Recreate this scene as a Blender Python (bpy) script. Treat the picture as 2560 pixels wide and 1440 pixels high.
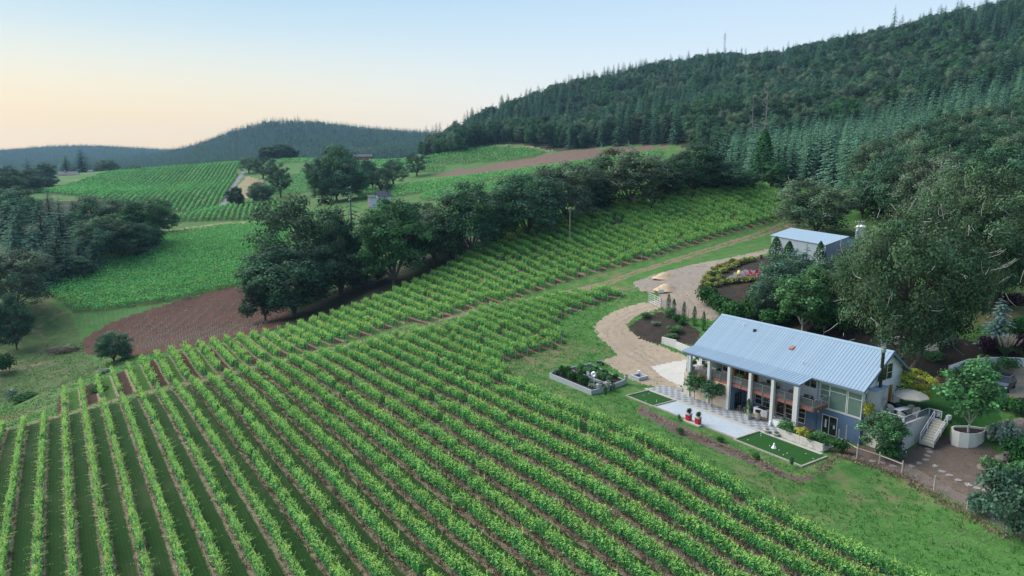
import bpy, math, random
import numpy as np
from mathutils import Vector, Matrix, Quaternion

C = bpy.context.scene.collection
SC = bpy.context.scene
for o_ in list(bpy.data.objects):
    bpy.data.objects.remove(o_)

# ------------------------------------------------------------------ camera
EYE = 31.8                       # metres above the patio of the house
FPX = 1730.0                     # focal length in pixels of the 2560 px photograph
PITCH = math.atan(300 / FPX)
cam = bpy.data.cameras.new('camera')
cam.sensor_width = 36.0
cam.lens = 36.0 * FPX / 2560
cam.clip_start = 0.5
cam.clip_end = 30000
camo = bpy.data.objects.new('camera', cam)
C.objects.link(camo)
camo.location = (0, 0, EYE)
camo.rotation_euler = (math.pi / 2 - PITCH, 0, 0)
SC.camera = camo

# ------------------------------------------------------------------ sky, sun, exposure
SUN_EL, SUN_AZ = math.radians(4.0), math.radians(-62.0)     # low in the west, left of the view
world = bpy.data.worlds.new('World')
SC.world = world
world.use_nodes = True
wn, wl = world.node_tree.nodes, world.node_tree.links
wn.clear()
w_out = wn.new('ShaderNodeOutputWorld')
w_bg = wn.new('ShaderNodeBackground')
sky = wn.new('ShaderNodeTexSky')
sky.sky_type = 'NISHITA'
sky.sun_disc = False
sky.sun_elevation = SUN_EL
sky.sun_rotation = SUN_AZ
sky.altitude = 300
sky.air_density = 1.0
sky.dust_density = 2.2
sky.ozone_density = 2.0
w_bg.inputs['Strength'].default_value = 0.075
# evening sky: the Nishita sky veiled by thin high haze, warm along the horizon under the set sun
w_tc = wn.new('ShaderNodeTexCoord')
w_sep = wn.new('ShaderNodeSeparateXYZ'); wl.new(w_tc.outputs['Generated'], w_sep.inputs[0])
def w_ramp(stops):
    r = wn.new('ShaderNodeValToRGB'); r.color_ramp.interpolation = 'B_SPLINE'
    e = r.color_ramp.elements
    while len(e) < len(stops): e.new(0.5)
    for q, (p_, c_) in zip(e, stops): q.position = p_; q.color = (*c_, 1)
    wl.new(w_sep.outputs['Z'], r.inputs['Fac'])
    return r.outputs['Color']
w_west = w_ramp([(0.0,(1.0,0.69,0.33)),(0.065,(0.98,0.76,0.45)),(0.115,(0.90,0.84,0.66)),(0.175,(0.60,0.77,0.85)),(0.26,(0.32,0.56,0.78)),(0.45,(0.36,0.55,0.80)),(1.0,(0.36,0.54,0.78))])
w_east = w_ramp([(0.0,(0.92,0.87,0.80)),(0.05,(0.90,0.89,0.89)),(0.12,(0.76,0.87,0.94)),(0.22,(0.53,0.72,0.90)),(0.40,(0.44,0.62,0.86)),(0.6,(0.39,0.58,0.82)),(1.0,(0.36,0.54,0.78))])
w_dot = wn.new('ShaderNodeVectorMath'); w_dot.operation = 'DOT_PRODUCT'
wl.new(w_tc.outputs['Generated'], w_dot.inputs[0]); w_dot.inputs[1].default_value = (math.sin(SUN_AZ), math.cos(SUN_AZ), 0)
w_mr = wn.new('ShaderNodeMapRange'); w_mr.interpolation_type = 'SMOOTHSTEP'
w_mr.inputs['From Min'].default_value = 0.1; w_mr.inputs['From Max'].default_value = 0.95
wl.new(w_dot.outputs['Value'], w_mr.inputs['Value'])
w_veil = wn.new('ShaderNodeMix'); w_veil.data_type = 'RGBA'
wl.new(w_mr.outputs[0], w_veil.inputs[0]); wl.new(w_east, w_veil.inputs[6]); wl.new(w_west, w_veil.inputs[7])
w_sc = wn.new('ShaderNodeVectorMath'); w_sc.operation = 'SCALE'; w_sc.inputs['Scale'].default_value = 0.71/0.15
wl.new(w_veil.outputs[2], w_sc.inputs[0])
w_mix = wn.new('ShaderNodeMix'); w_mix.data_type = 'RGBA'; w_mix.inputs[0].default_value = 0.94
wl.new(sky.outputs['Color'], w_mix.inputs[6]); wl.new(w_sc.outputs[0], w_mix.inputs[7])
wl.new(w_mix.outputs[2], w_bg.inputs['Color'])
wl.new(w_bg.outputs['Background'], w_out.inputs['Surface'])

sun = bpy.data.lights.new('sun', 'SUN')
sun.energy = 2.0
sun.angle = math.radians(52)
sun.color = (1.0, 0.95, 0.86)
suno = bpy.data.objects.new('sun', sun)
C.objects.link(suno)
S_EL = math.radians(42)          # the bright after-glow of the western sky
_dir = Vector((math.sin(SUN_AZ) * math.cos(S_EL), math.cos(SUN_AZ) * math.cos(S_EL), math.sin(S_EL)))
suno.rotation_euler = _dir.to_track_quat('Z', 'Y').to_euler()
suno.location = (-60, -40, 120)

SC.view_settings.view_transform = 'Standard'
SC.view_settings.look = 'None'
SC.view_settings.exposure = 1.65
SC.view_settings.gamma = 1.0
SC.view_settings.use_curve_mapping = False
SC.render.engine = 'CYCLES'
SC.cycles.max_bounces = 6
SC.cycles.diffuse_bounces = 3
SC.cycles.transmission_bounces = 4
SC.cycles.transparent_max_bounces = 6
SC.cycles.volume_bounces = 0
SC.cycles.use_denoising = True

# ------------------------------------------------------------------ helpers
def link(o, parent=None):
    C.objects.link(o)
    if parent is not None:
        o.parent = parent
    return o

def tag(o, label=None, cat=None, group=None, kind=None):
    if label: o['label'] = label
    if cat: o['category'] = cat
    if group: o['group'] = group
    if kind: o['kind'] = kind
    return o

def empty(name, loc=(0, 0, 0), rz=0.0, label=None, cat=None, group=None):
    o = bpy.data.objects.new(name, None)
    o.empty_display_size = 0.2
    link(o)
    o.location = loc
    o.rotation_euler = (0, 0, rz)
    return tag(o, label, cat, group)

def np_mesh(name, V, faces, mat=None, col=None, mats=None, midx=None, smooth=False):
    """mesh from numpy: V (n,3); faces an (m,k) array or a list of such arrays"""
    me = bpy.data.meshes.new(name)
    V = np.asarray(V, dtype=np.float32).reshape(-1, 3)
    fl = faces if isinstance(faces, list) else [faces]
    fl = [np.asarray(f, dtype=np.int32) for f in fl if len(f)]
    me.vertices.add(len(V))
    me.vertices.foreach_set('co', V.ravel())
    loops = np.concatenate([f.ravel() for f in fl]) if fl else np.zeros(0, np.int32)
    tot = np.concatenate([np.full(len(f), f.shape[1], np.int32) for f in fl]) if fl else np.zeros(0, np.int32)
    start = np.concatenate([[0], np.cumsum(tot)[:-1]]).astype(np.int32) if len(tot) else tot
    me.loops.add(len(loops))
    me.loops.foreach_set('vertex_index', loops)
    me.polygons.add(len(tot))
    me.polygons.foreach_set('loop_start', start)
    try:
        me.polygons.foreach_set('loop_total', tot)
    except Exception:
        pass
    if mats:
        for m in mats: me.materials.append(m)
        if midx is not None:
            me.polygons.foreach_set('material_index', np.asarray(midx, np.int32))
    elif mat:
        me.materials.append(mat)
    if smooth:
        me.polygons.foreach_set('use_smooth', np.ones(len(tot), bool))
    if col is not None:
        a = me.color_attributes.new('tint', 'FLOAT_COLOR', 'POINT')
        c4 = np.ones((len(V), 4), np.float32)
        c4[:, :3] = col
        a.data.foreach_set('color', c4.ravel())
    me.update(calc_edges=True)
    me.validate()
    return me

def mobj(name, me, parent=None, **kw):
    o = bpy.data.objects.new(name, me)
    link(o, parent)
    return tag(o, **kw) if kw else o

class MB:
    """collects simple solids and builds them as ONE mesh"""
    def __init__(s):
        s.v, s.f, s.m = [], [], []
        s.n = 0
    def add(s, V, F, mi=0):
        s.v.append(np.asarray(V, float).reshape(-1, 3))
        for f in F:
            s.f.append([i + s.n for i in f]); s.m.append(mi)
        s.n += len(s.v[-1])
        return s
    def box(s, x0, x1, y0, y1, z0, z1, mi=0, M=None):
        V = np.array([(x0,y0,z0),(x1,y0,z0),(x1,y1,z0),(x0,y1,z0),(x0,y0,z1),(x1,y0,z1),(x1,y1,z1),(x0,y1,z1)], float)
        if M is not None: V = np.array([M @ Vector(p) for p in V])
        return s.add(V, [(0,3,2,1),(4,5,6,7),(0,1,5,4),(1,2,6,5),(2,3,7,6),(3,0,4,7)], mi)
    def prism(s, poly, z0, z1, mi=0):
        """poly: plan outline, counter-clockwise; z0,z1 floats or lists"""
        k = len(poly)
        z0 = [z0]*k if np.isscalar(z0) else z0
        z1 = [z1]*k if np.isscalar(z1) else z1
        V = [(p[0],p[1],a) for p,a in zip(poly,z0)] + [(p[0],p[1],b) for p,b in zip(poly,z1)]
        F = [tuple(range(k-1,-1,-1)), tuple(range(k,2*k))] + [(i,(i+1)%k,k+(i+1)%k,k+i) for i in range(k)]
        return s.add(V, F, mi)
    def extr(s, prof, axis, a, b, mi=0):
        """profile in the plane across `axis` ('x': (y,z) points, 'y': (x,z) points) pulled from a to b"""
        k = len(prof)
        if axis == 'x': V = [(a,p,q) for p,q in prof] + [(b,p,q) for p,q in prof]
        else: V = [(p,a,q) for p,q in prof] + [(p,b,q) for p,q in prof]
        F = [tuple(range(k-1,-1,-1)), tuple(range(k,2*k))] + [(i,(i+1)%k,k+(i+1)%k,k+i) for i in range(k)]
        return s.add(V, F, mi)
    def tube(s, pts, r, seg=6, mi=0, cap=True):
        pts = [Vector(p) for p in pts]
        rr = [r]*len(pts) if np.isscalar(r) else r
        V, F = [], []
        for i, p in enumerate(pts):
            t = (pts[min(i+1,len(pts)-1)] - pts[max(i-1,0)])
            if t.length < 1e-9: t = Vector((0,0,1))
            t.normalize()
            a = t.cross(Vector((0,0,1)))
            if a.length < 0.05: a = t.cross(Vector((1,0,0)))
            a.normalize(); b = t.cross(a)
            for j in range(seg):
                w = 2*math.pi*j/seg
                V.append(p + (a*math.cos(w) + b*math.sin(w))*rr[i])
        for i in range(len(pts)-1):
            for j in range(seg):
                F.append((i*seg+j, i*seg+(j+1)%seg, (i+1)*seg+(j+1)%seg, (i+1)*seg+j))
        if cap:
            F.append(tuple(range(seg-1,-1,-1))); F.append(tuple(range((len(pts)-1)*seg, len(pts)*seg)))
        return s.add(np.array([tuple(p) for p in V]), F, mi)
    def lathe(s, prof, seg=12, c=(0,0,0), mi=0):
        """prof: (radius, z) from bottom to top"""
        V, F = [], []
        for r, z in prof:
            for j in range(seg):
                w = 2*math.pi*j/seg
                V.append((c[0]+r*math.cos(w), c[1]+r*math.sin(w), c[2]+z))
        for i in range(len(prof)-1):
            for j in range(seg):
                F.append((i*seg+j, i*seg+(j+1)%seg, (i+1)*seg+(j+1)%seg, (i+1)*seg+j))
        F.append(tuple(range(seg-1,-1,-1))); F.append(tuple(range((len(prof)-1)*seg, len(prof)*seg)))
        return s.add(V, F, mi)
    def build(s, name, mats, parent=None, bevel=0.0, smooth=False, **kw):
        me = bpy.data.meshes.new(name)
        V = np.concatenate(s.v)
        me.from_pydata([tuple(p) for p in V], [], s.f)
        for m in (mats if isinstance(mats, (list, tuple)) else [mats]): me.materials.append(m)
        me.polygons.foreach_set('material_index', s.m)
        if smooth: me.polygons.foreach_set('use_smooth', [True]*len(s.f))
        me.update()
        o = bpy.data.objects.new(name, me)
        link(o, parent)
        if bevel:
            b = o.modifiers.new('b', 'BEVEL'); b.width = bevel; b.segments = 2; b.limit_method = 'ANGLE'
        return tag(o, **kw) if kw else o

def copy_tree(o, parent=None):
    c = o.copy(); C.objects.link(c); c.parent = parent
    for ch in list(o.children): copy_tree(ch, c)
    return c

ORD = ['first','second','third','fourth','fifth','sixth','seventh','eighth','ninth','tenth','eleventh','twelfth','thirteenth','fourteenth','fifteenth','sixteenth','seventeenth','eighteenth','nineteenth']
TEN = {20:'twent',30:'thirt',40:'fort',50:'fift',60:'sixt',70:'sevent',80:'eight',90:'ninet'}
def ordinal(i):
    if i >= 100: return 'hundred and ' + ordinal(i-100) if i > 100 else 'hundredth'
    if i < 20: return ORD[i-1]
    t, u = i//10*10, i % 10
    return TEN[t] + ('ieth' if u == 0 else 'y-' + ORD[u-1])

# ------------------------------------------------------------------ materials
def new_mat(name):
    m = bpy.data.materials.new(name); m.use_nodes = True
    nt = m.node_tree; nt.nodes.clear()
    out = nt.nodes.new('ShaderNodeOutputMaterial')
    return m, nt, out

def N(nt, t, **kw):
    n = nt.nodes.new(t)
    for k, v in kw.items():
        if k in n.inputs: n.inputs[k].default_value = v
        else: setattr(n, k, v)
    return n

def mixc(nt, fac, a, b, mode='MIX'):
    n = nt.nodes.new('ShaderNodeMix'); n.data_type = 'RGBA'; n.blend_type = mode
    for sock, v in ((n.inputs[0], fac), (n.inputs[6], a), (n.inputs[7], b)):
        if isinstance(v, bpy.types.NodeSocket): nt.links.new(v, sock)
        elif isinstance(v, (int, float)): sock.default_value = v
        else: sock.default_value = (*v, 1)
    return n.outputs[2]

def math_n(nt, op, a, b=None, c=None):
    n = nt.nodes.new('ShaderNodeMath'); n.operation = op
    for i, v in enumerate((a, b, c)):
        if v is None: continue
        if isinstance(v, bpy.types.NodeSocket): nt.links.new(v, n.inputs[i])
        else: n.inputs[i].default_value = v
    return n.outputs[0]

def ramp(nt, fac, lo, hi):
    n = nt.nodes.new('ShaderNodeMapRange'); n.clamp = True; n.interpolation_type = 'SMOOTHSTEP'
    nt.links.new(fac, n.inputs['Value'])
    n.inputs['From Min'].default_value = lo; n.inputs['From Max'].default_value = hi
    return n.outputs['Result']

def noise(nt, vec, scale, detail=4, rough=0.6, dist=0.0):
    n = N(nt, 'ShaderNodeTexNoise', Scale=scale, Detail=detail, Roughness=rough, Distortion=dist)
    if vec is not None: nt.links.new(vec, n.inputs['Vector'])
    return n.outputs['Fac']

def principled(nt, out, color, rough=0.8, metal=0.0, spec=0.3, bump=None, bstr=0.3, bdist=0.05):
    p = N(nt, 'ShaderNodeBsdfPrincipled', Roughness=rough, Metallic=metal)
    p.inputs['Specular IOR Level'].default_value = spec
    if isinstance(color, bpy.types.NodeSocket): nt.links.new(color, p.inputs['Base Color'])
    else: p.inputs['Base Color'].default_value = (*color, 1)
    if bump is not None:
        b = N(nt, 'ShaderNodeBump', Strength=bstr, Distance=bdist)
        nt.links.new(bump, b.inputs['Height']); nt.links.new(b.outputs['Normal'], p.inputs['Normal'])
    nt.links.new(p.outputs[0], out.inputs['Surface'])
    return p

def pos(nt):
    return nt.nodes.new('ShaderNodeNewGeometry').outputs['Position']

_mc = {}
def paint(name, color, rough=0.6, metal=0.0, spec=0.4, var=0.12, scale=6.0, bump=0.0, dirt=None):
    """plain painted / metal / wood surface with a little wear"""
    if name in _mc: return _mc[name]
    m, nt, out = new_mat(name)
    tc = nt.nodes.new('ShaderNodeTexCoord').outputs['Object']
    a = noise(nt, tc, scale, 5, 0.65)
    c = mixc(nt, a, tuple(x*(1-var) for x in color), tuple(min(1, x*(1+var)) for x in color))
    if dirt:
        f = ramp(nt, noise(nt, tc, scale*0.35, 6, 0.7), 0.5, 0.75)
        c = mixc(nt, f, c, dirt)
    principled(nt, out, c, rough, metal, spec, a if bump else None, bump, 0.02)
    _mc[name] = m
    return m

def ground_mat(name, cols, scales=(0.05, 0.6, 6.0), rough=0.95, bump=0.5, bdist=0.12, streak=None):
    """cols: dark, mid, light, accent - patchy natural ground, colour only"""
    m, nt, out = new_mat(name)
    P = pos(nt)
    if streak:                      # stretch along a direction (mown, driven or raked ground)
        mp = N(nt, 'ShaderNodeMapping'); mp.inputs['Rotation'].default_value = (0, 0, streak[0]); mp.inputs['Scale'].default_value = (streak[1], 1, 1)
        nt.links.new(P, mp.inputs['Vector']); P2 = mp.outputs['Vector']
    else: P2 = P
    big = noise(nt, P, scales[0], 5, 0.6, 0.6); mid = noise(nt, P2, scales[1], 6, 0.65, 0.4); fine = noise(nt, P2, scales[2], 4, 0.7)
    c = mixc(nt, ramp(nt, mid, 0.3, 0.7), cols[0], cols[1])
    c = mixc(nt, ramp(nt, fine, 0.42, 0.78), c, cols[2])
    mixf = math_n(nt, 'ADD', math_n(nt, 'MULTIPLY', big, 0.6), math_n(nt, 'MULTIPLY', mid, 0.4))
    c = mixc(nt, ramp(nt, mixf, 0.5, 0.64), c, cols[3])
    h = math_n(nt, 'ADD', math_n(nt, 'MULTIPLY', mid, 0.6), math_n(nt, 'MULTIPLY', fine, 0.4))
    principled(nt, out, c, rough, 0, 0.15, h, bump, bdist)
    return m

def leaf_mat(name, color, trans=0.35, rough=0.55, hue_var=0.03, val_var=0.25, spec=0.06):
    m, nt, out = new_mat(name)
    at = nt.nodes.new('ShaderNodeVertexColor'); at.layer_name = 'tint'
    c = mixc(nt, 1.0, at.outputs['Color'], color, 'MULTIPLY')
    oi = nt.nodes.new('ShaderNodeObjectInfo').outputs['Random']
    hs = nt.nodes.new('ShaderNodeHueSaturation')
    nt.links.new(c, hs.inputs['Color'])
    nt.links.new(math_n(nt, 'MULTIPLY_ADD', oi, hue_var*2, 0.5-hue_var), hs.inputs['Hue'])
    r2 = math_n(nt, 'FRACT', math_n(nt, 'MULTIPLY', oi, 17.31))
    nt.links.new(math_n(nt, 'MULTIPLY_ADD', r2, val_var*2, 1-val_var), hs.inputs['Value'])
    p = N(nt, 'ShaderNodeBsdfPrincipled', Roughness=rough); p.inputs['Specular IOR Level'].default_value = spec
    nt.links.new(hs.outputs['Color'], p.inputs['Base Color'])
    t = nt.nodes.new('ShaderNodeBsdfTranslucent'); nt.links.new(hs.outputs['Color'], t.inputs['Color'])
    mx = N(nt, 'ShaderNodeMixShader'); mx.inputs[0].default_value = trans
    nt.links.new(p.outputs[0], mx.inputs[1]); nt.links.new(t.outputs[0], mx.inputs[2])
    nt.links.new(mx.outputs[0], out.inputs['Surface'])
    return m
# ------------------------------------------------------------------ terrain
def rays(P):
    P = np.atleast_2d(np.asarray(P, float))
    x = (P[:, 0] - 1280) / FPX; y = (720 - P[:, 1]) / FPX
    c, s = math.cos(PITCH), math.sin(PITCH)
    return np.stack([x, c + y*s, -s + y*c], 1)

_d = rays([(124, 420)])[0][:2]; _d /= np.hypot(*_d)
DU = _d                                   # direction of the vine rows in plan (u)
DV = np.array([_d[1], -_d[0]])            # across the rows (v)
ROW = 2.8                                 # row spacing
K0 = 3.6
def rowv(k): return (k - K0) * ROW
def XY(u, v): return np.asarray(u)[..., None] * DU + np.asarray(v)[..., None] * DV
UAZ = math.atan2(DU[1], DU[0])            # angle of u axis from world x

CPS = []                                  # surveyed heights: x, y, z (relative to the eye)
def cp_uv(u, v, z):
    p = XY(u, v); CPS.append((p[0], p[1], z))
def cp_row(k, px, py, off):               # a pixel on a numbered vine row
    r = rays([(px, py)])[0]; t = rowv(k) / (r[:2] @ DV); q = r*t; CPS.append((q[0], q[1], q[2]-off))
def cp_px(px, py, f):                     # a pixel and its distance ahead
    r = rays([(px, py)])[0]; q = r*(f/r[1]); CPS.append(tuple(q))
def cp_u(px, py, u, off=0):
    r = rays([(px, py)])[0]; q = r*(u/(r[:2] @ DU)); CPS.append((q[0], q[1], q[2]-off))

for k, x in {10:855,13:1190,16:1520,19:1845,22:2175,23:2290}.items(): cp_row(k, x, 1440, 1.3)
for k, x in {10:594,13:800,16:1025,19:1257,22:1525,23:1612}.items(): cp_row(k, x, 1085, 1.3)
for k, p in {11:(522,942),14:(645,912),17:(762,885),20:(882,867),23:(985,835),26:(1105,810)}.items(): cp_row(k, *p, 0.9)
for k, p in {10:(469,947),13:(587,920),16:(696,892),19:(801,867),22:(898,842),25:(987,814),28:(1106,795),31:(1190,764),34:(1287,744),37:(1363,720)}.items(): cp_row(k, *p, 0.3)
for k, p in {10:(432,885),13:(530,855),16:(630,840),19:(720,822),22:(800,792),25:(881,767),28:(960,739),31:(1031,706),34:(1098,680),36:(1145,648)}.items(): cp_row(k, *p, 0.7)
for p in ((50,1050),(103,1045),(156,1030),(207,1015),(302,990)): cp_u(*p, 133.0, 0.9)
for p in ((0,1078),): cp_u(*p, 134.5)
for p in ((287,932),(247,948),(327,915)): cp_u(*p, 157.5, 0.5)
for u, v, z in ((20,15,-35),(20,-15,-37),(60,-12,-37.5),(90,-15,-38.5),(-30,-30,-37),(-30,60,-34),(-60,0,-36),(-150,-150,-40),(-150,150,-30),(0,-100,-45),(-300,0,-38),(0,60,-33.2),
                (100,60,-32.3),(85,58,-31.9),(70,58,-31.8)): cp_uv(u, v, z)
cp_u(1650,640,122.0); cp_u(1955,548,122.0); cp_u(1800,590,122); cp_u(1300,575,167); cp_u(1500,505,172); cp_u(1860,470,174); cp_u(1700,480,176); cp_u(1960,503,147)
# house terrace, yard and lane (u, v, z)
for u, v, z in ((40,66,-31.9),(55,66,-31.85),(68,66,-31.85),(45,72,-31.83),(60,72,-31.83),(72,72,-31.83),(80,66,-31.9),(75,80,-31.7),(85,80,-31.6),(90,72,-31.6),(95,80,-31.0),(66,78,-31.8),
                (41,80,-31.6),(60,92,-28.0),(50,92,-27.9),(40,92,-27.9),(30,100,-27.6),(45,105,-27.2),(70,97,-27.6),(25,112,-26.6),(60,112,-24.5)): cp_uv(u, v, z)
for p in ((1880,682,140),(1665,700,146),(1640,750,135),(1600,800,128),(1700,640,168),(1800,660,152),(2060,650,140),(2140,650,138),(2370,1030,78.6),(2420,1118,72.7),(2350,1180,67.5),(2500,1150,70),
          (2560,1250,62),(2200,1170,71),(2262,1124,73.3),(2316,1085,76),(2300,1250,65),(2450,1350,56),(2560,1440,50),(2510,970,87),(2330,985,85.5),(2000,1200,68.5),
          (2150,575,185),(1900,468,222),(2100,470,236),(2300,480,205),(2560,600,140),(2560,480,185),(2560,800,102)): cp_px(*p)
# valley, left
for p in ((400,872,154),(300,890,153),(200,880,172),(660,812,173),(640,709,226),(200,788,200),(400,750,214),(670,560,330),(430,582,322),(300,620,280),(100,690,236),(400,660,256),(550,620,275),
          (0,850,186),(100,765,206),(0,780,196),(100,900,168),(0,930,158),(0,1000,146),(430,557,346),(670,552,340),(600,522,392),(500,532,385),(480,530,424),(560,512,436),(300,510,438),(200,490,455),(590,408,700),
          (250,432,650),(400,418,690),(400,470,545),(70,480,485),(50,600,300),(0,700,230),(200,580,335),(0,480,520),(100,440,660),(650,510,420),(700,480,470),(740,440,560),(800,405,680),(700,400,730),
          (830,490,430),(950,512,350),(900,470,450),(1000,480,400),(1040,440,520),(1100,500,338),(1200,470,370),(1300,430,425),(1100,440,500),(1400,400,480),(1650,370,480),(1200,370,600),(1060,395,640),
          (1350,375,560),(1250,357,640),(1500,362,540),(900,400,700),(1000,395,720),
          (1400,372,565),(1680,362,480),(1790,410,380),(1500,330,680),(1700,250,780),(1900,300,520),(2100,250,600),(2300,200,600),(2500,120,620),(2500,300,360),(2300,330,390),(2000,400,335),
          (1060,390,750),(1200,322,860),(1420,242,950),(1650,192,1010),(1810,168,1050),(1950,172,1000),(2100,142,950),(2300,97,860),(2560,32,760),(2800,0,700),(3100,100,500),(2900,500,200)): cp_px(*p)
for u, v, z in ((186,50,-40),(186,90,-28),(192,130,-18),(202,160,-14)): cp_uv(u, v, z)
# beyond the crests and the far country: x, y, z
def cp_beyond(px, f, z):
    r = rays([(px, 420)])[0]; CPS.append((r[0]/r[1]*f, f, z))
for px, f, z in ((1060,1000,-10),(1200,1150,40),(1420,1300,80),(1810,1500,90),(2100,1400,100),(2560,1150,130),(0,900,-45),(300,950,-45),(600,1000,-40),(850,950,-25),(1000,950,-15),
                 (0,1500,-25),(300,1500,-20),(550,1400,0),(750,1350,5),(950,1300,12),(-600,1500,-30),(-600,600,-40),(-600,3000,80),(0,4500,30),(700,4000,20),(1500,3500,40),(2500,3000,80),(3500,1500,120),
                 (-2500,800,-60),(0,9000,0),(1500,9000,0),(3500,6000,0),(-2500,6000,0)): cp_beyond(px, f, z)
for px, py, f in ((440,403,1900),(500,383,2000),(560,351,2050),(610,330,2080),(650,317,2100),(740,311,2150),(850,329,2100),(960,348,1950),(1075,360,1850),(0,387,3200),(120,374,3300),(250,374,3200),(340,391,2900),(400,402,2600),(600,396,1650),(800,392,1600)): cp_px(px, py, f)

CPS = np.array(CPS)
for a_, b_, z_ in ((-6000,-6000,-60),(6000,-6000,0),(0,-4000,-40),(-8000,2000,-20),(8000,2000,60)):
    CPS = np.vstack([CPS, (a_, b_, z_)])
_S = 100.0
def _ker(A, B):
    r2 = ((A[:, None, :] - B[None, :, :])**2).sum(2)
    return np.sqrt(r2 + CW[None, :]**2)
CW = np.clip(0.09*np.hypot(CPS[:, 0], CPS[:, 1]), 6, 160) / _S   # rounder far away
_X = CPS[:, :2]/_S
_K = _ker(_X, _X); _n = len(_X)
_P = np.hstack([np.ones((_n, 1)), _X])
_A = np.zeros((_n+3, _n+3)); _A[:_n, :_n] = _K - np.eye(_n)*0.004; _A[:_n, _n:] = _P; _A[_n:, :_n] = _P.T
_W = np.linalg.solve(_A, np.concatenate([CPS[:, 2], np.zeros(3)]))
def H0(x, y):
    x = np.asarray(x, float); sh = x.shape
    Q = np.stack([x.ravel(), np.asarray(y, float).ravel()], 1)/_S
    out = np.empty(len(Q))
    for i in range(0, len(Q), 20000):
        q = Q[i:i+20000]
        out[i:i+20000] = _ker(q, _X) @ _W[:_n] + _W[_n] + q @ _W[_n+1:]
    return (out + EYE).reshape(sh)

# polar grid round the eye, finer where the photograph looks
_az = np.concatenate([np.arange(-180, -44, 4.0), np.arange(-44, 44.01, 0.13), np.arange(48, 180, 4.0)])
_az = np.radians(_az)
_r = [3.0, 10.0, 18.0, 25.0]
while _r[-1] < 45: _r.append(_r[-1]*1.012)
while _r[-1] < 190: _r.append(_r[-1]*1.0044)
while _r[-1] < 430: _r.append(_r[-1]*1.007)
while _r[-1] < 1200: _r.append(_r[-1]*1.02)
while _r[-1] < 4200: _r.append(_r[-1]*1.06)
_r = np.array(_r)
GX = _r[:, None]*np.sin(_az)[None, :]; GY = _r[:, None]*np.cos(_az)[None, :]
GZ = H0(GX, GY)
# level building pad, retained garden bank etc. in (u, v)
GU = GX*DU[0] + GY*DU[1]; GV = GX*DV[0] + GY*DV[1]
def sstep(a, lo, hi):
    t = np.clip((a-lo)/(hi-lo), 0, 1); return t*t*(3-2*t)
def flatten(u, v, z):
    # the house pad: level patio in front, upper garden level behind and to the right
    w = sstep(u, 37.5, 40.5)*(1-sstep(u, 70, 76))*sstep(v, 61.5, 64.0)*(1-sstep(v, 78, 80))
    z = z*(1-w) + w*(-0.06)
    w = sstep(u, 34, 36)*(1-sstep(u, 65.4, 66.2))*sstep(v, 83.0, 84.0)*(1-sstep(v, 104, 110))
    z = z*(1-w) + w*3.62
    return z
GZ = flatten(GU, GV, GZ)
from math import pi
def H(x, y):
    """height of the built ground (bilinear in the polar grid)"""
    x = np.asarray(x, float); y = np.asarray(y, float)
    r = np.hypot(x, y); a = np.arctan2(x, y)
    i = np.clip(np.searchsorted(_r, r)-1, 0, len(_r)-2); j = np.clip(np.searchsorted(_az, a)-1, 0, len(_az)-2)
    fr = np.clip((r-_r[i])/(_r[i+1]-_r[i]), 0, 1); fa = np.clip((a-_az[j])/(_az[j+1]-_az[j]), 0, 1)
    return (GZ[i,j]*(1-fr)*(1-fa) + GZ[i+1,j]*fr*(1-fa) + GZ[i,j+1]*(1-fr)*fa + GZ[i+1,j+1]*fr*fa)
_T = np.concatenate([np.geomspace(30, 8000, 900)])
def ground_at(P, lift=0.0):
    """where the lines of sight through photograph pixels meet the ground"""
    R = rays(P); out = np.zeros((len(R), 3))
    for i, r in enumerate(R):
        q = r[None, :]*_T[:, None]
        hz = H(q[:, 0], q[:, 1]) + lift
        b = (q[:, 2] + EYE) < hz
        k = int(np.argmax(b)) if b.any() else len(_T)-1
        k = max(k, 1)
        lo, hi = _T[k-1], _T[k]
        for _ in range(14):
            m = (lo+hi)/2; p = r*m
            if p[2] + EYE < H(p[0], p[1]) + lift: hi = m
            else: lo = m
        p = r*hi; out[i] = (p[0], p[1], H(p[0], p[1]))
    return out
def at(px, py):
    return Vector(ground_at([(px, py)])[0])
def uvz(u, v, z=None):
    p = XY(u, v)
    return Vector((p[0], p[1], float(H(p[0], p[1])) if z is None else z))

def inside(poly, x, y):
    poly = np.asarray(poly); c = np.zeros(x.shape, bool)
    bb = (x >= poly[:,0].min()) & (x <= poly[:,0].max()) & (y >= poly[:,1].min()) & (y <= poly[:,1].max())
    xs, ys = x[bb], y[bb]; cc = np.zeros(xs.shape, bool)
    j = len(poly)-1
    for i in range(len(poly)):
        xi, yi = poly[i]; xj, yj = poly[j]
        if yi != yj:
            cc ^= ((yi > ys) != (yj > ys)) & (xs < (xj-xi)*(ys-yi)/(yj-yi) + xi)
        j = i
    c[bb] = cc
    return c
def dens(P, n=6):
    out = []
    for i in range(len(P)):
        a = np.array(P[i], float); b = np.array(P[(i+1) % len(P)], float)
        for k in range(n): out.append(a + (b-a)*k/n)
    return out
def px_poly(P, n=3): return ground_at(dens(P, n))[:, :2]
def uv_poly(P): return [tuple(XY(u, v)) for u, v in P]
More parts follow.
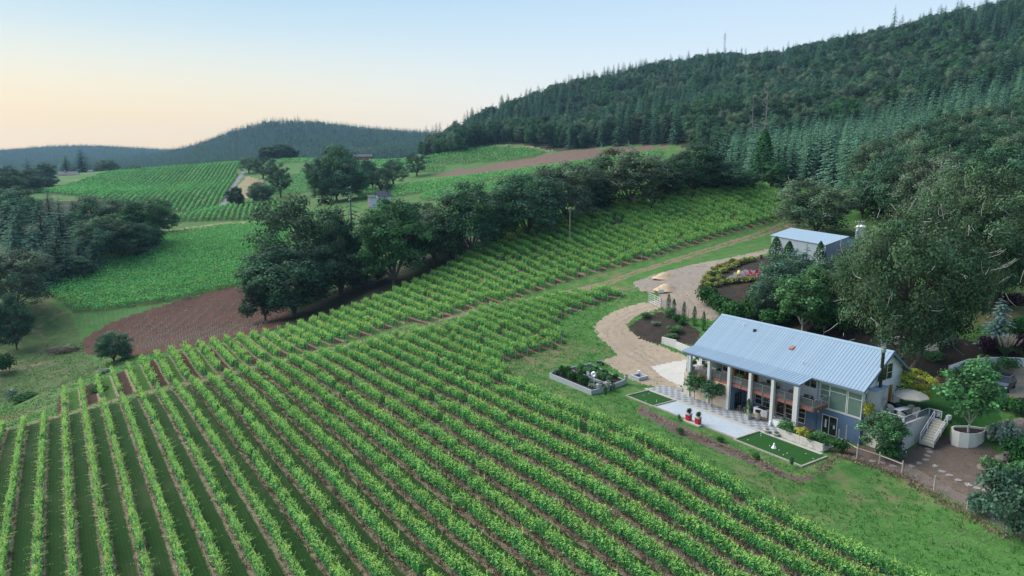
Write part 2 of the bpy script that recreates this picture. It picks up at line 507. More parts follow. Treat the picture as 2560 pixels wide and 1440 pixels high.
# ------------------------------------------------------------------ ground split into its surfaces
NB = [(-6,-45),(132.5,-45),(133,0),(132.5,18),(130.2,35),(127,44),(125.6,50),(125.3,55),(122.5,58),(121,62),(119.5,66)]   # upper edge of the near block (u, v)
_topr = ground_at([(1200,780),(1300,762),(1420,740),(1500,730),(1556,728)])[:, :2]
_rgt = ground_at([(1557,742),(1470,768),(1402,795),(1392,822),(1416,856),(1384,872),(1347,880),(1313,893),(1276,904),(1240,915)])[:, :2]
near_poly = uv_poly(NB) + [tuple(p) for p in _topr] + [tuple(p) for p in _rgt] + uv_poly([(82,55.8),(-6,55.8)])
up_far = ground_at([(1145,648),(1230,600),(1300,572),(1400,535),(1500,503),(1600,485),(1720,474),(1860,468),(1925,480),(1965,503)])[:, :2]
up_near = ground_at([(1957,545),(1900,562),(1800,592),(1700,622),(1600,654),(1500,680),(1390,710)])[:, :2]
upper_poly = uv_poly([(137.4,-3),(157.5,-3),(158.9,12),(160.3,24),(160.5,38),(161.5,47),(163.2,54),(164,66),(163.6,76),(164.6,86),(166,93)]) + [tuple(p) for p in up_far[1:]] + [tuple(p) for p in up_near] + uv_poly([(128.1,97),(128.1,81),(131.3,80.5),(131.3,64.2),(137.4,64)])

ZP = {}
ZP['vineyard_floor'] = [near_poly, upper_poly]
ZP['soil_field'] = [px_poly([(212,884),(320,892),(420,880),(520,858),(650,832),(700,815),(725,790),(710,740),(650,712),(560,724),(470,745),(380,772),(280,805),(205,850)])]
ZP['valley_vineyard_floor'] = [px_poly([(190,785),(420,755),(640,706),(700,690),(725,560),(670,560),(560,567),(430,585),(330,620),(200,670),(105,700),(102,725)]),
    px_poly([(430,556),(560,552),(700,549),(700,500),(640,500),(560,518),(430,545)]), px_poly([(85,482),(150,470),(240,440),(262,432),(400,420),(500,413),(600,406),(590,440),(562,490),(538,527),(450,532),(300,508),(180,490)])]
MIDV = [px_poly([(660,403),(790,397),(800,405),(670,412)]), px_poly([(1056,396),(1120,382),(1200,371),(1260,367),(1330,373),(1366,381),(1330,395),(1240,405),(1120,412),(1070,412)]),
    px_poly([(920,402),(1020,400),(1060,413),(1120,420),(1105,431),(1000,432),(960,425)]), px_poly([(890,482),(1000,466),(1100,452),(1300,426),(1480,402),(1620,382),(1665,379),(1650,396),(1500,418),(1350,436),(1250,449),(1150,467),(1060,482),(1000,492),(900,500)]),
    px_poly([(1060,484),(1150,470),(1260,454),(1400,446),(1330,475),(1200,492),(1100,502),(1050,502)]), px_poly([(690,445),(800,428),(780,480),(690,495),(650,480)])]
ZP['valley_vineyard_floor'] += MIDV
ZP['plowed_field'] = [px_poly([(1085,440),(1140,425),(1250,408),(1370,386),(1420,376),(1500,371),(1600,366),(1680,363),(1640,373),(1560,386),(1440,406),(1300,425),(1160,437),(1100,442)])]
ZP['dry_strip'] = [px_poly([(300,603),(430,573),(560,557),(700,551),(700,562),(560,573),(430,592),(320,622)]), px_poly([(135,470),(215,447),(280,433),(262,441),(200,470),(150,478)]),
    px_poly([(590,470),(620,440),(660,450),(650,490),(600,500)]), px_poly([(1890,468),(1990,470),(1980,490),(1960,500),(1915,482)]), px_poly([(1230,362),(1330,366),(1400,376),(1370,380),(1300,370)]), px_poly([(880,374),(955,371),(935,386),(895,388)])]
ZP['weedy_bank'] = [px_poly([(-40,770),(60,790),(100,740),(180,792),(205,850),(212,890),(250,930),(180,960),(90,985),(-40,1030)])]
ZP['road'] = [px_poly([(541,524),(557,520),(580,478),(599,450),(615,428),(609,427),(584,455),(566,485)])]
ZP['gravel_drive'] = [px_poly([(1632,752),(1560,768),(1508,792),(1484,815),(1498,845),(1525,868),(1542,888),(1508,902),(1570,945),(1600,957),(1640,967),(1740,998),(1760,960),(1740,905),(1700,885),(1660,868),(1610,850),(1572,828),(1568,810),(1590,790),(1640,775),(1660,762)]),
    px_poly([(2325,950),(2380,925),(2450,912),(2600,905),(2600,985),(2520,1000),(2480,985),(2430,965),(2380,960)])]
ZP['gravel_lane'] = [px_poly([(1636,764),(1650,735),(1600,727),(1583,705),(1640,685),(1720,664),(1800,649),(1880,632),(1930,620),(1990,604),(1990,612),(1925,632),(1850,652),(1790,675),(1757,700),(1747,720),(1765,755),(1802,787),(1790,802),(1740,797),(1690,787)])]
ZP['concrete_apron'] = [px_poly([(1628,917),(1665,908),(1725,897),(1760,905),(1760,960),(1725,975),(1690,960),(1655,942)])]
ZP['garden_bed'] = [px_poly([(1570,820),(1600,795),(1650,780),(1690,792),(1750,830),(1740,865),(1655,845),(1650,862),(1600,848)]),
    px_poly([(1749,720),(1765,692),(1850,655),(1900,642),(1990,640),(2110,660),(2250,760),(2300,880),(2100,850),(1850,795),(1790,765)]), uv_poly([(28,92),(64,92),(64,112),(28,112)])]
ZP['chair_pad'] = [px_poly([(1818,692),(1860,674),(1915,678),(1912,696),(1840,702)])]
ZP['bare_yard'] = [px_poly([(2150,1115),(2262,1130),(2330,1085),(2390,1090),(2480,1120),(2600,1210),(2600,1370),(2430,1275),(2330,1222),(2200,1172),(2075,1122)]), px_poly([(1600,1010),(1700,1062),(1800,1105),(1900,1150),(2000,1195),(2040,1190),(2030,1205),(1990,1205),(1850,1150),(1690,1085),(1590,1030)])]
ZP['lawn'] = [px_poly([(2296,990),(2335,965),(2420,970),(2480,1000),(2505,1050),(2440,1075),(2400,1060),(2330,1040),(2290,1020)])]
_wood_edge = ground_at([(1040,397),(1150,384),(1230,361),(1330,364),(1400,378),(1500,369),(1600,362),(1690,360),(1775,392),(1790,460),(1890,466),(2000,468),(2100,478),(2200,520),(2330,600),(2560,640)])[:, :2]
ZP['woodland_floor'] = [[tuple(p) for p in _wood_edge] + [(400,120),(900,300),(1500,1500),(200,2500),(-60,1500),(-60,900)]]
belt_far = [tuple(p + DU*a) for p, a in zip(up_far, [18]*10)]
ZP['woodland_floor'] += [uv_poly([(166,30),(165,60),(168,80),(170,93)]) + [tuple(p+DU*2) for p in up_far[1:8]] + [tuple(p + DU*32) for p in up_far[1:8][::-1]] + uv_poly([(200,93),(200,60),(196,30)]),
    px_poly([(0,690),(100,668),(230,650),(330,600),(430,560),(420,520),(300,505),(150,500),(0,500)])]
ORDER = ['ground','far_forest_floor','dry_strip','woodland_floor','vineyard_floor','valley_vineyard_floor','weedy_bank','soil_field','plowed_field','road','garden_bed','gravel_lane','gravel_drive','concrete_apron','chair_pad','bare_yard','lawn','dirt_track','wheel_ruts']
# face centres
FX = 0.25*(GX[:-1,:-1]+GX[1:,:-1]+GX[:-1,1:]+GX[1:,1:]); FY = 0.25*(GY[:-1,:-1]+GY[1:,:-1]+GY[:-1,1:]+GY[1:,1:])
rng = np.random.default_rng(5)
# ragged edges: centres are shaken a little before they are sorted
def wob(x, y, s):
    return (np.sin(x*1.7*s+1.1*np.sin(y*1.3*s))+0.6*np.sin(y*3.1*s+x*0.7*s)+0.5*np.sin(x*5.3*s-y*4.1*s)+0.35*np.sin(x*9.7*s+y*8.3*s))/2.4
JR = np.clip(np.hypot(FX, FY)*0.0016, 0.12, 1.5)
JX = FX + JR*wob(FX, FY, 1.0)*1.6 + rng.normal(0, 1, FX.shape)*JR*0.4; JY = FY + JR*wob(FY+31, FX-7, 1.0)*1.6 + rng.normal(0, 1, FX.shape)*JR*0.4
ZONE = np.zeros(FX.shape, int)
ZONE[(np.hypot(FX, FY) > 1000)] = 1
SHARP = ('road','concrete_apron','lawn','chair_pad')
for zi, nm in enumerate(ORDER):
    for poly in ZP.get(nm, []):
        ZONE[inside(poly, FX if nm in SHARP else JX, FY if nm in SHARP else JY)] = zi
# wheel ruts of the grass track between the blocks
def near_line(L, w, X, Y):
    out = np.zeros(X.shape, bool)
    L = np.asarray(L)
    for a, b in zip(L[:-1], L[1:]):
        ab = b-a; t = np.clip(((X-a[0])*ab[0]+(Y-a[1])*ab[1])/(ab@ab), 0, 1)
        out |= np.hypot(X-a[0]-t*ab[0], Y-a[1]-t*ab[1]) < w
    return out
trackL = np.array([tuple(XY(134.9+0.35*math.sin(v*.15), v)) for v in range(-40, 46, 4)] + [tuple(XY(u, v)) for u, v in ((133,50),(129.5,58),(127.5,64))])
trackR = ground_at([(1100,800),(1200,775),(1300,757),(1420,730),(1520,707),(1620,672),(1720,640),(1800,616),(1880,592),(1950,566),(2010,540)])[:, :2]
for L, off in ((trackL, 0.75), (trackR, 0.9)):
    t = np.gradient(L, axis=0); t /= np.hypot(t[:,0], t[:,1])[:,None]; nn = np.stack([-t[:,1], t[:,0]], 1)
    for s in (-1, 1):
        m = near_line(L + nn*off*s, 0.42 if L is trackL else 0.62, JX, JY)
        ZONE[m & (ZONE == 0)] = ORDER.index('dirt_track')

driveL = ground_at([(1655,766),(1600,778),(1550,800),(1525,825),(1540,858),(1580,885),(1640,920),(1690,945)])[:, :2]
laneL = ground_at([(2000,601),(1900,630),(1800,660),(1735,690),(1712,715),(1722,745),(1760,785)])[:, :2]
for L in (driveL, laneL):
    L = np.stack([np.interp(np.linspace(0,1,40), np.linspace(0,1,len(L)), L[:,k]) for k in (0,1)], 1)
    for _ in range(3): L[1:-1] = .25*L[:-2]+.5*L[1:-1]+.25*L[2:]
    t = np.gradient(L, axis=0); t /= np.hypot(t[:,0], t[:,1])[:,None]; nn = np.stack([-t[:,1], t[:,0]], 1)
    for off in (-.85, .75, 1.9):
        m = near_line(L + nn*off, 0.26, JX, JY) & (wob(FX, FY, .35) > -.45)
        ZONE[m & np.isin(ZONE, [ORDER.index('gravel_drive'), ORDER.index('gravel_lane')])] = ORDER.index('wheel_ruts')

def vineyard_mat(name, alley, alley2, under, under2, rowdir, spacing, phase, alt=None, width=0.42):
    """colour of a vineyard floor: mown alley, rough strip under the wires, every other alley tilled when alt is given"""
    m, nt, out = new_mat(name)
    P = pos(nt)
    sp = nt.nodes.new('ShaderNodeSeparateXYZ'); nt.links.new(P, sp.inputs[0])
    v = math_n(nt, 'ADD', math_n(nt, 'MULTIPLY', sp.outputs['X'], float(rowdir[1])), math_n(nt, 'MULTIPLY', sp.outputs['Y'], float(-rowdir[0])))
    ph = math_n(nt, 'DIVIDE', math_n(nt, 'SUBTRACT', v, phase), spacing)
    fr = math_n(nt, 'FRACT', math_n(nt, 'ADD', ph, 1000.5))          # 0.5 on the row
    dist = math_n(nt, 'ABSOLUTE', math_n(nt, 'SUBTRACT', fr, 0.5))
    n1 = noise(nt, P, 0.9, 6, 0.7, 0.5); n2 = noise(nt, P, 7.0, 4, 0.7); n3 = noise(nt, P, 0.09, 4, 0.6)
    dj = math_n(nt, 'ADD', dist, math_n(nt, 'MULTIPLY_ADD', n1, 0.24, -0.12))
    f_al = ramp(nt, dj, width*0.36, width*0.62)
    ca = mixc(nt, ramp(nt, n2, 0.35, 0.75), alley, alley2)
    # mower lines
    tw = math_n(nt, 'SINE', math_n(nt, 'MULTIPLY', v, 19.0))
    ca = mixc(nt, math_n(nt, 'MULTIPLY_ADD', tw, 0.18, 0.18), ca, tuple(x*0.55 for x in alley))
    ca = mixc(nt, math_n(nt, 'MULTIPLY', ramp(nt, n3, 0.5, 0.7), 0.3), ca, tuple(a*0.5+b*0.5 for a, b in zip(alley2, under)))
    if alt:
        par = math_n(nt, 'FRACT', math_n(nt, 'MULTIPLY', math_n(nt, 'FLOOR', math_n(nt, 'ADD', ph, 1000.0)), 0.5))
        ca = mixc(nt, ramp(nt, math_n(nt, 'ADD', par, math_n(nt, 'MULTIPLY_ADD', n1, 0.2, -0.1)), 0.2, 0.3), ca, mixc(nt, n2, alt, tuple(x*1.7 for x in alt)))
    cu = mixc(nt, ramp(nt, n2, 0.4, 0.62), under, under2)
    c = mixc(nt, f_al, cu, ca)
    principled(nt, out, c, 0.95, 0, 0.1, math_n(nt, 'ADD', n1, math_n(nt, 'MULTIPLY', n2, 0.6)), 0.6, 0.12)
    return m

GM = {}
GM['ground'] = ground_mat('meadow_grass', ((0.030,0.085,0.020),(0.055,0.145,0.032),(0.095,0.205,0.05),(0.15,0.13,0.07)), (0.07, 0.5, 5.0))
GM['far_forest_floor'] = ground_mat('forest_floor_far', ((0.02,0.045,0.025),(0.03,0.06,0.03),(0.03,0.065,0.03),(0.03,0.06,0.03)), (0.004, 0.02, 0.1), bump=0.1)
GM['woodland_floor'] = ground_mat('forest_floor', ((0.02,0.028,0.014),(0.035,0.04,0.02),(0.06,0.055,0.03),(0.04,0.06,0.025)), (0.05, 0.4, 3.0))
GM['vineyard_floor'] = vineyard_mat('vineyard_floor', (0.012,0.040,0.009), (0.026,0.072,0.015), (0.11,0.088,0.062), (0.24,0.20,0.145), DU, ROW, rowv(1))
GM['upper_floor'] = vineyard_mat('upper_vineyard_floor', (0.03,0.085,0.014), (0.045,0.12,0.02), (0.16,0.125,0.085), (0.28,0.225,0.15), DU, ROW, rowv(1), alt=(0.035,0.02,0.014))
GM['valley_vineyard_floor'] = ground_mat('valley_vineyard_floor', ((0.03,0.06,0.016),(0.05,0.095,0.025),(0.09,0.11,0.04),(0.06,0.10,0.03)), (0.05, 0.4, 3.0))
GM['soil_field'] = ground_mat('tilled_soil', ((0.042,0.020,0.015),(0.088,0.040,0.028),(0.125,0.066,0.045),(0.055,0.027,0.02)), (0.05, 0.35, 4.0), streak=(0.9, 3.0), bump=0.8, bdist=0.2)
GM['plowed_field'] = ground_mat('brown_field', ((0.11,0.072,0.055),(0.14,0.095,0.07),(0.17,0.12,0.09),(0.12,0.08,0.06)), (0.02, 0.1, 1.0), streak=(0.3, 3.0))
GM['dry_strip'] = ground_mat('dry_grass_ground', ((0.17,0.14,0.08),(0.26,0.21,0.12),(0.32,0.26,0.16),(0.14,0.15,0.06)), (0.08, 0.5, 4.0))
GM['road'] = ground_mat('grey_road', ((0.13,0.135,0.15),(0.17,0.175,0.19),(0.19,0.195,0.21),(0.15,0.15,0.16)), (0.05, 0.5, 5.0), bump=0.1)
GM['gravel_drive'] = ground_mat('tan_gravel', ((0.21,0.165,0.12),(0.30,0.24,0.18),(0.39,0.32,0.25),(0.25,0.195,0.145)), (0.12, 0.7, 9.0), bump=0.6, bdist=0.06)
GM['gravel_lane'] = ground_mat('grey_gravel', ((0.16,0.135,0.12),(0.225,0.19,0.165),(0.31,0.265,0.23),(0.28,0.22,0.165)), (0.10, 0.8, 9.0), bump=0.6, bdist=0.06, streak=(0.9, 2.0))
GM['concrete_apron'] = ground_mat('pale_concrete', ((0.36,0.34,0.31),(0.43,0.41,0.38),(0.50,0.48,0.45),(0.33,0.31,0.29)), (0.15, 1.0, 12.0), bump=0.1, bdist=0.02)
GM['garden_bed'] = ground_mat('dark_mulch', ((0.018,0.015,0.013),(0.035,0.028,0.023),(0.07,0.055,0.045),(0.05,0.035,0.026)), (0.15, 1.2, 8.0), bump=0.9, bdist=0.1)
GM['chair_pad'] = ground_mat('fine_grey_gravel', ((0.10,0.10,0.12),(0.14,0.14,0.16),(0.2,0.2,0.22),(0.13,0.13,0.15)), (0.2, 1.5, 12.0))
GM['bare_yard'] = ground_mat('bare_earth', ((0.075,0.055,0.045),(0.12,0.09,0.075),(0.19,0.15,0.12),(0.085,0.06,0.048)), (0.16, 1.0, 9.0), bump=0.8, bdist=0.08)
GM['lawn'] = ground_mat('green_lawn', ((0.012,0.05,0.010),(0.018,0.075,0.014),(0.025,0.09,0.018),(0.016,0.065,0.012)), (0.3, 2.0, 14.0), bump=0.5, bdist=0.04)
GM['weedy_bank'] = ground_mat('weedy_bank', ((0.028,0.062,0.018),(0.06,0.115,0.033),(0.12,0.135,0.06),(0.16,0.12,0.08)), (0.10, 0.5, 4.0), bump=.7)
GM['wheel_ruts'] = ground_mat('packed_gravel', ((0.18,0.145,0.115),(0.25,0.205,0.16),(0.33,0.275,0.22),(0.22,0.18,0.14)), (0.2, 0.9, 8.0), bump=.4, bdist=.04)
GM['dirt_track'] = ground_mat('worn_track', ((0.14,0.10,0.065),(0.20,0.15,0.10),(0.27,0.21,0.14),(0.08,0.12,0.04)), (0.2, 0.9, 6.0))
ZNAME = dict(weedy_bank='weedy_bank_ground', ground='ground', far_forest_floor='hills', dry_strip='dry_grass_ground', woodland_floor='woodland_floor', vineyard_floor='vineyard_floor', valley_vineyard_floor='valley_vineyard_floor', soil_field='soil_field',
    plowed_field='plowed_field', road='road', garden_bed='garden_bed_ground', gravel_lane='gravel_lane', gravel_drive='gravel_drive', concrete_apron='concrete_apron', chair_pad='gravel_pad', bare_yard='bare_yard_ground', lawn='lawn', dirt_track='dirt_track', wheel_ruts='wheel_ruts')
_nr, _na = GX.shape
_idx = np.arange(_nr*_na).reshape(_nr, _na)
QUADS = np.stack([_idx[:-1,:-1], _idx[:-1,1:], _idx[1:,1:], _idx[1:,:-1]], -1)
GV3 = np.stack([GX, GY, GZ], -1).reshape(-1, 3)
def surface(name, mask, mat, extra=None):
    q = QUADS[mask].reshape(-1, 4)
    if extra is not None: q = np.vstack([q, extra])
    if not len(q): return None
    u, inv = np.unique(q.ravel(), return_inverse=True)
    return mobj(name, np_mesh(name, GV3[u], inv.reshape(-1, 4), mat, smooth=True), kind='structure')
_wrap = np.stack([_idx[:-1,-1], _idx[:-1,0], _idx[1:,0], _idx[1:,-1]], -1)
for zi, nm in enumerate(ORDER):
    m = ZONE == zi
    if nm == 'vineyard_floor':
        up = inside(upper_poly, JX, JY)
        surface('vineyard_floor', m & ~up, GM['vineyard_floor']); surface('vineyard_floor', m & up, GM['upper_floor'])
    elif nm == 'ground': surface('ground', m, GM[nm], _wrap)
    else: surface(ZNAME[nm], m, GM[nm])
# ------------------------------------------------------------------ vine rows
LEAF_VINE = leaf_mat('vine_leaf', (1,1,1), trans=0.42, rough=0.5, hue_var=0.010, val_var=0.10)
M_TRUNK = paint('vine_wood', (0.06,0.045,0.035), 0.9, var=0.3)
M_POST = paint('weathered_post', (0.33,0.31,0.27), 0.85, var=0.2)
M_METALPOST = paint('galvanised_post', (0.32,0.34,0.35), 0.5, 0.6)
VG_DARK = np.array((0.062,0.22,0.085)); VG_MID = np.array((0.135,0.43,0.125)); VG_TIP = np.array((0.42,0.64,0.165))

def leaf_quads(cx, n, size, rng, up=0.55):
    """one bent leaf (quad) per centre, random tilt with normals leaning to n"""
    k = len(cx)
    nn = n + rng.normal(0, 0.75, (k, 3)); nn[:, 2] += up
    nn /= np.linalg.norm(nn, axis=1)[:, None] + 1e-9
    a = np.cross(nn, rng.normal(0, 1, (k, 3))); a /= np.linalg.norm(a, axis=1)[:, None] + 1e-9
    b = np.cross(nn, a)
    s = (size * rng.uniform(0.6, 1.3, k))[:, None]
    V = np.stack([cx - a*s*0.5, cx + b*s*0.42 - nn*s*0.12, cx + a*s*0.5, cx - b*s*0.42 - nn*s*0.12], 1)
    return V.reshape(-1, 3), np.arange(4*k).reshape(k, 4)

def runs(poly, dirv, nrm, off, step, tmin, tmax):
    t = np.arange(tmin, tmax, step)
    P = t[:, None]*dirv + off*nrm
    ins = inside(poly, P[:, 0], P[:, 1])
    e = np.diff(np.concatenate([[0], ins.astype(int), [0]]))
    return [(t[a], t[min(b, len(t)-1)]) for a, b in zip(np.where(e == 1)[0], np.where(e == -1)[0]) if t[min(b, len(t)-1)]-t[a] > 3]

def foliage(t0, t1, dirv, nrm, off, per_m, size, seed, hw=0.36, zlo=0.62, zhi=1.75, plant=1.6, bulge=0.35, tips=0.10, thin=None, tipp=0.16):
    r = np.random.default_rng(seed)
    L = t1-t0
    n = max(8, int(L*per_m))
    t = r.uniform(t0, t1, n)
    # each vine is a bulge, some vines are weak
    ip = np.floor((t-t0)/plant).astype(int); npl = ip.max()+1
    vig = np.clip(r.normal(1.0, 0.16, npl), 0.5, 1.3); vig[r.random(npl) < 0.03] = 0.3
    vg = vig[ip]
    pf = np.abs(((t-t0)/plant) % 1 - 0.5)*2
    w = hw*vg*(1 - bulge*pf**2)
    ang = r.uniform(-0.25, math.pi+0.25, n)                    # leaves sit on the outside of the hedge
    rad = np.clip(np.sqrt(r.random(n))*1.15, 0.35, 1.08)
    top = zlo + (zhi-zlo)*(0.55+0.45*vg) * (1-0.10*pf**2)
    cz = (zlo+top)/2; hz = (top-zlo)/2
    x = np.cos(ang)*w*rad; z = cz + np.sin(ang*1.0)*hz*rad*np.where(r.random(n) < 0.30, -1, 1)
    ti = r.random(n) < tips                                    # long shoots above the wires
    z[ti] = top[ti] + r.random(ti.sum())**1.6*0.42; x[ti] = r.normal(0, 0.22, ti.sum())
    keep = r.random(n) < np.clip(vg*1.25, 0, 1)
    if thin is not None: keep &= r.random(n) < thin
    t, x, z, ti, top, vg = t[keep], x[keep], z[keep], ti[keep], top[keep], vg[keep]
    P = t[:, None]*dirv + (off + x)[:, None]*nrm
    tt = np.arange(t0-1, t1+1.5, 1.0); B = tt[:, None]*dirv + off*nrm
    zz = np.interp(t, tt, H(B[:, 0], B[:, 1])) + z
    cen = np.column_stack([P, zz])
    nr = np.column_stack([x[:, None]*nrm, (z-1.2)*0.5])*1.5
    V, F = leaf_quads(cen, nr, np.where(ti, size*0.62, size), r)
    h = np.clip((z-zlo)/(zhi-zlo), 0, 1.2)[:, None]
    rr = r.random((len(t), 1))
    col = VG_MID*(0.75+0.5*rr) 
    col = np.where(rr < 0.30, VG_DARK*(0.8+0.6*r.random((len(t), 1))), col)
    tipf = (h > 0.72) & (r.random((len(t), 1)) < tipp)
    col = np.where(tipf | (ti[:, None] & (r.random((len(t), 1)) < .5)), (VG_TIP*.5+VG_MID*.5)*(0.7+0.5*r.random((len(t), 1))), col)*0.92
    col = col*(1 + 0.12*(vg[:, None]-1))
    return V, F, np.repeat(col, 4, 0)

def trunks(t0, t1, dirv, nrm, off, plant, h=0.8, rad=0.035):
    t = np.arange(t0+plant/2, t1, plant)
    P = t[:, None]*dirv + off*nrm; z = H(P[:, 0], P[:, 1])
    w = 2*np.pi*np.arange(3)/3; ring = np.stack([np.cos(w), np.sin(w)], 1)*rad
    lo = np.concatenate([P[:, None, :] + ring[None]*1.2, np.repeat(z[:, None, None]-0.05, 3, 1)], 2)
    hi = np.concatenate([P[:, None, :] + ring[None]*0.8, np.repeat(z[:, None, None]+h, 3, 1)], 2)
    V = np.concatenate([lo, hi], 1).reshape(-1, 3)
    b = np.arange(len(t))[:, None]*6
    F = np.concatenate([b + np.array([[0,1,4,3]]), b + np.array([[1,2,5,4]]), b + np.array([[2,0,3,5]])])
    return V, F

_post = MB(); _post.tube([(0,0,-0.1),(0,0,1.75)], 0.06, 6)
_post_me = None
def end_post(p, parent):
    global _post_me
    if _post_me is None:
        o = _post.build('end_post', M_POST, parent); _post_me = o.data
    else: o = mobj('end_post', _post_me, parent)
    o.location = p
    return o

def vine_row(t0, t1, dirv, nrm, off, per_m, size, seed, label, group, posts=True, trunk=True, **kw):
    mid = (t0+t1)/2; p = mid*dirv + off*nrm
    V, F, col = foliage(t0, t1, dirv, nrm, off, per_m, size, seed, **kw)
    o = mobj('vine_row', np_mesh('vine_row', V, F, LEAF_VINE, col), label=label, cat='vine row', group=group)
    if trunk:
        tv, tf = trunks(t0, t1, dirv, nrm, off, kw.get('plant', 1.6))
        if len(tf): mobj('vine_trunks', np_mesh('vine_trunks', tv, tf, M_TRUNK), o, kind='stuff')
    if posts:
        for t in (t0-0.3, t1+0.3):
            q = t*dirv + off*nrm
            end_post((q[0], q[1], float(H(q[0], q[1]))), o)
    return o

# single vines: a few models shared by all the rows that can be told apart
def vine_plant(seed, n, leaf, hw, zlo, zhi, shoots, L=1.62, rag=1.0):
    r = np.random.default_rng(seed); V_, C_ = [], []
    vig = r.uniform(.8, 1.12)
    t = r.uniform(-L/2-.12, L/2+.12, n); pf = np.abs(t)/(L/2)
    w = hw*vig*(1-.30*np.clip(pf, 0, 1)**2)*(1+.18*np.sin(t*5+seed)); top = zlo+(zhi-zlo)*(.78+.22*vig)*(1-.10*pf**2) + .10*np.sin(t*4.1+seed*1.7)
    z = zlo + (top-zlo)*r.random(n)**.80; q = (z-zlo)/(zhi-zlo)
    prof = np.sin(np.pi*np.clip(.16+.80*q, 0, 1))**.6
    x = r.choice((-1, 1), n)*w*prof*np.sqrt(r.uniform(.25, 1.05, n))
    cen = np.column_stack([t, x, z]); nr = np.column_stack([r.normal(0,.3,n), x*2.4, (q-.35)*1.5])
    V, F = leaf_quads(cen, nr, np.full(n, leaf), r, up=.35)
    rr = r.random((n,1)); col = VG_MID*(.7+.55*rr); col = np.where(r.random((n,1)) < .34, VG_DARK*(.75+.6*rr), col)
    tip = (q[:,None] > .62) & (r.random((n,1)) < .5); col = np.where(tip, VG_TIP*(.65+.5*rr), col)
    V_.append(V); C_.append(np.repeat(col, 4, 0))
    for _ in range(shoots):
        b = np.array((r.uniform(-L/2, L/2), r.normal(0, hw*.5), zhi*r.uniform(.86,.98))); d = np.array((r.normal(0,.25), r.normal(0,.42), 1.0)); l = r.uniform(.18,.62)*rag
        if r.random() < .25: b[2] = r.uniform(zlo+.3, zhi*.8); b[1] = np.sign(b[1])*hw; d = np.array((r.normal(0,.4), np.sign(b[1])*1.2, .45)); l *= .8
        k = 7; tt = np.linspace(.1, 1, k)[:,None]; c = b + d*l*tt + np.array((0,0,-.25))*l*tt**2*(abs(d[1])) + r.normal(0,.03,(k,3))
        V, F = leaf_quads(c, np.tile((0,0,.5),(k,1)), leaf*np.linspace(.85,.45,k), r, up=.3)
        V_.append(V); C_.append(np.repeat(VG_TIP*r.uniform(.7,1.15)*np.ones((k,1)), 4, 0))
    V = np.concatenate(V_); C = np.concatenate(C_); nq = len(V)//4
    F = np.arange(len(V)).reshape(-1,4)
    w3 = 2*np.pi*np.arange(4)/4; T = np.concatenate([np.column_stack([np.cos(w3)*.05, np.sin(w3)*.05, np.full(4,-.15)]), np.column_stack([np.cos(w3)*.035+.03, np.sin(w3)*.035, np.full(4,.9)])])
    TF = np.array([(j,(j+1)%4,4+(j+1)%4,4+j) for j in range(4)])+len(V)
    return np_mesh('vine', np.concatenate([V,T]), np.concatenate([F,TF]), None, np.concatenate([C, np.full((8,3),.1)]), mats=[LEAF_VINE, M_TRUNK], midx=[0]*nq+[1]*4)
VINES = {'slim':[vine_plant(10+i, 360, .165, .34, .55, 1.66, 16, rag=1.25) for i in range(9)], 'full':[vine_plant(40+i, 520, .175, .46, .50, 1.82, 15, rag=1.1) for i in range(11)], 'upper':[vine_plant(70+i, 300, .25, .62, .38, 1.95, 13, rag=1.2) for i in range(9)]}
_rv = np.random.default_rng(77)
_line_post = MB(); _line_post.box(-.025,.025,-.025,.025,-.1,1.85); _lp_me = None
def plant_row(k, a, b, pool, label, group, posts=True):
    global _lp_me
    v = rowv(k); m = (a+b)/2; q = XY(m, v)
    root = empty('vine_row', (q[0], q[1], float(H(q[0], q[1]))), UAZ, label, 'vine row', group); o0 = root.location.copy()
    t = np.arange(a+.8, b-.3, 1.6); P = XY(t, np.full(len(t), v)); Z = H(P[:,0], P[:,1]); P2 = XY(t+.6, np.full(len(t), v)); S_ = (H(P2[:,0], P2[:,1])-Z)/.6
    ca, sa = math.cos(-UAZ), math.sin(-UAZ)
    for i in range(len(t)):
        if _rv.random() < .022: continue
        o = bpy.data.objects.new('vine', VINES[pool][_rv.integers(len(VINES[pool]))]); C.objects.link(o); o.parent = root
        o.location = (t[i]-m, _rv.normal(0,.03), Z[i]-o0.z)
        fl = _rv.random() < .5
        o.rotation_euler = (0, -math.atan(S_[i]) if not fl else math.atan(S_[i]), math.pi if fl else 0)
        g_ = _rv.uniform(.86, 1.12) if _rv.random() > .05 else _rv.uniform(.55,.8)
        o.scale = (1.0, _rv.uniform(.85,1.15), g_)
    if posts:
        for tt in (a-.3, b+.3):
            q = XY(tt, v); p = end_post((tt-m, 0, float(H(q[0],q[1]))-o0.z), root)
    return root
# near block: counted from its left side as seen from the camera
g_near = 'vine rows of the near block'
near_rows = []
for k in range(-4, 62):
    v = rowv(k)
    for a, b in runs(near_poly, DU, DV, v, 0.5, -6, 140): near_rows.append((k, v, a, b))
near_rows.sort(key=lambda s: s[0])
for i, (k, v, a, b) in enumerate(near_rows):
    if v < -14: a = max(a, 70)                       # outside the frame
    elif v < 30: a = max(a, 34)
    else: a = max(a, 10)
    if b-a < 2: continue
    if k <= 22: lab = 'long vine row of the near block, %s from its left' % ordinal(i+1)
    else: lab = 'short vine row above the drive bend, %s after the long rows' % ordinal(k-22)
    if k == 23: lab = 'long green vine row of the near block running right beside the house lawn'
    plant_row(k, a, b, 'slim' if k <= 9 else 'full', lab, g_near)
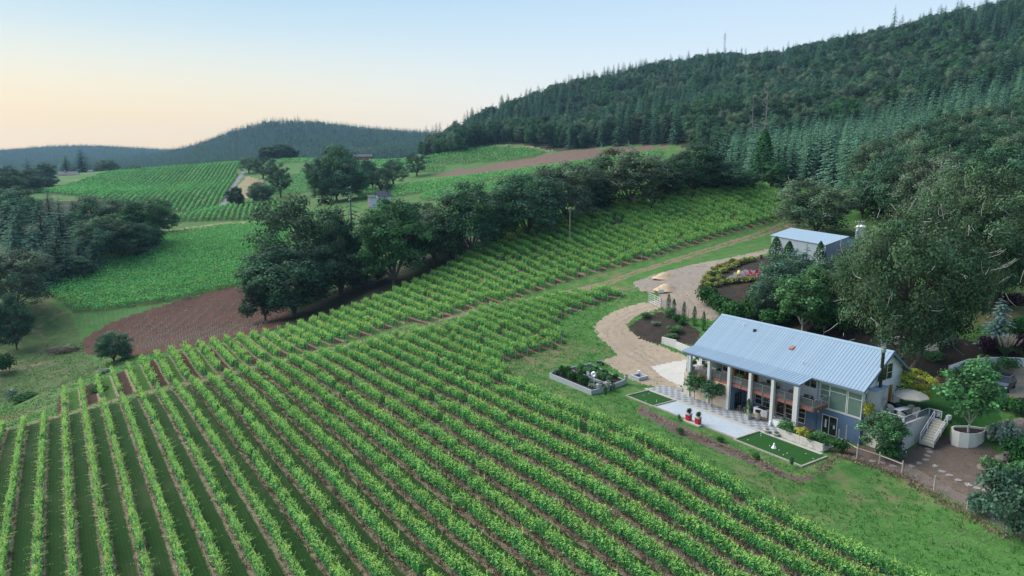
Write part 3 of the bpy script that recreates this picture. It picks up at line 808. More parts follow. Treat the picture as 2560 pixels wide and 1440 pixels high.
# upper block
g_up = 'vine rows of the upper block below the tree belt'
ui = 0
for k in range(-2, 84):
    v = rowv(k)
    for a, b in runs(upper_poly, DU, DV, v, 0.5, 100, 230):
        ui += 1
        plant_row(k, a, b, 'slim' if k <= 7 else 'upper', 'vine row between grass track and tree belt, %s from its left' % ordinal(ui), g_up, posts=k < 60)
# valley blocks and far blocks: direction in plan, spacing
def block(polys, ang, spacing, per_m, size, label, group, seed, **kw):
    dirv = np.array([math.cos(ang), math.sin(ang)]); nrm = np.array([dirv[1], -dirv[0]])
    n = 0
    for poly in polys:
        P = np.asarray(poly); o0 = (P@nrm).min(); o1 = (P@nrm).max(); a0 = (P@dirv).min(); a1 = (P@dirv).max()
        off = o0 + spacing*0.5
        while off < o1:
            for a, b in runs(poly, dirv, nrm, off, 1.0, a0, a1):
                n += 1
                vine_row(a, b, dirv, nrm, off, per_m, size, seed+n, label % ordinal(n), group, posts=False, trunk=False, **kw)
            off += spacing
    return n
VB = ZP['valley_vineyard_floor']
_vq = ground_at([(190,783),(640,706)])[:, :2]; _va = math.atan2(*(_vq[1]-_vq[0])[::-1])
n1 = block(VB[:1], _va, 2.7, 24, 0.55, 'vine row in the wide valley block, %s from its left', 'vine rows of the wide valley block', 2000, hw=0.85, zlo=0.3, zhi=1.95, tips=0.2)
n2 = block(VB[1:2], UAZ - 0.25, 2.9, 13, 0.75, 'vine row above the dry grass band, %s from its left', 'vine rows of the strip above the dry grass', 3000, hw=0.6)
_hp = ground_at([(500,528),(588,415)])[:, :2]; _ha = math.atan2(*(_hp[1]-_hp[0])[::-1])
n3 = block(VB[2:3], _ha + 0.02, 3.4, 6.5, 1.1, 'far vine row on the smooth hill, %s from its left', 'far vine rows on the smooth hill', 4000, hw=0.7, zhi=1.9, tips=0.05)
print('rows', len(near_rows), ui, n1, n2, n3)
# the middle distance: vines too far to part
def far_vines(poly, ang, spacing, per_m, size, seed, name_label):
    dirv = np.array([math.cos(ang), math.sin(ang)]); nrm = np.array([dirv[1], -dirv[0]])
    P = np.asarray(poly); o0 = (P@nrm).min(); o1 = (P@nrm).max(); a0 = (P@dirv).min(); a1 = (P@dirv).max()
    VV, FF, CC, nv, off, s = [], [], [], 0, o0+spacing/2, seed
    while off < o1:
        for a, b in runs(poly, dirv, nrm, off, 1.5, a0, a1):
            s += 1
            V, F, c = foliage(a, b, dirv, nrm, off, per_m, size, s, hw=0.6, zhi=1.9, tips=0.05)
            VV.append(V); FF.append(F+nv); CC.append(c); nv += len(V)
        off += spacing
    if VV: mobj('vine_rows', np_mesh('vine_rows', np.concatenate(VV), np.concatenate(FF), LEAF_VINE, np.concatenate(CC)), kind='stuff', label=name_label)
far_vines(MIDV[0], UAZ, 4.5, 3, 1.1, 5000, 'thin strip of vines beyond the dark round trees')
far_vines(MIDV[1], 0.5, 4.5, 3.0, 1.1, 5100, 'green vines on the round hill below the forest edge')
far_vines(MIDV[2], UAZ, 4.0, 3.5, 1.0, 5200, 'green vines left of the brown field')
far_vines(MIDV[3], UAZ, 3.6, 4.5, 0.9, 5300, 'long strip of vines below the brown field')
far_vines(MIDV[4], UAZ, 3.4, 5.5, 0.8, 5400, 'vines just behind the belt of dark trees')
far_vines(MIDV[5], UAZ, 3.6, 3.5, 0.9, 5500, 'rough vines beside the grey road')
# ------------------------------------------------------------------ trees
M_BARK = paint('grey_bark', (0.085,0.072,0.06), 0.95, var=0.35, scale=3.0)
M_BARKPALE = paint('pale_lichen_bark', (0.36,0.36,0.31), 0.95, var=0.3, scale=3.0)
M_DEAD = paint('dead_wood', (0.20,0.185,0.175), 0.95, var=0.25, scale=2.0)

def tube_np(pts, rad, seg=5):
    pts = np.asarray(pts, float); k = len(pts)
    V, F = [], []
    for i in range(k):
        t = pts[min(i+1,k-1)]-pts[max(i-1,0)]; t /= np.linalg.norm(t)+1e-9
        a = np.cross(t, (0.31,0.95,0.02) if abs(t[2]) > 0.9 else (0,0,1)); a /= np.linalg.norm(a)+1e-9; b = np.cross(t, a)
        w = 2*np.pi*np.arange(seg)/seg
        V.append(pts[i] + rad[i]*(np.cos(w)[:,None]*a + np.sin(w)[:,None]*b))
    for i in range(k-1):
        for j in range(seg): F.append((i*seg+j, i*seg+(j+1)%seg, (i+1)*seg+(j+1)%seg, (i+1)*seg+j))
    return np.concatenate(V), np.array(F)
class Acc:
    def __init__(s): s.V, s.F, s.C, s.n = [], [], [], 0
    def add(s, V, F, c=None):
        s.V.append(V); s.F.append(np.asarray(F)+s.n); s.n += len(V)
        if c is not None: s.C.append(np.broadcast_to(c, (len(V),3)) if np.ndim(c) == 1 else c)
    def mesh(s, name, mat):
        return np_mesh(name, np.concatenate(s.V), np.concatenate(s.F), mat, np.concatenate(s.C) if s.C else None)

def bent(a, b, r, n=4, amp=0.12):
    a, b = np.asarray(a, float), np.asarray(b, float); L = np.linalg.norm(b-a)
    t = np.linspace(0, 1, n)[:,None]
    off = np.cumsum(r.normal(0, amp*L/n, (n,3)), 0); off *= np.sin(np.pi*t*0.5)*(t < 1)+ (t>=1)*0.0
    off[0] = 0
    return a + (b-a)*t + off

def broadleaf(seed, h=14.0, w=11.0, trunk_h=0.22, clumps=46, per=110, leaf=0.42, rc=1.5, shape=0.8, boxy=2.5, tint=(1,1,1), tvar=0.30, twigs=0, gap=0.0, flat=1.0, open_=0.0, lean=0.0, stems=1, tr=0.022):
    """returns (crown vertices.., trunk..) of a tree h metres high"""
    r = np.random.default_rng(seed); cr, tk = Acc(), Acc()
    cz = h*(trunk_h + (1-trunk_h)*0.48); hz = h*(1-trunk_h)*0.52; rx = w/2
    ph = r.uniform(0, 6.28, 6)
    cen = []
    tries = 0
    while len(cen) < clumps and tries < 4000:
        tries += 1
        d = r.normal(0, 1, 3); d /= np.linalg.norm(d)
        if d[2] < -0.75: continue
        az = math.atan2(d[1], d[0])
        lump = 1 + 0.13*math.sin(2*az+ph[0]+2*d[2]) + 0.10*math.sin(3*az+ph[1]) + 0.10*math.sin(5*d[2]+ph[2]+az)
        rad = (r.uniform(0.42, 1.0)**0.5)*lump
        sup = (abs(d[0])**boxy + abs(d[1])**boxy + abs(d[2])**boxy)**(-1/boxy)
        c = np.array([d[0]*rx*rad*sup, d[1]*rx*rad*sup, cz + d[2]*hz*min(rad, 1.05)*sup])
        c[:2] *= 1 - 0.15*max(0, -d[2])
        c -= np.array((d[0], d[1], d[2]*0.6))*rc*0.6
        if any(np.linalg.norm((c-o)*np.array((1,1,1.2))) < rc*(0.80+0.5*open_) for o in cen): continue
        cen.append(c)
    cen = np.array(cen)
    cen[:,0] += lean*cen[:,2]
    for c in cen:
        k = int(per*r.uniform(0.6, 1.3)); rr = rc*r.uniform(0.75, 1.25)
        d = r.normal(0, 1, (k,3)); d /= np.linalg.norm(d, axis=1)[:,None]
        low = d[:,2] < -0.55; d[low,2] *= -r.random(low.sum())
        p = c + d*rr*(r.random((k,1))**0.35)*np.array((1,1,flat))
        V, F = leaf_quads(p, d*1.5 + (c-np.array((0,0,cz)))*0.12, np.full(k, leaf), r, up=0.25)
        tc = np.array(tint)*(1+r.normal(0, tvar))*(1+r.normal(0, 0.05, 3))
        col = tc*(1+r.normal(0, 0.22, (k,1)))
        cr.add(V, F, np.clip(np.repeat(col, 4, 0), 0.15, 3))
    # trunk, limbs, branches
    th = h*trunk_h
    R = h*tr
    hubs = []
    for sidx in range(stems):
        a = np.array((0.0,0,0)) if stems == 1 else np.array((math.cos(sidx*2.1)*R*1.5, math.sin(sidx*2.1)*R*1.5, 0))
        top = np.array((lean*th + (0 if stems == 1 else math.cos(sidx*2.1)*w*0.10), 0 if stems == 1 else math.sin(sidx*2.1)*w*0.10, th*1.05))
        P = bent(a - np.array((0,0,0.5)), top, r, 4, 0.08); V, F = tube_np(P, [R*1.35, R*1.05, R*0.95, R*0.9], 7); tk.add(V, F)
        hubs.append(top)
    nl = 7
    limb_end = []
    for i in range(nl):
        hb = hubs[i % len(hubs)]
        az = 6.28*i/nl + r.uniform(-.3,.3); el = r.uniform(0.45, 1.25)
        e = np.array((math.cos(az)*math.cos(el)*rx*0.55 + lean*cz, math.sin(az)*math.cos(el)*rx*0.55, th + math.sin(el)*(cz+hz*0.3-th)))
        P = bent(hb, e, r, 4, 0.22); V, F = tube_np(P, np.array((0.62,0.5,0.4,0.28))*R, 5); tk.add(V, F)
        limb_end.append((P[1], P[2], P[3]))
    LE = np.array([q for t_ in limb_end for q in t_])
    for c in cen:
        j = np.argmin(np.linalg.norm(LE-c, axis=1) + 0.6*np.maximum(0, LE[:,2]-c[2]))
        P = bent(LE[j], c, r, 3, 0.25); V, F = tube_np(P, np.array((0.22,0.15,0.06))*R, 4); tk.add(V, F)
    Vc = np.concatenate(cr.V); kz = h/np.percentile(Vc[:,2], 99.7); kr = (w/2)/np.percentile(np.hypot(Vc[:,0]-lean*Vc[:,2], Vc[:,1]), 97)
    for A in (cr, tk):
        A.V = [v_*np.array((kr, kr, kz)) if A is cr else v_*np.array((kr, kr, kz)) for v_ in A.V]
    cen = cen*np.array((kr, kr, kz)); rc = rc*0.5*(kr+kz); cz = cz*kz
    tw = None
    if twigs:
        tw = Acc()
        for _ in range(twigs):
            c = cen[r.integers(len(cen))]; out = c-np.array((0,0,cz*0.8)); out /= np.linalg.norm(out)+1e-9
            a = c + out*rc*0.5 + r.normal(0, 0.35*rc, 3); b = a + (out*0.9+r.normal(0,0.6,3)+np.array((0,0,0.15)))*r.uniform(0.5,1.0)*rc
            V, F = tube_np(bent(a, b, r, 3, 0.3), (0.045,0.03,0.015), 3); tw.add(V, F)
            if r.random() < 0.6:
                m = (a+b)/2; V, F = tube_np(bent(m, m+r.normal(0,0.5,3)*0.5+(b-a)*0.3, r, 3, 0.2), (0.035,0.03,0.015), 3); tw.add(V, F)
    return cr, tk, tw

def conifer(seed, h=24.0, w=6.5, whorls=26, per=8, tint=(1,1,1), tvar=0.12, droop=0.35, bare=0.06, tipc=1.5, dens=1.0):
    r = np.random.default_rng(seed); cr, tk = Acc(), Acc()
    V, F = tube_np([(0,0,-0.5),(0,0,h*0.5),(0,0,h*0.95)], (h*0.011, h*0.006, 0.015), 5); tk.add(V, F)
    zs = h*(bare + (1-bare)*np.linspace(0, 1, whorls)**0.92)
    P, Nn, S, Cc = [], [], [], []
    for i, z in enumerate(zs):
        f = 1-(z/h-bare)/(1-bare)
        L = w/2*(f**0.62)*1.0 + 0.12
        n = max(4, int(per*(0.6+0.6*f)*dens))
        a0 = r.uniform(0, 6.28)
        for j in range(n):
            az = a0 + 6.28*j/n + r.uniform(-.3,.3); l = L*r.uniform(0.7, 1.18); dz = r.uniform(-.4,.4)*h/whorls
            dr = np.array((math.cos(az), math.sin(az), 0)); si = np.array((-dr[1], dr[0], 0))
            ns = 3 if l < 1.2 else 4
            pr = None; tc = np.array(tint)*(1+r.normal(0, tvar))
            for s_ in range(ns):
                t0, t1 = s_/ns, (s_+1.15)/ns
                def q(t): return dr*l*t + np.array((0,0,z+dz + l*(0.10*t*4*(1-t)*0.6 - droop*t*t + 0.12*t**4)))
                p0, p1 = q(t0), q(t1); wd = l*0.30*(1-0.72*t0)+0.10
                m = (p0+p1)/2
                for sg in (-1, 1):
                    a = p0 + si*sg*wd*0.15; b = m + si*sg*wd*r.uniform(.8,1.15) - np.array((0,0,wd*r.uniform(0.15,.5)))
                    P.append(np.array([p0, a*0.3+b*0.7, p1, (p0+p1)/2+np.array((0,0,0.06*l))]))
                    Cc.append(tc*(1 + (tipc-1)*t1*(0.5+0.5*(1-f)))*(1+r.normal(0,.12)))
    V = np.concatenate(P); F = np.arange(len(V)).reshape(-1, 4)
    cr.add(V, F, np.repeat(np.clip(np.array(Cc),0.1,3), 4, 0))
    return cr, tk, None

def column_tree(seed, h=5.0, w=1.6, n=1400, leaf=0.16, tint=(1,1,1), cone=0.6, core=True):
    """clipped or naturally columnar evergreen: dense small sprays on a pointed body"""
    r = np.random.default_rng(seed); cr, tk = Acc(), Acc()
    z = r.random(n)**(0.75); az = r.uniform(0, 6.28, n)
    pr = np.sin(np.pi*np.clip(z*0.93+0.07,0,1))**0.5*(1-cone) + (1-z)**0.85*cone
    rad = w/2*pr*r.uniform(0.75, 1.08, n)*(1+0.10*np.sin(3*az+7*z))
    p = np.column_stack([np.cos(az)*rad, np.sin(az)*rad, z*h+0.05])
    nr = np.column_stack([np.cos(az), np.sin(az), np.full(n, 0.5)])*1.6
    V, F = leaf_quads(p, nr, np.full(n, leaf), r, up=0.4)
    cr.add(V, F, np.repeat(np.array(tint)*(1+r.normal(0, .22, (n,1))), 4, 0))
    V, F = tube_np([(0,0,-0.3),(0,0,h*0.8)], (w*0.06+0.02, 0.02), 5); tk.add(V, F)
    return cr, tk, None

def shrub(seed, h=1.2, w=1.8, n=500, leaf=0.16, tint=(1,1,1), lumps=9):
    r = np.random.default_rng(seed); cr = Acc()
    for _ in range(lumps):
        az = r.uniform(0, 6.28); q = r.random()**.6*0.62
        c = np.array((math.cos(az)*w/2*q, math.sin(az)*w/2*q, h*r.uniform(0.3, 0.62))); rr = np.array((w*.28, w*.28, h*.40))*r.uniform(.8,1.2)
        k = n//lumps; d = r.normal(0,1,(k,3)); d /= np.linalg.norm(d,axis=1)[:,None]; d[:,2] = np.where(d[:,2]<-.5, -d[:,2], d[:,2])
        p = c + d*rr*(r.random((k,1))**.3); p[:,2] = np.maximum(p[:,2], 0.03)
        V, F = leaf_quads(p, d*1.5, np.full(k, leaf), r)
        cr.add(V, F, np.repeat(np.array(tint)*(1+r.normal(0,.12))*(1+r.normal(0,.22,(k,1))), 4, 0))
    return cr

L_OAK = leaf_mat('oak_leaf', (0.058,0.125,0.068), 0.25, 0.65, 0.022, 0.34)
L_GREYOAK = leaf_mat('grey_oak_leaf', (0.105,0.160,0.095), 0.25, 0.7, 0.012, 0.15)
L_MAPLE = leaf_mat('maple_leaf', (0.055,0.145,0.060), 0.28, 0.6, 0.015, 0.15)
L_FIR = leaf_mat('fir_needles', (0.058,0.128,0.088), 0.15, 0.75, 0.018, 0.34)
L_SPRUCE = leaf_mat('pale_spruce_needles', (0.085,0.175,0.115), 0.15, 0.75, 0.012, 0.15)
L_FRESH = leaf_mat('fresh_leaf', (0.10,0.23,0.09), 0.32, 0.55, 0.015, 0.12)
L_BIRCH = leaf_mat('greygreen_leaf', (0.085,0.16,0.105), 0.28, 0.6, 0.012, 0.12)
L_CEDAR = leaf_mat('cedar_leaf', (0.030,0.095,0.028), 0.12, 0.85, 0.012, 0.12)
L_YELLOW = leaf_mat('yellowgreen_leaf', (0.26,0.30,0.045), 0.35, 0.55, 0.01, 0.08)
L_PURPLE = leaf_mat('purple_leaf', (0.055,0.020,0.042), 0.2, 0.55, 0.01, 0.1)
L_BLUE = leaf_mat('blue_needles', (0.13,0.21,0.20), 0.1, 0.7, 0.01, 0.08)
L_GREYHERB = leaf_mat('silver_leaf', (0.20,0.27,0.20), 0.2, 0.7, 0.01, 0.1)

PROTO = {}      # kind -> list of (crown mesh, trunk mesh, height, width, twig mesh)
def proto(kind, mat, gen, hs, ws, cnt, bark=M_BARK, **kw):
    L = []
    for i in range(cnt):
        cr, tk, tw = gen(seed=31*i + sum(map(ord, kind)), h=hs, w=ws, **kw)
        L.append((cr.mesh('crown', mat), tk.mesh('trunk', bark), hs, ws, tw.mesh('bare_twigs', M_BARKPALE) if tw else None))
    PROTO[kind] = L
proto('oak', L_OAK, broadleaf, 15, 12, 4, clumps=130, per=150, leaf=0.36, rc=1.4, trunk_h=0.07, tr=0.020)
proto('grey_oak', L_GREYOAK, broadleaf, 15, 12, 3, clumps=120, per=135, leaf=0.34, rc=1.35, trunk_h=0.08, twigs=60)
proto('maple', L_MAPLE, broadleaf, 15, 12, 2, clumps=125, per=140, leaf=0.38, rc=1.45, trunk_h=0.04, flat=0.75)
proto('open_oak', L_OAK, broadleaf, 15, 12, 2, clumps=72, per=140, leaf=0.34, rc=1.4, trunk_h=0.12, open_=0.4, tr=0.03)
proto('fir', L_FIR, conifer, 24, 9.0, 4, per=9, whorls=20)
proto('thin_fir', L_FIR, conifer, 24, 6.0, 2, per=5, whorls=20, droop=0.5, dens=0.8)
proto('spruce', L_SPRUCE, conifer, 22, 8.5, 4, per=9, whorls=17, tipc=1.9, droop=0.30)
proto('young_tree', L_FRESH, broadleaf, 7, 4, 2, clumps=95, per=70, leaf=0.22, rc=0.55, trunk_h=0.12, bark=M_BARKPALE, tr=0.010, boxy=1.7)
proto('birch', L_BIRCH, broadleaf, 8, 5, 3, clumps=95, per=70, leaf=0.24, rc=0.70, trunk_h=0.06, bark=M_BARKPALE, tr=0.008, boxy=1.9, stems=2)
proto('columnar_cedar', L_CEDAR, column_tree, 5, 2.6, 2, n=1500, leaf=0.2, cone=0.75)
proto('cypress', L_CEDAR, column_tree, 3.4, 0.62, 2, n=600, leaf=0.12, cone=0.35)
proto('blue_spruce', L_BLUE, conifer, 9, 4.5, 1, whorls=16, per=10)

tree_n = {}
def tree(kind, loc, h, w, label, cat='tree', group=None, name=None, seed=None):
    i = tree_n.get(kind, 0); tree_n[kind] = i+1
    L = PROTO[kind]; c, t, hs, ws, tw = L[(i if seed is None else seed) % len(L)]
    root = empty(name or {'fir':'fir_tree','thin_fir':'fir_tree','spruce':'spruce_tree','oak':'oak_tree','grey_oak':'oak_tree','open_oak':'oak_tree','maple':'maple_tree','birch':'birch_tree','blue_spruce':'spruce_tree','cypress':'cypress_tree','columnar_cedar':'cedar_tree'}.get(kind, kind), loc, (i*2.399) % 6.28, label, cat, group)
    root.scale = (w/ws, w/ws, h/hs)
    mobj('crown', c, root); mobj('trunk', t, root)
    if tw: mobj('bare_twigs', tw, root, kind='stuff')
    return root
def px_tree(kind, px, top, label, base=None, f=None, wpx=None, group=None, cat='tree', name=None, seed=None, sink=0.0):
    """a tree by the pixel of its top and either its foot pixel or its distance ahead; wpx is the crown width in photograph pixels"""
    if base is not None: p = at(px, base)
    else:
        r = rays([(px, 420)])[0]; x = r[0]/r[1]*f; p = Vector((x, f, float(H(x, f))))
    r = rays([(px, top)])[0]
    zt = EYE + r[2]*(p.y/r[1])
    h = max(1.0, zt - p.z + sink)
    slant = p.y/ (math.cos(PITCH))
    w = (wpx or 60)*slant/FPX*1.04
    return tree(kind, (p.x, p.y, p.z-sink), h, w, label, cat, group, name, seed)

g = 'trees of the dark belt beyond the upper vine block'
BELT = [('oak',735,612,792,None,235,'low dark oak at the near left end of the tree belt by the bare field'),
 ('open_oak',735,492,None,200,250,'tall open oak with gaps in its crown behind the low dark oak'),
 ('oak',835,520,None,197,120,'dark oak between the open oak and the fir in the belt'),
 ('thin_fir',873,452,None,207,105,'thin fir with a pointed top rising out of the belt near the white house'),
 ('grey_oak',855,590,735,None,165,'greyish oak right of the low dark oak at the vine edge'),
 ('maple',985,500,712,None,195,'broad bright green maple in the middle of the tree belt'),
 ('oak',1035,508,None,205,150,'dark oak just behind the right side of the bright maple'),
 ('grey_oak',1085,520,662,None,130,'greyish oak with pale bare branches right of the bright maple'),
 ('oak',1180,456,640,None,180,'tall round topped dark oak in the middle of the belt'),
 ('oak',1125,530,650,None,120,'smaller dark oak left of the tall round topped oak'),
 ('oak',1250,470,612,None,120,'dark oak between the two tall domes of the belt'),
 ('oak',1318,436,592,None,190,'tall broad dark oak left of the grey topped oak in the belt'),
 ('grey_oak',1415,408,558,None,185,'grey topped oak behind the utility pole'),
 ('fir',1500,388,530,None,85,'narrow dark fir standing between two grey oaks in the belt'),
 ('grey_oak',1575,368,518,None,200,'broad grey green oak right of the narrow fir'),
 ('oak',1475,440,535,None,110,'dark oak hidden behind the narrow fir'),
 ('oak',1665,400,496,None,120,'dark oak right of the broad grey green oak'),
 ('oak',1735,362,486,None,140,'dark oak with thin top branches left of the wood corner'),
 ('grey_oak',1705,385,None,265,120,'grey oak just behind the belt near the wood corner'),
 ('oak',1805,405,478,None,140,'dark round oak at the corner of the wood'),
 ('oak',1855,425,474,None,90,'dark low oak beside the columnar tree at the wood edge'),
 ('columnar_cedar',1905,325,472,None,72,'tall narrow columnar evergreen at the wood edge above the vines'),
 ('maple',1935,402,474,None,75,'small fresh green tree right of the columnar evergreen'),
 ('oak',905,560,None,200,110,'dark oak behind the bright maple on its left'),
 ('oak',1385,470,None,235,110,'dark oak behind the grey topped oak'),
 ('oak',1230,500,None,222,120,'dark oak filling the gap behind the round topped oak'),
 ('oak',1540,420,None,255,110,'dark oak in the second line behind the narrow fir'),
 ('oak',640,655,None,182,130,'low dark leafy oak reaching left over the bare field'),]
for kind, px, top, base, f, w, lab in BELT: px_tree(kind, px, top, lab, base, f, w, g)
g = 'trees of the left clump'
LEFT = [('fir',28,498,None,262,95,'broad fir at the left edge of the photo above the grey oak'),('fir',85,500,None,268,95,'second fir from the left edge in the dark clump'),('fir',135,488,None,280,95,'fir with reddish top in the dark left clump'),
 ('fir',60,560,None,235,80,'lower fir in front of the dark left clump'),('fir',120,560,None,238,85,'front fir of the clump above the grassy bank'),('fir',185,520,None,268,85,'fir in the middle of the dark left clump'),
 ('oak',210,490,None,292,110,'round oak at the back of the dark left clump'),('oak',230,545,None,258,130,'brownish oak in the middle of the dark left clump'),('thin_fir',140,600,None,232,60,'thin dead looking fir at the front of the left clump'),
 ('oak',290,500,None,285,110,'oak at the back of the left clump by the vines'),('oak',285,555,None,262,120,'dark oak at the front right of the left clump'),('maple',335,503,None,283,130,'green maple at the right of the left clump'),
 ('maple',393,498,583,None,105,'bright green tree standing at the right end of the left clump'),('fir',10,560,None,226,90,'dark fir cut by the left edge of the photo'),('fir',175,590,None,242,70,'short fir at the foot of the left clump'),
 ('grey_oak',42,628,778,None,185,'grey oak with a bare pale trunk on the grassy bank'),('oak',-15,735,None,180,90,'dark tree cut by the left edge beside the grassy bank'),
 ('oak',285,830,905,None,95,'dark bush like small tree at the corner of the bare soil field'),('oak',330,560,None,270,90,'dark oak tucked under the green maple of the left clump'),('fir',5,500,None,300,100,'back fir at the far left edge'),
 ('fir',240,560,None,275,70,'fir hidden among the oaks of the left clump'),
 ('oak',30,470,None,330,120,'oak at the left edge behind the left clump firs'),('fir',110,470,None,345,70,'fir rising behind the left clump near the far pole'),('fir',170,494,None,310,80,'fir at the back left of the left clump'),('fir',60,620,None,222,80,'fir low on the left side of the clump'),('fir',15,530,None,240,90,'dark fir at the left edge below the taller firs'),
 ('fir',90,600,None,226,80,'dark fir at the foot of the left clump above the bank'),('oak',160,640,None,236,90,'small dark oak at the front foot of the left clump'),('fir',210,600,None,247,70,'fir at the front foot of the left clump'),('oak',60,425,None,480,90,'oak at the left edge below the far fir'),('oak',0,415,None,470,90,'oak cut by the left edge beyond the clump')]
for kind, px, top, base, f, w, lab in LEFT: px_tree(kind, px, top, lab, base, f, w, g)
g = 'trees of the middle distance'
MID = [('fir',68,392,None,520,55,'dark fir left of the far white house'),('fir',28,402,None,500,50,'dark fir nearest the left edge beyond the clump'),('fir',204,370,None,690,62,'tallest dark fir behind the far white house'),('fir',165,384,None,680,45,'slim dark fir behind the far white house'),
 ('oak',110,408,None,560,60,'dark oak beside the far white house'),('oak',15,430,None,430,80,'dark oak at the left edge below the far firs'),('oak',95,440,None,540,60,'dark bush by the far pole'),
 ('oak',270,400,None,760,60,'oak right of the tall far firs'),('oak',340,412,None,800,50,'small oak beyond the smooth hill'),('fir',310,408,None,800,25,'small fir beyond the smooth hill'),
 ('oak',698,360,None,740,80,'wide dark round tree alone on the far ridge'),('oak',672,366,None,735,45,'dark tree joined to the wide round tree on the ridge'),('oak',730,372,None,745,40,'dark tree at the right of the round ridge tree'),
 ('open_oak',622,392,None,610,55,'thin oak at the top end of the grey road'),('open_oak',657,392,None,560,62,'bare stemmed oak right of the grey road'),('open_oak',702,408,495,None,62,'open tall oak standing in the rough field'),
 ('oak',590,466,516,None,44,'low round oak beside the foot of the grey road'),('oak',655,455,508,None,66,'low wide oak right of the foot of the grey road'),
 ('oak',838,364,None,400,115,'tall dark oak of the middle clump'),('oak',808,395,None,395,90,'dark oak on the left of the middle clump'),('oak',868,395,None,392,100,'dark oak on the right of the middle clump'),('oak',905,398,None,430,70,'oak right of the middle clump'),
 ('open_oak',950,420,None,410,70,'low oak behind the small white house'),('open_oak',982,396,None,445,72,'round oak left of the lone field oak'),('open_oak',1042,384,440,None,58,'lone round oak in the field left of the brown field'),
 ('oak',930,405,None,440,40,'narrow oak behind the small white house'),('fir',1190,278,None,840,22,'lone fir standing above the left end of the wooded hill'),('fir',1110,322,None,780,16,'small fir on the low end of the wooded hill')]
for kind, px, top, base, f, w, lab in MID: px_tree(kind, px, top, lab, base, f, w, g)

# ---- the wooded hill: the nearest trees one by one, the rest as one forest
rngf = np.random.default_rng(11)
hill_poly = ZP['woodland_floor'][0]
pts = []
for (y0, y1, sp) in ((150, 420, 7.6), (420, 1500, 11.0)):
    ax = np.arange(-80, 1150, sp); ay = np.arange(y0, y1, sp)
    A, B = np.meshgrid(ax, ay); A = A + rngf.uniform(-.42, .42, A.shape)*sp; B = B + rngf.uniform(-.42, .42, A.shape)*sp
    m = inside(hill_poly, A, B) & (A < B*0.80+8) & (A > -0.3*B)
    pts.append(np.column_stack([A[m], B[m]]))
pts = np.concatenate(pts)
pz = H(pts[:,0], pts[:,1])
# photograph pixel of each foot, for the kind of wood that grows there
cz_, sz_ = math.cos(PITCH), math.sin(PITCH)
def project(x, y, z):
    dz = z-EYE; f = y*cz_ - dz*sz_; up = y*sz_ + dz*cz_
    return 1280 + FPX*x/f, 720 - FPX*up/f
ppx, ppy = project(pts[:,0], pts[:,1], pz)
spruce_zone = np.array([(1795,480),(1790,405),(1900,372),(2100,345),(2300,285),(2620,215),(2620,300),(2350,375),(2260,440),(2140,490)])
oak_zone = np.array([(2140,490),(2260,440),(2350,375),(2620,300),(2620,700),(2300,620)])
zs = inside(spruce_zone, ppx, ppy); zo = inside(oak_zone, ppx, ppy)
nz = np.sin(pts[:,0]*0.021+1.3)*np.sin(pts[:,1]*0.017+0.4) + 0.5*np.sin(pts[:,0]*0.05+pts[:,1]*0.043) + rngf.normal(0, .5, len(pts))
kind = np.where(zs, 2, np.where(zo, 1, np.where(nz > np.where(ppx < 1850, 0.1, 0.6), 0, 1)))
kind[(~zs) & (~zo) & (ppy < 120) & (ppx > 1900) & (rngf.random(len(pts)) < 0.5)] = 0
dist = np.hypot(pts[:,0], pts[:,1])
order = np.argsort(dist)
near_ids = [i for i in order if dist[i] < 420 and ppx[i] < 2600][:190]
nn_k = {0:0,1:0,2:0}
for i in near_ids:
    k = int(kind[i]); nn_k[k] += 1
    p = (pts[i,0], pts[i,1], pz[i]); s = rngf.uniform(.85, 1.15)
    if k == 2: tree('spruce', p, 19*s, 8.0*s, 'pale blue green spruce in the young plantation above the vines, %s counted from the front' % ordinal(nn_k[k]), group='young spruces above the vines')
    elif k == 1: tree('grey_oak' if rngf.random() < 0.35 else 'oak', p, 16*s, 14*s, 'dark broad oak on the right of the wooded hill, %s from the yard' % ordinal(nn_k[k]), group='dark oaks on the right of the wooded hill')
    else: tree('fir', p, 22*s, 8.5*s, 'dark fir at the foot of the wooded hill, %s from the vines' % ordinal(nn_k[k]), group='firs at the foot of the wooded hill')
rest = np.setdiff1d(np.arange(len(pts)), near_ids)

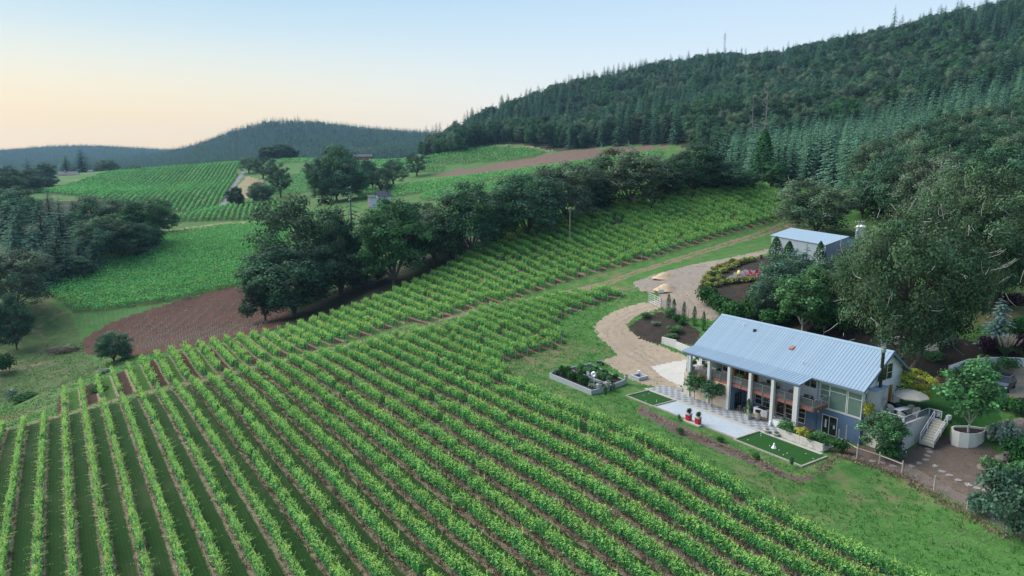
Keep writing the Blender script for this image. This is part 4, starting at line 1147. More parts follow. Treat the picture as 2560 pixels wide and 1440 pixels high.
# models for the massed woods, used only as instances
src = bpy.data.collections.new('forest_models')
def src_obj(i, c, t):
    me = bpy.data.meshes.new('forest_tree_model')
    o = bpy.data.objects.new('forest_model_%02d' % i, c); src.objects.link(o); return o
def gn_forest(name, P, Z, rot, scl, idx, coll, label):
    me = np_mesh(name, np.column_stack([P, Z]), [])
    for nm, ty, arr in (('rot','FLOAT',rot), ('scl','FLOAT_VECTOR',scl), ('idx','INT',idx)):
        a = me.attributes.new(nm, ty, 'POINT')
        a.data.foreach_set('vector' if ty == 'FLOAT_VECTOR' else 'value', np.asarray(arr).ravel())
    o = mobj(name, me, kind='stuff', label=label)
    ng = bpy.data.node_groups.new(name, 'GeometryNodeTree')
    ng.interface.new_socket('Geometry', in_out='INPUT', socket_type='NodeSocketGeometry')
    ng.interface.new_socket('Geometry', in_out='OUTPUT', socket_type='NodeSocketGeometry')
    n, l = ng.nodes, ng.links
    gi, go = n.new('NodeGroupInput'), n.new('NodeGroupOutput')
    ci = n.new('GeometryNodeCollectionInfo'); ci.inputs['Collection'].default_value = coll; ci.inputs['Separate Children'].default_value = True; ci.inputs['Reset Children'].default_value = True
    ip = n.new('GeometryNodeInstanceOnPoints'); ip.inputs['Pick Instance'].default_value = True
    def att(nm, ty):
        a = n.new('GeometryNodeInputNamedAttribute'); a.data_type = ty; a.inputs['Name'].default_value = nm; return a.outputs['Attribute']
    cx = n.new('ShaderNodeCombineXYZ'); l.new(att('rot','FLOAT'), cx.inputs['Z'])
    l.new(gi.outputs[0], ip.inputs['Points']); l.new(ci.outputs[0], ip.inputs['Instance']); l.new(att('idx','INT'), ip.inputs['Instance Index'])
    l.new(cx.outputs[0], ip.inputs['Rotation']); l.new(att('scl','FLOAT_VECTOR'), ip.inputs['Scale'])
    l.new(ip.outputs[0], go.inputs[0])
    md = o.modifiers.new('forest', 'NODES'); md.node_group = ng
    return o
# conifers first, then broadleaf, then pale spruces (names keep the order)
models = [m for m in PROTO['fir']] + PROTO['oak'][:2] + PROTO['grey_oak'][:1] + PROTO['maple'][:1] + [m for m in PROTO['spruce']]
for i, m in enumerate(models): src_obj(i, m[0], m[1])
bi = {0:(0,4,25,8.0), 1:(4,4,15,12.0), 2:(8,4,19,6.2)}
idx = np.array([bi[int(kind[i])][0] + rngf.integers(4) for i in rest], np.int32)
hh = np.array([{0:27/24,1:19/15,2:19/22}[int(kind[i])] for i in rest])*np.where(dist[rest] < 430, .82, 1.0)*rngf.uniform(.62, 1.18, len(rest))
gn_forest('forest', pts[rest], pz[rest], rngf.uniform(0, 6.28, len(rest)), np.column_stack([hh*rngf.uniform(.85,1.15,len(rest)), hh*rngf.uniform(.85,1.15,len(rest)), hh]), idx, src, 'mixed forest covering the dark hill on the right')
# far hills
far_src = bpy.data.collections.new('far_forest_models')
for i in range(3):
    cr, tk, _ = conifer(700+i, 27, 11, whorls=9, per=6, tipc=1.2); far_src.objects.link(bpy.data.objects.new('far_model_%d' % i, cr.mesh('crown', L_FIR)))
cr, tk, _ = broadleaf(731, 17, 14, clumps=22, per=16, leaf=1.5, rc=2.4, trunk_h=0.05); far_src.objects.link(bpy.data.objects.new('far_model_3', cr.mesh('crown', L_OAK)))
q = []
for (y0, y1, sp) in ((900, 1700, 9.0), (1700, 2700, 10.5), (2700, 3900, 14.0)):
    ax = np.arange(-0.82*y1, 0.05*y1, sp); ay = np.arange(y0, y1, sp)
    A, B = np.meshgrid(ax, ay); A = A + rngf.uniform(-.45,.45,A.shape)*sp; B = B + rngf.uniform(-.45,.45,A.shape)*sp
    m = (np.abs(A) < 0.80*B) & (A < 0.02*B-30)
    q.append(np.column_stack([A[m], B[m]]))
q = np.concatenate(q); qz = H(q[:,0], q[:,1])
qx, qy = project(q[:,0], q[:,1], qz)
clear = inside(np.array([(880,374),(955,370),(938,388),(893,390)]), qx, qy) | ((q[:,1] < 1050) & (qx > 620))
# slopes turned away from the camera are never seen
gx = (H(q[:,0]*1.01, q[:,1]*1.01)-qz)/(0.01*np.hypot(q[:,0],q[:,1]))
ok = (~clear) & (gx > -0.06)
q, qz = q[ok], qz[ok]
sc = rngf.uniform(.7, 1.15, len(q))
gn_forest('forest', q, qz, rngf.uniform(0,6.28,len(q)), np.column_stack([sc, sc, sc*rngf.uniform(.85,1.1,len(q))]), np.where(rngf.random(len(q)) < 0.22, 3, rngf.integers(0,3,len(q))).astype(np.int32), far_src, 'far conifer forest on the blue hills')
print('hill trees', len(rest), 'near', nn_k, 'far', len(q))
# ------------------------------------------------------------------ the house (local x to the right along the front, y to the back, z up)
HAZ = math.atan2(-DU[1], -DU[0])
def hp(x, y, z=0.0):
    p = XY(66-x, 72.6+y); return Vector((p[0], p[1], z))
W_WHITE = paint('white_siding', (0.68,0.70,0.71), 0.6, var=0.05, scale=1.5)
W_BLUE = paint('blue_siding', (0.095,0.155,0.25), 0.6, var=0.14, scale=2.0)
W_TAN = paint('stained_concrete', (0.52,0.43,0.33), 0.85, var=0.12, scale=0.9, dirt=(0.42,0.24,0.12))
W_CONC = paint('board_concrete', (0.46,0.46,0.45), 0.9, var=0.15, scale=1.2, dirt=(0.24,0.23,0.22))
W_COL = paint('pale_column', (0.50,0.505,0.49), 0.7, var=0.06)
W_TRIM = paint('slate_trim', (0.12,0.17,0.23), 0.5, var=0.1)
W_FRAME = paint('pale_window_frame', (0.60,0.60,0.56), 0.5, var=0.05)
W_WOOD = paint('amber_wood', (0.42,0.20,0.06), 0.5, var=0.2, scale=3)
W_FASC = paint('redwood_fascia', (0.24,0.095,0.07), 0.65, var=0.2, scale=3)
W_STEEL = paint('rail_steel', (0.34,0.36,0.40), 0.4, 0.7, var=0.1)
W_DECK = paint('deck_board', (0.20,0.165,0.15), 0.8, var=0.25, scale=4)
W_PIPE = paint('dark_stove_pipe', (0.035,0.045,0.03), 0.35, 0.4, var=0.2)
W_SILVER = paint('silver_cap', (0.6,0.62,0.63), 0.3, 0.9, var=0.1)
W_DARK = paint('dark_interior', (0.02,0.02,0.022), 0.7)
W_BLIND = paint('teal_blind', (0.17,0.27,0.23), 0.5, spec=0.6, var=0.05)
def glass_mat(name, color, rough=0.06):
    m, nt, out = new_mat(name)
    tc = nt.nodes.new('ShaderNodeTexCoord').outputs['Object']
    c = mixc(nt, noise(nt, tc, 0.8, 3, 0.6), tuple(x*0.6 for x in color), color)
    principled(nt, out, c, rough, 0, 0.9)
    return m
G_DARK = glass_mat('dark_glass', (0.03,0.035,0.035)); G_TEAL = glass_mat('blind_glass', (0.15,0.24,0.205), 0.2)
def roof_mat():
    m, nt, out = new_mat('standing_seam_metal')
    tc = nt.nodes.new('ShaderNodeTexCoord').outputs['Object']
    oi = nt.nodes.new('ShaderNodeObjectInfo').outputs['Random']
    n = noise(nt, tc, 1.3, 5, 0.6)
    c = mixc(nt, n, (0.175,0.25,0.335), (0.23,0.315,0.405))
    c = mixc(nt, math_n(nt, 'MULTIPLY', oi, 0.35), c, (0.27,0.36,0.45))
    principled(nt, out, c, 0.62, 0.0, 0.15, n, 0.05, 0.02)
    return m
W_ROOF = roof_mat()

house = empty('house', hp(0, 0), HAZ, 'two storey white and blue house with a pale metal roof and columned porch', 'house')
def part(name, mb, mat, parent=None, bevel=0.0, **kw): return mb.build(name, mat, parent or house, bevel, **kw)
# walls
b = MB(); b.box(0.0,24.4, 3.3,3.5, 3.72,6.9); b.box(0.0,0.2, 3.502,11.3, 0,6.9); b.box(0.2,24.4, 11.302,11.5, 0,7.9)
# gable ends as prisms
for x0, x1 in ((0.0,0.2),(24.2,24.4)):
    z_b = 6.9 if x0 == 0 else 3.72
    b.extr([(3.502,z_b+0.002),(11.3,z_b+0.002),(11.3,8.3),(8.0,10.45),(3.502,7.35)], 'x', x0, x1)
part('upper_wall', b, W_WHITE)
b = MB(); b.box(8.2,24.4, 3.28,3.5, -0.3,3.68); b.box(24.18,24.4, 3.502,11.3, -0.3,3.7); b.box(8.2,8.4, 0.4,3.28, -0.3,3.3)
part('lower_wall', b, W_BLUE)
# siding boards of the white front wall: shallow vertical battens
b = MB()
for i in range(61):
    x = 0.2+i*0.4
    if 18.85 < x < 24.2 or 0.9 < x < 10.2: continue
    b.box(x-0.02, x+0.02, 3.272, 3.3, 3.76, 6.7)
part('battens', b, W_WHITE, kind='stuff')
b = MB(); b.box(0.45,8.2, -0.02,0.22, -0.3,3.28); b.box(0.25,0.45, -0.02,3.5, -0.3,3.28)
part('porch_wall', b, W_TAN)
# roof
SL = math.atan2(10.62-6.72, 8.0-2.3)
pan_me = None
RL = math.hypot(8.0-2.3, 10.62-6.72)
x0, x1, npan = -0.25, 25.0, 60
pw = (x1-x0)/npan
rib = MB(); rib.box(0, pw-0.004, 0, RL, 0, 0.03); rib.box(-0.014, 0.014, 0, RL, 0.031, 0.062)
for i in range(npan):
    if pan_me is None: o = part('roof_panel', rib, W_ROOF); pan_me = o.data
    else: o = mobj('roof_panel', pan_me, house)
    o.location = (x0+i*pw, 2.3, 6.72); o.rotation_euler = (SL, 0, 0)
b = MB(); b.extr([(8.02,10.62),(12.75,7.38),(12.75,7.30),(8.02,10.54)], 'x', x0, x1); part('back_roof', b, W_ROOF)
b = MB(); b.extr([(7.72,10.50),(8.0,10.72),(8.28,10.52),(8.28,10.49),(8.0,10.68),(7.72,10.47)], 'x', x0-0.02, x1+0.02); part('ridge_cap', b, W_ROOF)
for xx in (x0-0.03, x1):
    b = MB(); b.extr([(2.27,6.68),(8.0,10.6),(12.78,7.33),(12.78,7.05),(8.0,10.28),(2.27,6.40)], 'x', xx, xx+0.04); part('rake_board', b, W_TRIM)
b = MB(); b.box(18.5, x1+0.04, 2.18, 2.29, 6.60, 6.73); part('gutter', b, W_TRIM)
b = MB(); b.extr([(3.3,7.1),(2.35,6.62),(2.35,6.56),(3.3,6.6)], 'x', 0, 24.9); part('soffit', b, W_WHITE)
# porch roof
PS = math.atan2(0.50, 2.5); PL = math.hypot(2.5, 0.50); npp = 44; ppw = (18.55+0.1)/npp
rib = MB(); rib.box(0, ppw-0.004, 0, PL, 0, 0.03); rib.box(-0.014, 0.014, 0, PL, 0.031, 0.07)
pm = None
for i in range(npp):
    if pm is None: o = part('porch_roof_panel', rib, W_ROOF); pm = o.data
    else: o = mobj('porch_roof_panel', pm, house)
    o.location = (-0.1+i*ppw, -0.2, 6.27); o.rotation_euler = (PS, 0, 0)
b = MB(); b.box(-0.12, 18.55, -0.26, -0.205, 6.08, 6.29); part('porch_fascia', b, W_TRIM)
b = MB(); b.extr([(-0.2,6.2),(2.3,6.7),(2.3,6.62),(-0.2,6.12)], 'x', -0.06, 18.5); b.box(0.1,18.4, -0.06,0.12, 5.92,6.14); part('porch_ceiling', b, W_TRIM)
# columns
cm = MB(); cm.box(-0.2,0.2, -0.2,0.2, -0.1,5.92); cme = None
for x in (1.3, 4.72, 8.1, 11.45, 14.82, 18.2):
    if cme is None: o = part('column', cm, W_COL, bevel=0.02); cme = o.data
    else: o = mobj('column', cme, house)
    o.location = (x, 0, 0)
b = MB(); b.box(17.72,17.92, -0.1,0.1, 0,5.9); part('column', b, W_COL); b = MB(); b.box(0.78,0.95,-0.1,0.1,0,5.9); part('column', b, W_COL)
# deck
for j in range(11):
    b = MB(); b.box(0.3,20.2, 0.28+j*0.27,0.28+j*0.27+0.26, 3.62,3.70); part('deck_board', b, W_DECK)
b = MB(); b.box(0.3,20.2, 0.22,0.27, 3.28,3.71); b.box(20.15,20.24, 0.275,3.26, 3.28,3.71); part('deck_fascia', b, W_FASC)
b = MB()
for x in np.arange(0.5, 20.2, 0.8): b.box(x-0.05, x+0.05, 0.275, 3.26, 3.30, 3.61)
part('deck_joists', b, W_DARK, kind='stuff')
rails = MB(); bays = [(0.5,1.05),(1.55,4.47),(4.97,7.85),(8.35,11.2),(11.7,14.57),(15.07,17.65),(18.45,20.15)]
for a_, c_ in bays:
    r_ = empty('railing'); r_.parent = house
    b = MB()
    n_ = 2 if c_-a_ > 2 else 1
    for i in range(n_+1):
        x = a_+(c_-a_)*i/n_; b.box(x-0.035, x+0.035, 0.14, 0.21, 3.30, 4.72)
    b.box(a_, c_, 0.13, 0.22, 4.721, 4.775); part('rail_frame', b, W_STEEL, r_)
    b = MB()
    for k in range(8): b.box(a_+0.036, c_-0.036, 0.165, 0.19, 3.82+k*0.11, 3.845+k*0.11)
    part('rail_bars', b, W_STEEL, r_)
r_ = empty('railing'); r_.parent = house
b = MB()
for y in (0.25, 1.7, 3.2): b.box(20.25,20.32, y-0.03,y+0.03, 3.3,4.72)
b.box(20.24,20.33, 0.2,3.25, 4.721,4.775); part('rail_frame', b, W_STEEL, r_)
b = MB()
for k in range(8): b.box(20.27,20.30, 0.285,3.16, 3.82+k*0.11,3.845+k*0.11)
part('rail_bars', b, W_STEEL, r_)

def window(xa, xb, za, zb, y, cols=(), rows=(), glass=None, fr=0.07, mat=None, name='window', side=None, extra=()):
    """window in a front wall (facing -y); cols, rows: inner bar positions in metres; side='x' puts it in the right gable (facing +x)"""
    w = empty(name); w.parent = house
    b = MB()
    def bar(p, q, r, s):
        if side: b.box(y-0.02, y+0.05, p, q, r, s)
        else: b.box(p, q, y-0.05, y+0.02, r, s)
    bar(xa-fr, xa, za-fr, zb+fr); bar(xb, xb+fr, za-fr, zb+fr); bar(xa, xb, za-fr, za); bar(xa, xb, zb, zb+fr)
    for c in cols: bar(c-fr*0.5, c+fr*0.5, za, zb)
    cs = [xa] + [c for c in cols] + [xb]
    for (ci, z) in rows:
        l = cs[ci] + (fr*0.5 if ci else 0); r = cs[ci+1] - (fr*0.5 if ci+1 < len(cs)-1 else 0)
        bar(l, r, z-fr*0.35, z+fr*0.35)
    part('frame', b, mat or W_FRAME, w)
    for i in range(len(cs)-1):
        l = cs[i] + (fr*0.5 if i else 0); r = cs[i+1] - (fr*0.5 if i+1 < len(cs)-1 else 0)
        zs_ = sorted([za] + [z for ci, z in rows if ci == i] + [zb])
        for z0_, z1_ in zip(zs_[:-1], zs_[1:]):
            b = MB()
            if side: b.box(y-0.012, y+0.012, l+0.002, r-0.002, z0_+0.03, z1_-0.03)
            else: b.box(l+0.002, r-0.002, y-0.012, y+0.012, z0_+0.03, z1_-0.03)
            g_ = glass[i] if isinstance(glass, (list, tuple)) else (glass or G_DARK)
            part('pane', b, g_, w)
    return w
Y = 3.26
# upper front
window(0.55,1.15, 3.9,6.1, Y, rows=((0,4.6),(0,5.4)))
window(2.0,5.3, 3.95,6.1, Y, cols=(4.3,), rows=((0,5.75),(1,4.6),(1,5.3)), glass=[G_TEAL, G_DARK])
dd = window(6.2,10.0, 3.75,6.05, Y, cols=(7.1,8.0,9.0), glass=G_DARK, fr=0.2, mat=W_WOOD, name='patio_door', rows=())
b = MB(); b.box(6.6,6.8, 2.62,3.2, 3.74,5.95); b.box(8.5,8.66, 2.5,3.2, 3.74,5.95); b.box(9.5,9.66, 2.5,3.2, 3.74,5.95); part('open_door_leaf', b, W_WOOD, dd)
window(14.6,16.6, 5.6,6.1, Y, cols=(15.6,)); window(17.0,18.5, 5.2,6.15, Y, cols=(17.7,))
# big corner glazing
window(19.18,22.45, 3.25,6.02, Y-0.02, cols=(20.34,), rows=((0,3.95),(0,4.65),(0,5.35),(1,5.45)), glass=G_TEAL, fr=0.09)
window(22.72,24.3, 3.25,5.97, Y-0.02, rows=((0,5.3),), glass=G_TEAL, fr=0.09)
window(3.6,5.0, 3.4,6.1, 24.42, rows=((0,5.3),), glass=G_TEAL, fr=0.08, side='x')
b = MB(); b.box(18.98,24.42, 3.24,3.279, 3.02,3.14); b.box(18.98,24.42, 3.24,3.279, 6.13,6.5); part('window_trim', b, W_WHITE)
# lower front
window(8.6,9.5, 0.05,2.2, Y, rows=((0,1.2),)); window(9.9,10.9, 0.9,2.2, Y, cols=(), rows=((0,1.6),))
window(11.15,12.35, 0.25,2.2, Y, cols=(), rows=((0,0.8),(0,1.5)))
window(13.2,14.3, 0.05,2.15, Y, glass=G_DARK, fr=0.14, mat=W_WOOD, name='front_door')
window(14.55,15.75, 0.3,2.15, Y, rows=((0,0.9),(0,1.55))); window(16.1,17.3, 0.3,2.3, Y, rows=((0,0.9),(0,1.6)))
sd = window(19.68,21.52, -0.02,2.25, Y, cols=(20.55,), fr=0.08, name='sliding_door')
M_CLOTH = paint('pale_cloth', (0.62,0.65,0.66), 0.9)
b = MB(); b.box(20.0,20.22, 3.235,3.246, 0.75,1.75); b.box(21.1,21.3, 3.235,3.246, 0.85,1.3); part('door_sticker', b, M_CLOTH, sd)
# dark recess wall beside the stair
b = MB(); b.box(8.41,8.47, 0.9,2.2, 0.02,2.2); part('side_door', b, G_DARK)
# downpipe and lamp
b = MB(); b.tube([(18.82,2.3,6.6),(18.82,3.2,6.2),(18.82,3.2,0.25),(18.6,2.95,0.05)], 0.05, 6); part('downpipe', b, W_TRIM)
b = MB(); b.box(18.95,19.12, 3.1,3.28, 2.35,2.55); part('wall_lamp', b, W_WHITE)
# gable side: chimney, pipe, window, doors
b = MB(); b.box(24.402,25.3, 4.0,6.9, 0.5,6.55); part('chimney', b, W_CONC)
b = MB(); b.extr([(3.9,6.56),(7.0,6.56),(7.0,6.66),(3.9,6.66)], 'x', 24.402, 25.4); cc = part('chimney_cap', b, W_ROOF)
b = MB(); b.tube([(24.95,5.7,6.6),(24.95,5.7,10.9)], 0.19, 10); pp_ = part('stove_pipe', b, W_PIPE)
b = MB(); b.lathe([(0.2,0),(0.27,0.1),(0.27,0.35),(0.16,0.36),(0.16,0.5),(0.29,0.52),(0.29,0.62),(0.05,0.68)], 12, (24.95,5.7,10.88)); part('pipe_cap', b, W_SILVER, pp_)
b = MB(); b.box(24.42,24.93, 5.66,5.74, 8.3,8.38); part('pipe_brace', b, W_SILVER, pp_)
window(5.95,9.05, 7.1,8.95, 24.42, cols=(7.9,), rows=((1,7.9),), side='x', fr=0.06)
b = MB(); b.box(24.41,24.50, 7.1,8.75, 3.72,6.25); part('amber_door', b, W_WOOD); b = MB(); b.box(24.41,24.47, 8.95,9.4, 3.72,6.25); part('amber_door', b, W_WOOD)
b = MB(); b.box(24.41,24.46, 8.752,8.948, 3.72,6.25); part('door_gap', b, W_DARK)
b = MB(); b.box(24.41,24.6, 10.4,10.52, 5.7,5.85); part('wall_lamp', b, W_DARK)
# roof fittings
def on_roof(x, s):   # s metres up the slope from the eave
    return (x, 2.3+s*math.cos(SL), 6.74+s*math.sin(SL))
W_VENTR = paint('rusty_vent', (0.30,0.13,0.09), 0.7, var=0.3)
for x, s, m_, nm in ((4.6,5.6,W_WHITE,'vent_pipe'),(16.2,1.6,W_WHITE,'vent_pipe')):
    q = on_roof(x, s); b = MB(); b.tube([(q[0],q[1],q[2]-0.1),(q[0],q[1],q[2]+0.5)], 0.06, 8); part(nm, b, m_)
q = on_roof(6.7, 5.1); b = MB(); b.box(q[0]-.16,q[0]+.16,q[1]-.16,q[1]+.16,q[2]-.2,q[2]+.28); part('vent_box', b, W_DARK)
q = on_roof(13.4, 3.7); b = MB(); b.extr([(q[1]-.3,q[2]-.2),(q[1]+.3,q[2]+.15),(q[1]+.3,q[2]+.32),(q[1]-.3,q[2]+.06)], 'x', q[0]-.27, q[0]+.27); part('roof_vent', b, W_VENTR)

# patio, lawns, gravel court in front of the house
M_PAVD = paint('dark_paver', (0.17,0.18,0.195), 0.85, var=0.12); M_PAVL = paint('light_paver', (0.28,0.30,0.32), 0.85, var=0.12)
patio = empty('patio', hp(0,0), HAZ); patio['kind'] = 'structure'
pd = pl = None
PB = MB(); PB.box(0.01,0.60,0.01,0.60,-0.15,0.0)
for i in range(45):
    for j in range(5):
        x = -4.3+i*0.61; y = -2.45+j*0.61
        m_ = M_PAVD if (i+j) % 2 else M_PAVL
        key = 'pd' if (i+j) % 2 else 'pl'
        me_ = pd if key == 'pd' else pl
        if me_ is None:
            o = PB.build('paver', m_, patio)
            if key == 'pd': pd = o.data
            else: pl = o.data
        else: o = mobj('paver', me_, patio)
        o.location = (x, y, 0.02 + 0.006*math.sin(i*7.3+j*3.1))
b = MB(); b.box(8.2,18.8, 0.62,3.27, -0.3,0.015); b.build('porch_floor', paint('brown_floor',(0.20,0.155,0.12),0.8,var=0.2), patio)
M_KERB = paint('concrete_kerb', (0.34,0.32,0.29), 0.9, var=0.15, scale=2, dirt=(0.2,0.18,0.15))
b = MB(); b.box(-4.6,23.6, -3.05,-2.47, -0.35,0.0); b.build('patio_edge', M_KERB, patio)
def slab(name, x0,x1,y0,y1,z0,z1,mat,**kw):
    b = MB(); b.box(x0,x1,y0,y1,z0,z1); o = b.build(name, mat, None, **kw); o.location = hp(0,0); o.rotation_euler = (0,0,HAZ); return o
M_TURF = GM['lawn']
slab('front_lawn', -3.5,1.55,-7.3,-3.06,-0.35,-0.02, M_TURF, kind='structure')
slab('front_lawn', 15.5,24.3,-7.6,-3.06,-0.35,-0.02, M_TURF, kind='structure')
M_COURT = ground_mat('white_court_gravel', ((0.28,0.315,0.355),(0.36,0.40,0.44),(0.46,0.49,0.52),(0.31,0.345,0.385)), (0.3,2.0,20.0), bump=0.2, bdist=0.02)
slab('gravel_court', 1.75,15.3,-7.2,-3.06,-0.35,-0.03, M_COURT, kind='structure')
M_TIMB = paint('weathered_timber', (0.30,0.27,0.23), 0.9, var=0.25, scale=3, dirt=(0.13,0.11,0.10))
ed = empty('timber_edging', hp(0,0), HAZ); tag(ed, 'weathered timber edging boards round the lawn strips and white gravel court', 'edging')
for (a,c,d,e) in ((-3.7,1.75,-7.5,-7.31),(1.56,1.74,-7.3,-3.06),(-3.7,-3.51,-7.3,-3.06),(1.76,15.3,-7.4,-7.21),(15.31,15.49,-7.6,-3.06),(15.31,24.5,-7.8,-7.61),(24.31,24.5,-7.6,-3.06)):
    b = MB(); b.box(a,c,d,e,-0.6,0.10); b.build('edging_board', M_TIMB, ed)

# terrace on the right of the house
TC = W_CONC
tw_ = empty('terrace', hp(0,0), HAZ, 'raised concrete terrace wall on the right of the house', 'terrace wall')
b = MB(); b.box(24.42,28.9, 3.9,4.15, -0.8,3.72); b.build('front_wall', paint('pale_concrete_wall',(0.58,0.56,0.51),0.85,var=0.10,scale=1.0,dirt=(0.44,0.36,0.27)), tw_)
b = MB(); b.box(28.65,28.9, 4.152,9.6, 0.6,3.72); b.box(28.9,30.2, 9.3,9.55, 1.0,3.6); b.build('side_wall', TC, tw_)
b = MB(); b.box(24.42,28.64, 4.16,10.6, 3.3,3.66); b.build('terrace_floor', paint('dark_terrace',(0.10,0.09,0.095),0.8,var=0.2), tw_)
for nm, pts_ in (('railing', [(24.6,4.02),(26.7,4.02),(28.78,4.02)]), ('railing', [(28.78,4.1),(28.78,6.8),(28.78,9.5)]), ('railing', [(28.9,9.42),(30.2,9.42)])):
    r_ = empty(nm); r_.parent = tw_
    b = MB()
    for x,y in pts_: b.box(x-.03,x+.03,y-.03,y+.03,3.72,4.55)
    b.tube([(p[0],p[1],4.55) for p in pts_], 0.035, 6); b.build('rail_frame', paint('white_rail',(0.55,0.58,0.62),0.5), r_)
    b = MB()
    for k in range(5): b.tube([(p[0],p[1],3.86+k*.13) for p in pts_], 0.012, 4)
    b.build('rail_bars', W_STEEL, r_)
# steps
st = empty('garden_steps', hp(30.35,8.9), HAZ, 'pale timber steps climbing from the bare yard to the terrace', 'steps')
z0_ = 1.55
for i in range(9):
    b = MB(); b.box(-0.65,0.65, -2.6+i*0.30,-2.6+(i+1)*0.30+0.03, z0_+i*0.235-0.3, z0_+(i+1)*0.235-0.06); b.build('step', paint('pale_step',(0.40,0.37,0.32),0.85,var=0.2,scale=3), st)
for sx in (-0.72, 0.72):
    b = MB(); 
    for y,z in ((-2.6,z0_),(-1.2,z0_+1.0),(0.1,z0_+2.05)): b.box(sx-.03,sx+.03,y-.03,y+.03,z-.3,z+1.0)
    b.tube([(sx,-2.6,z0_+1.0),(sx,0.1,z0_+3.05)], 0.035, 6); b.tube([(sx,-2.6,z0_+.5),(sx,0.1,z0_+2.55)], 0.025, 6)
    b.build('handrail', paint('white_rail',(0.55,0.58,0.62),0.5), st)
# round planter wall with the fresh green tree
pts_ = [(2378,1112),(2395,1118),(2420,1121),(2440,1118),(2458,1106)]
gp = [Vector(p) for p in ground_at(pts_)]
top_in = [Vector(p) for p in ground_at([(2374,1098),(2466,1090)])]
loop = [top_in[0]] + gp + [top_in[1]]
loop = [p for p in loop]
cen_ = sum(loop, Vector())/len(loop)
bk = [cen_ + (Vector((math.sin(PITCH)*0+0.15,1,0))*1.6) + Vector((dx,0,0)) for dx in (0.9,-0.9)]
ring = loop + bk
b = MB(); zt = max(p.z for p in gp)+1.3; zb = min(p.z for p in gp)-0.8
n_ = len(ring); V_ = []
for s_ in (1.0, 0.90):
    for p in ring:
        q = cen_ + (p-cen_)*s_
        V_.append((q.x,q.y,zb)); V_.append((q.x,q.y,zt))
F_ = []
for i in range(n_):
    j = (i+1) % n_; o2 = 2*n_
    F_ += [(2*i,2*j,2*j+1,2*i+1), (o2+2*i,o2+2*i+1,o2+2*j+1,o2+2*j), (2*i+1,2*j+1,o2+2*j+1,o2+2*i+1)]
b.add(V_, F_)
pw_ = b.build('round_planter', paint('pale_concrete_wall',(0.58,0.56,0.51),0.85), None, label='pale concrete planter wall curving round the fresh green tree in the yard', cat='planter')
b = MB(); b.add([tuple((cen_+(p-cen_)*0.9).xy) + (zt-0.2,) for p in ring], [tuple(range(n_))]); b.build('planter_soil', GM['garden_bed'], pw_)
PLANTER_C, PLANTER_Z = cen_.copy(), zt-0.2
# ------------------------------------------------------------------ the great oaks beside the house
L_GREAT = leaf_mat('great_oak_leaf', (0.062,0.112,0.055), 0.25, 0.75, 0.006, 0.05)
def big_oak(seed, h, w, name):
    cr, tk, tw = broadleaf(seed, h=h, w=w, trunk_h=0.10, clumps=200, per=230, leaf=0.30, rc=1.75, tr=0.024, twigs=120, stems=2, tvar=0.28, boxy=2.3, open_=0.12)
    return cr.mesh('crown', L_GREAT), tk.mesh('trunk', M_BARK), tw.mesh('bare_twigs', M_BARKPALE)
def place_big(px, top, f, wpx, seed, label, h0=18, w0=20):
    r = rays([(px, 420)])[0]; x = r[0]/r[1]*f; z = float(H(x, f)); zt = EYE + rays([(px, top)])[0][2]*f
    h = zt-z; w = wpx*f/math.cos(PITCH)/FPX
    c, t, g_ = big_oak(seed, h0, w0, 'oak')
    root = empty('oak_tree', (x, f, z), seed*1.3, label, 'tree', 'great grey oaks behind the house')
    root.scale = (w/w0, w/w0, h/h0)
    mobj('crown', c, root); mobj('trunk', t, root); mobj('bare_twigs', g_, root, kind='stuff')
place_big(2310, 520, 94, 400, 3, 'huge grey green oak with pale bare twigs right behind the house')
place_big(2500, 425, 108, 330, 8, 'tall grey oak cut by the right edge beyond the huge oak')
place_big(2210, 590, 112, 190, 14, 'smaller grey oak leaning left behind the huge oak')
px_tree('grey_oak', 2040, 448, 'round grey oak standing behind the metal shed', 588, None, 180)
px_tree('oak', 2155, 428, 'dark round oak right of the grey oak behind the shed', 545, None, 110)
px_tree('oak', 2240, 470, 'dark oak at the edge of the small meadow', None, 215, 120)
# ---- garden trees
GT = [('columnar_cedar',1938,592,655,48,'dark pointed cedar at the left corner of the metal shed'),('columnar_cedar',1968,604,690,56,'second dark pointed cedar in front of the metal shed'),('columnar_cedar',2046,604,690,46,'dark pointed cedar at the right front of the metal shed'),
 ('fir',2010,604,735,52,'thin pale fir with a visible trunk between the dark cedars'),('birch',1940,640,778,100,'grey green birch beside the red chairs'),('birch',2055,648,770,100,'round leafy birch in the middle of the garden'),('birch',2100,625,740,60,'tall narrow birch below the metal shed'),
 ('birch',2135,628,735,55,'pale leafy birch left of the great oak'),('young_tree',2005,690,832,120,'bright green multi stemmed tree behind the roof ridge'),('young_tree',2058,738,838,80,'light green tree with pale stems behind the roof'),('birch',1905,700,800,80,'dark green shrubby tree above the lane bend'),
 ('birch',1985,626,745,80,'grey green birch between the pointed cedars and the red chairs'),('young_tree',2036,662,792,95,'bright green tree right of the round leafy birch'),('birch',2086,636,765,75,'tall birch below the right end of the metal shed'),('young_tree',2112,662,800,75,'bright green tree beside the great oak on its left'),('young_tree',1962,690,800,70,'small bright tree behind the laurel shrubs'),
 ('birch',2120,690,820,80,'green tree half under the great oak'),('young_tree',2420,905,None,145,'fresh green tree growing out of the round planter wall')]
for kind, px, top, base, w, lab in GT:
    if kind == 'young_tree' and base is None:
        q = PLANTER_C; zt = EYE + rays([(px, top)])[0][2]*q.y
        tree('young_tree', (q.x, q.y, PLANTER_Z-0.1), zt-PLANTER_Z, w*q.y/FPX, lab)
    else: px_tree(kind, px, top, lab, base, None, w)
PROTO['yellow_maple'] = []
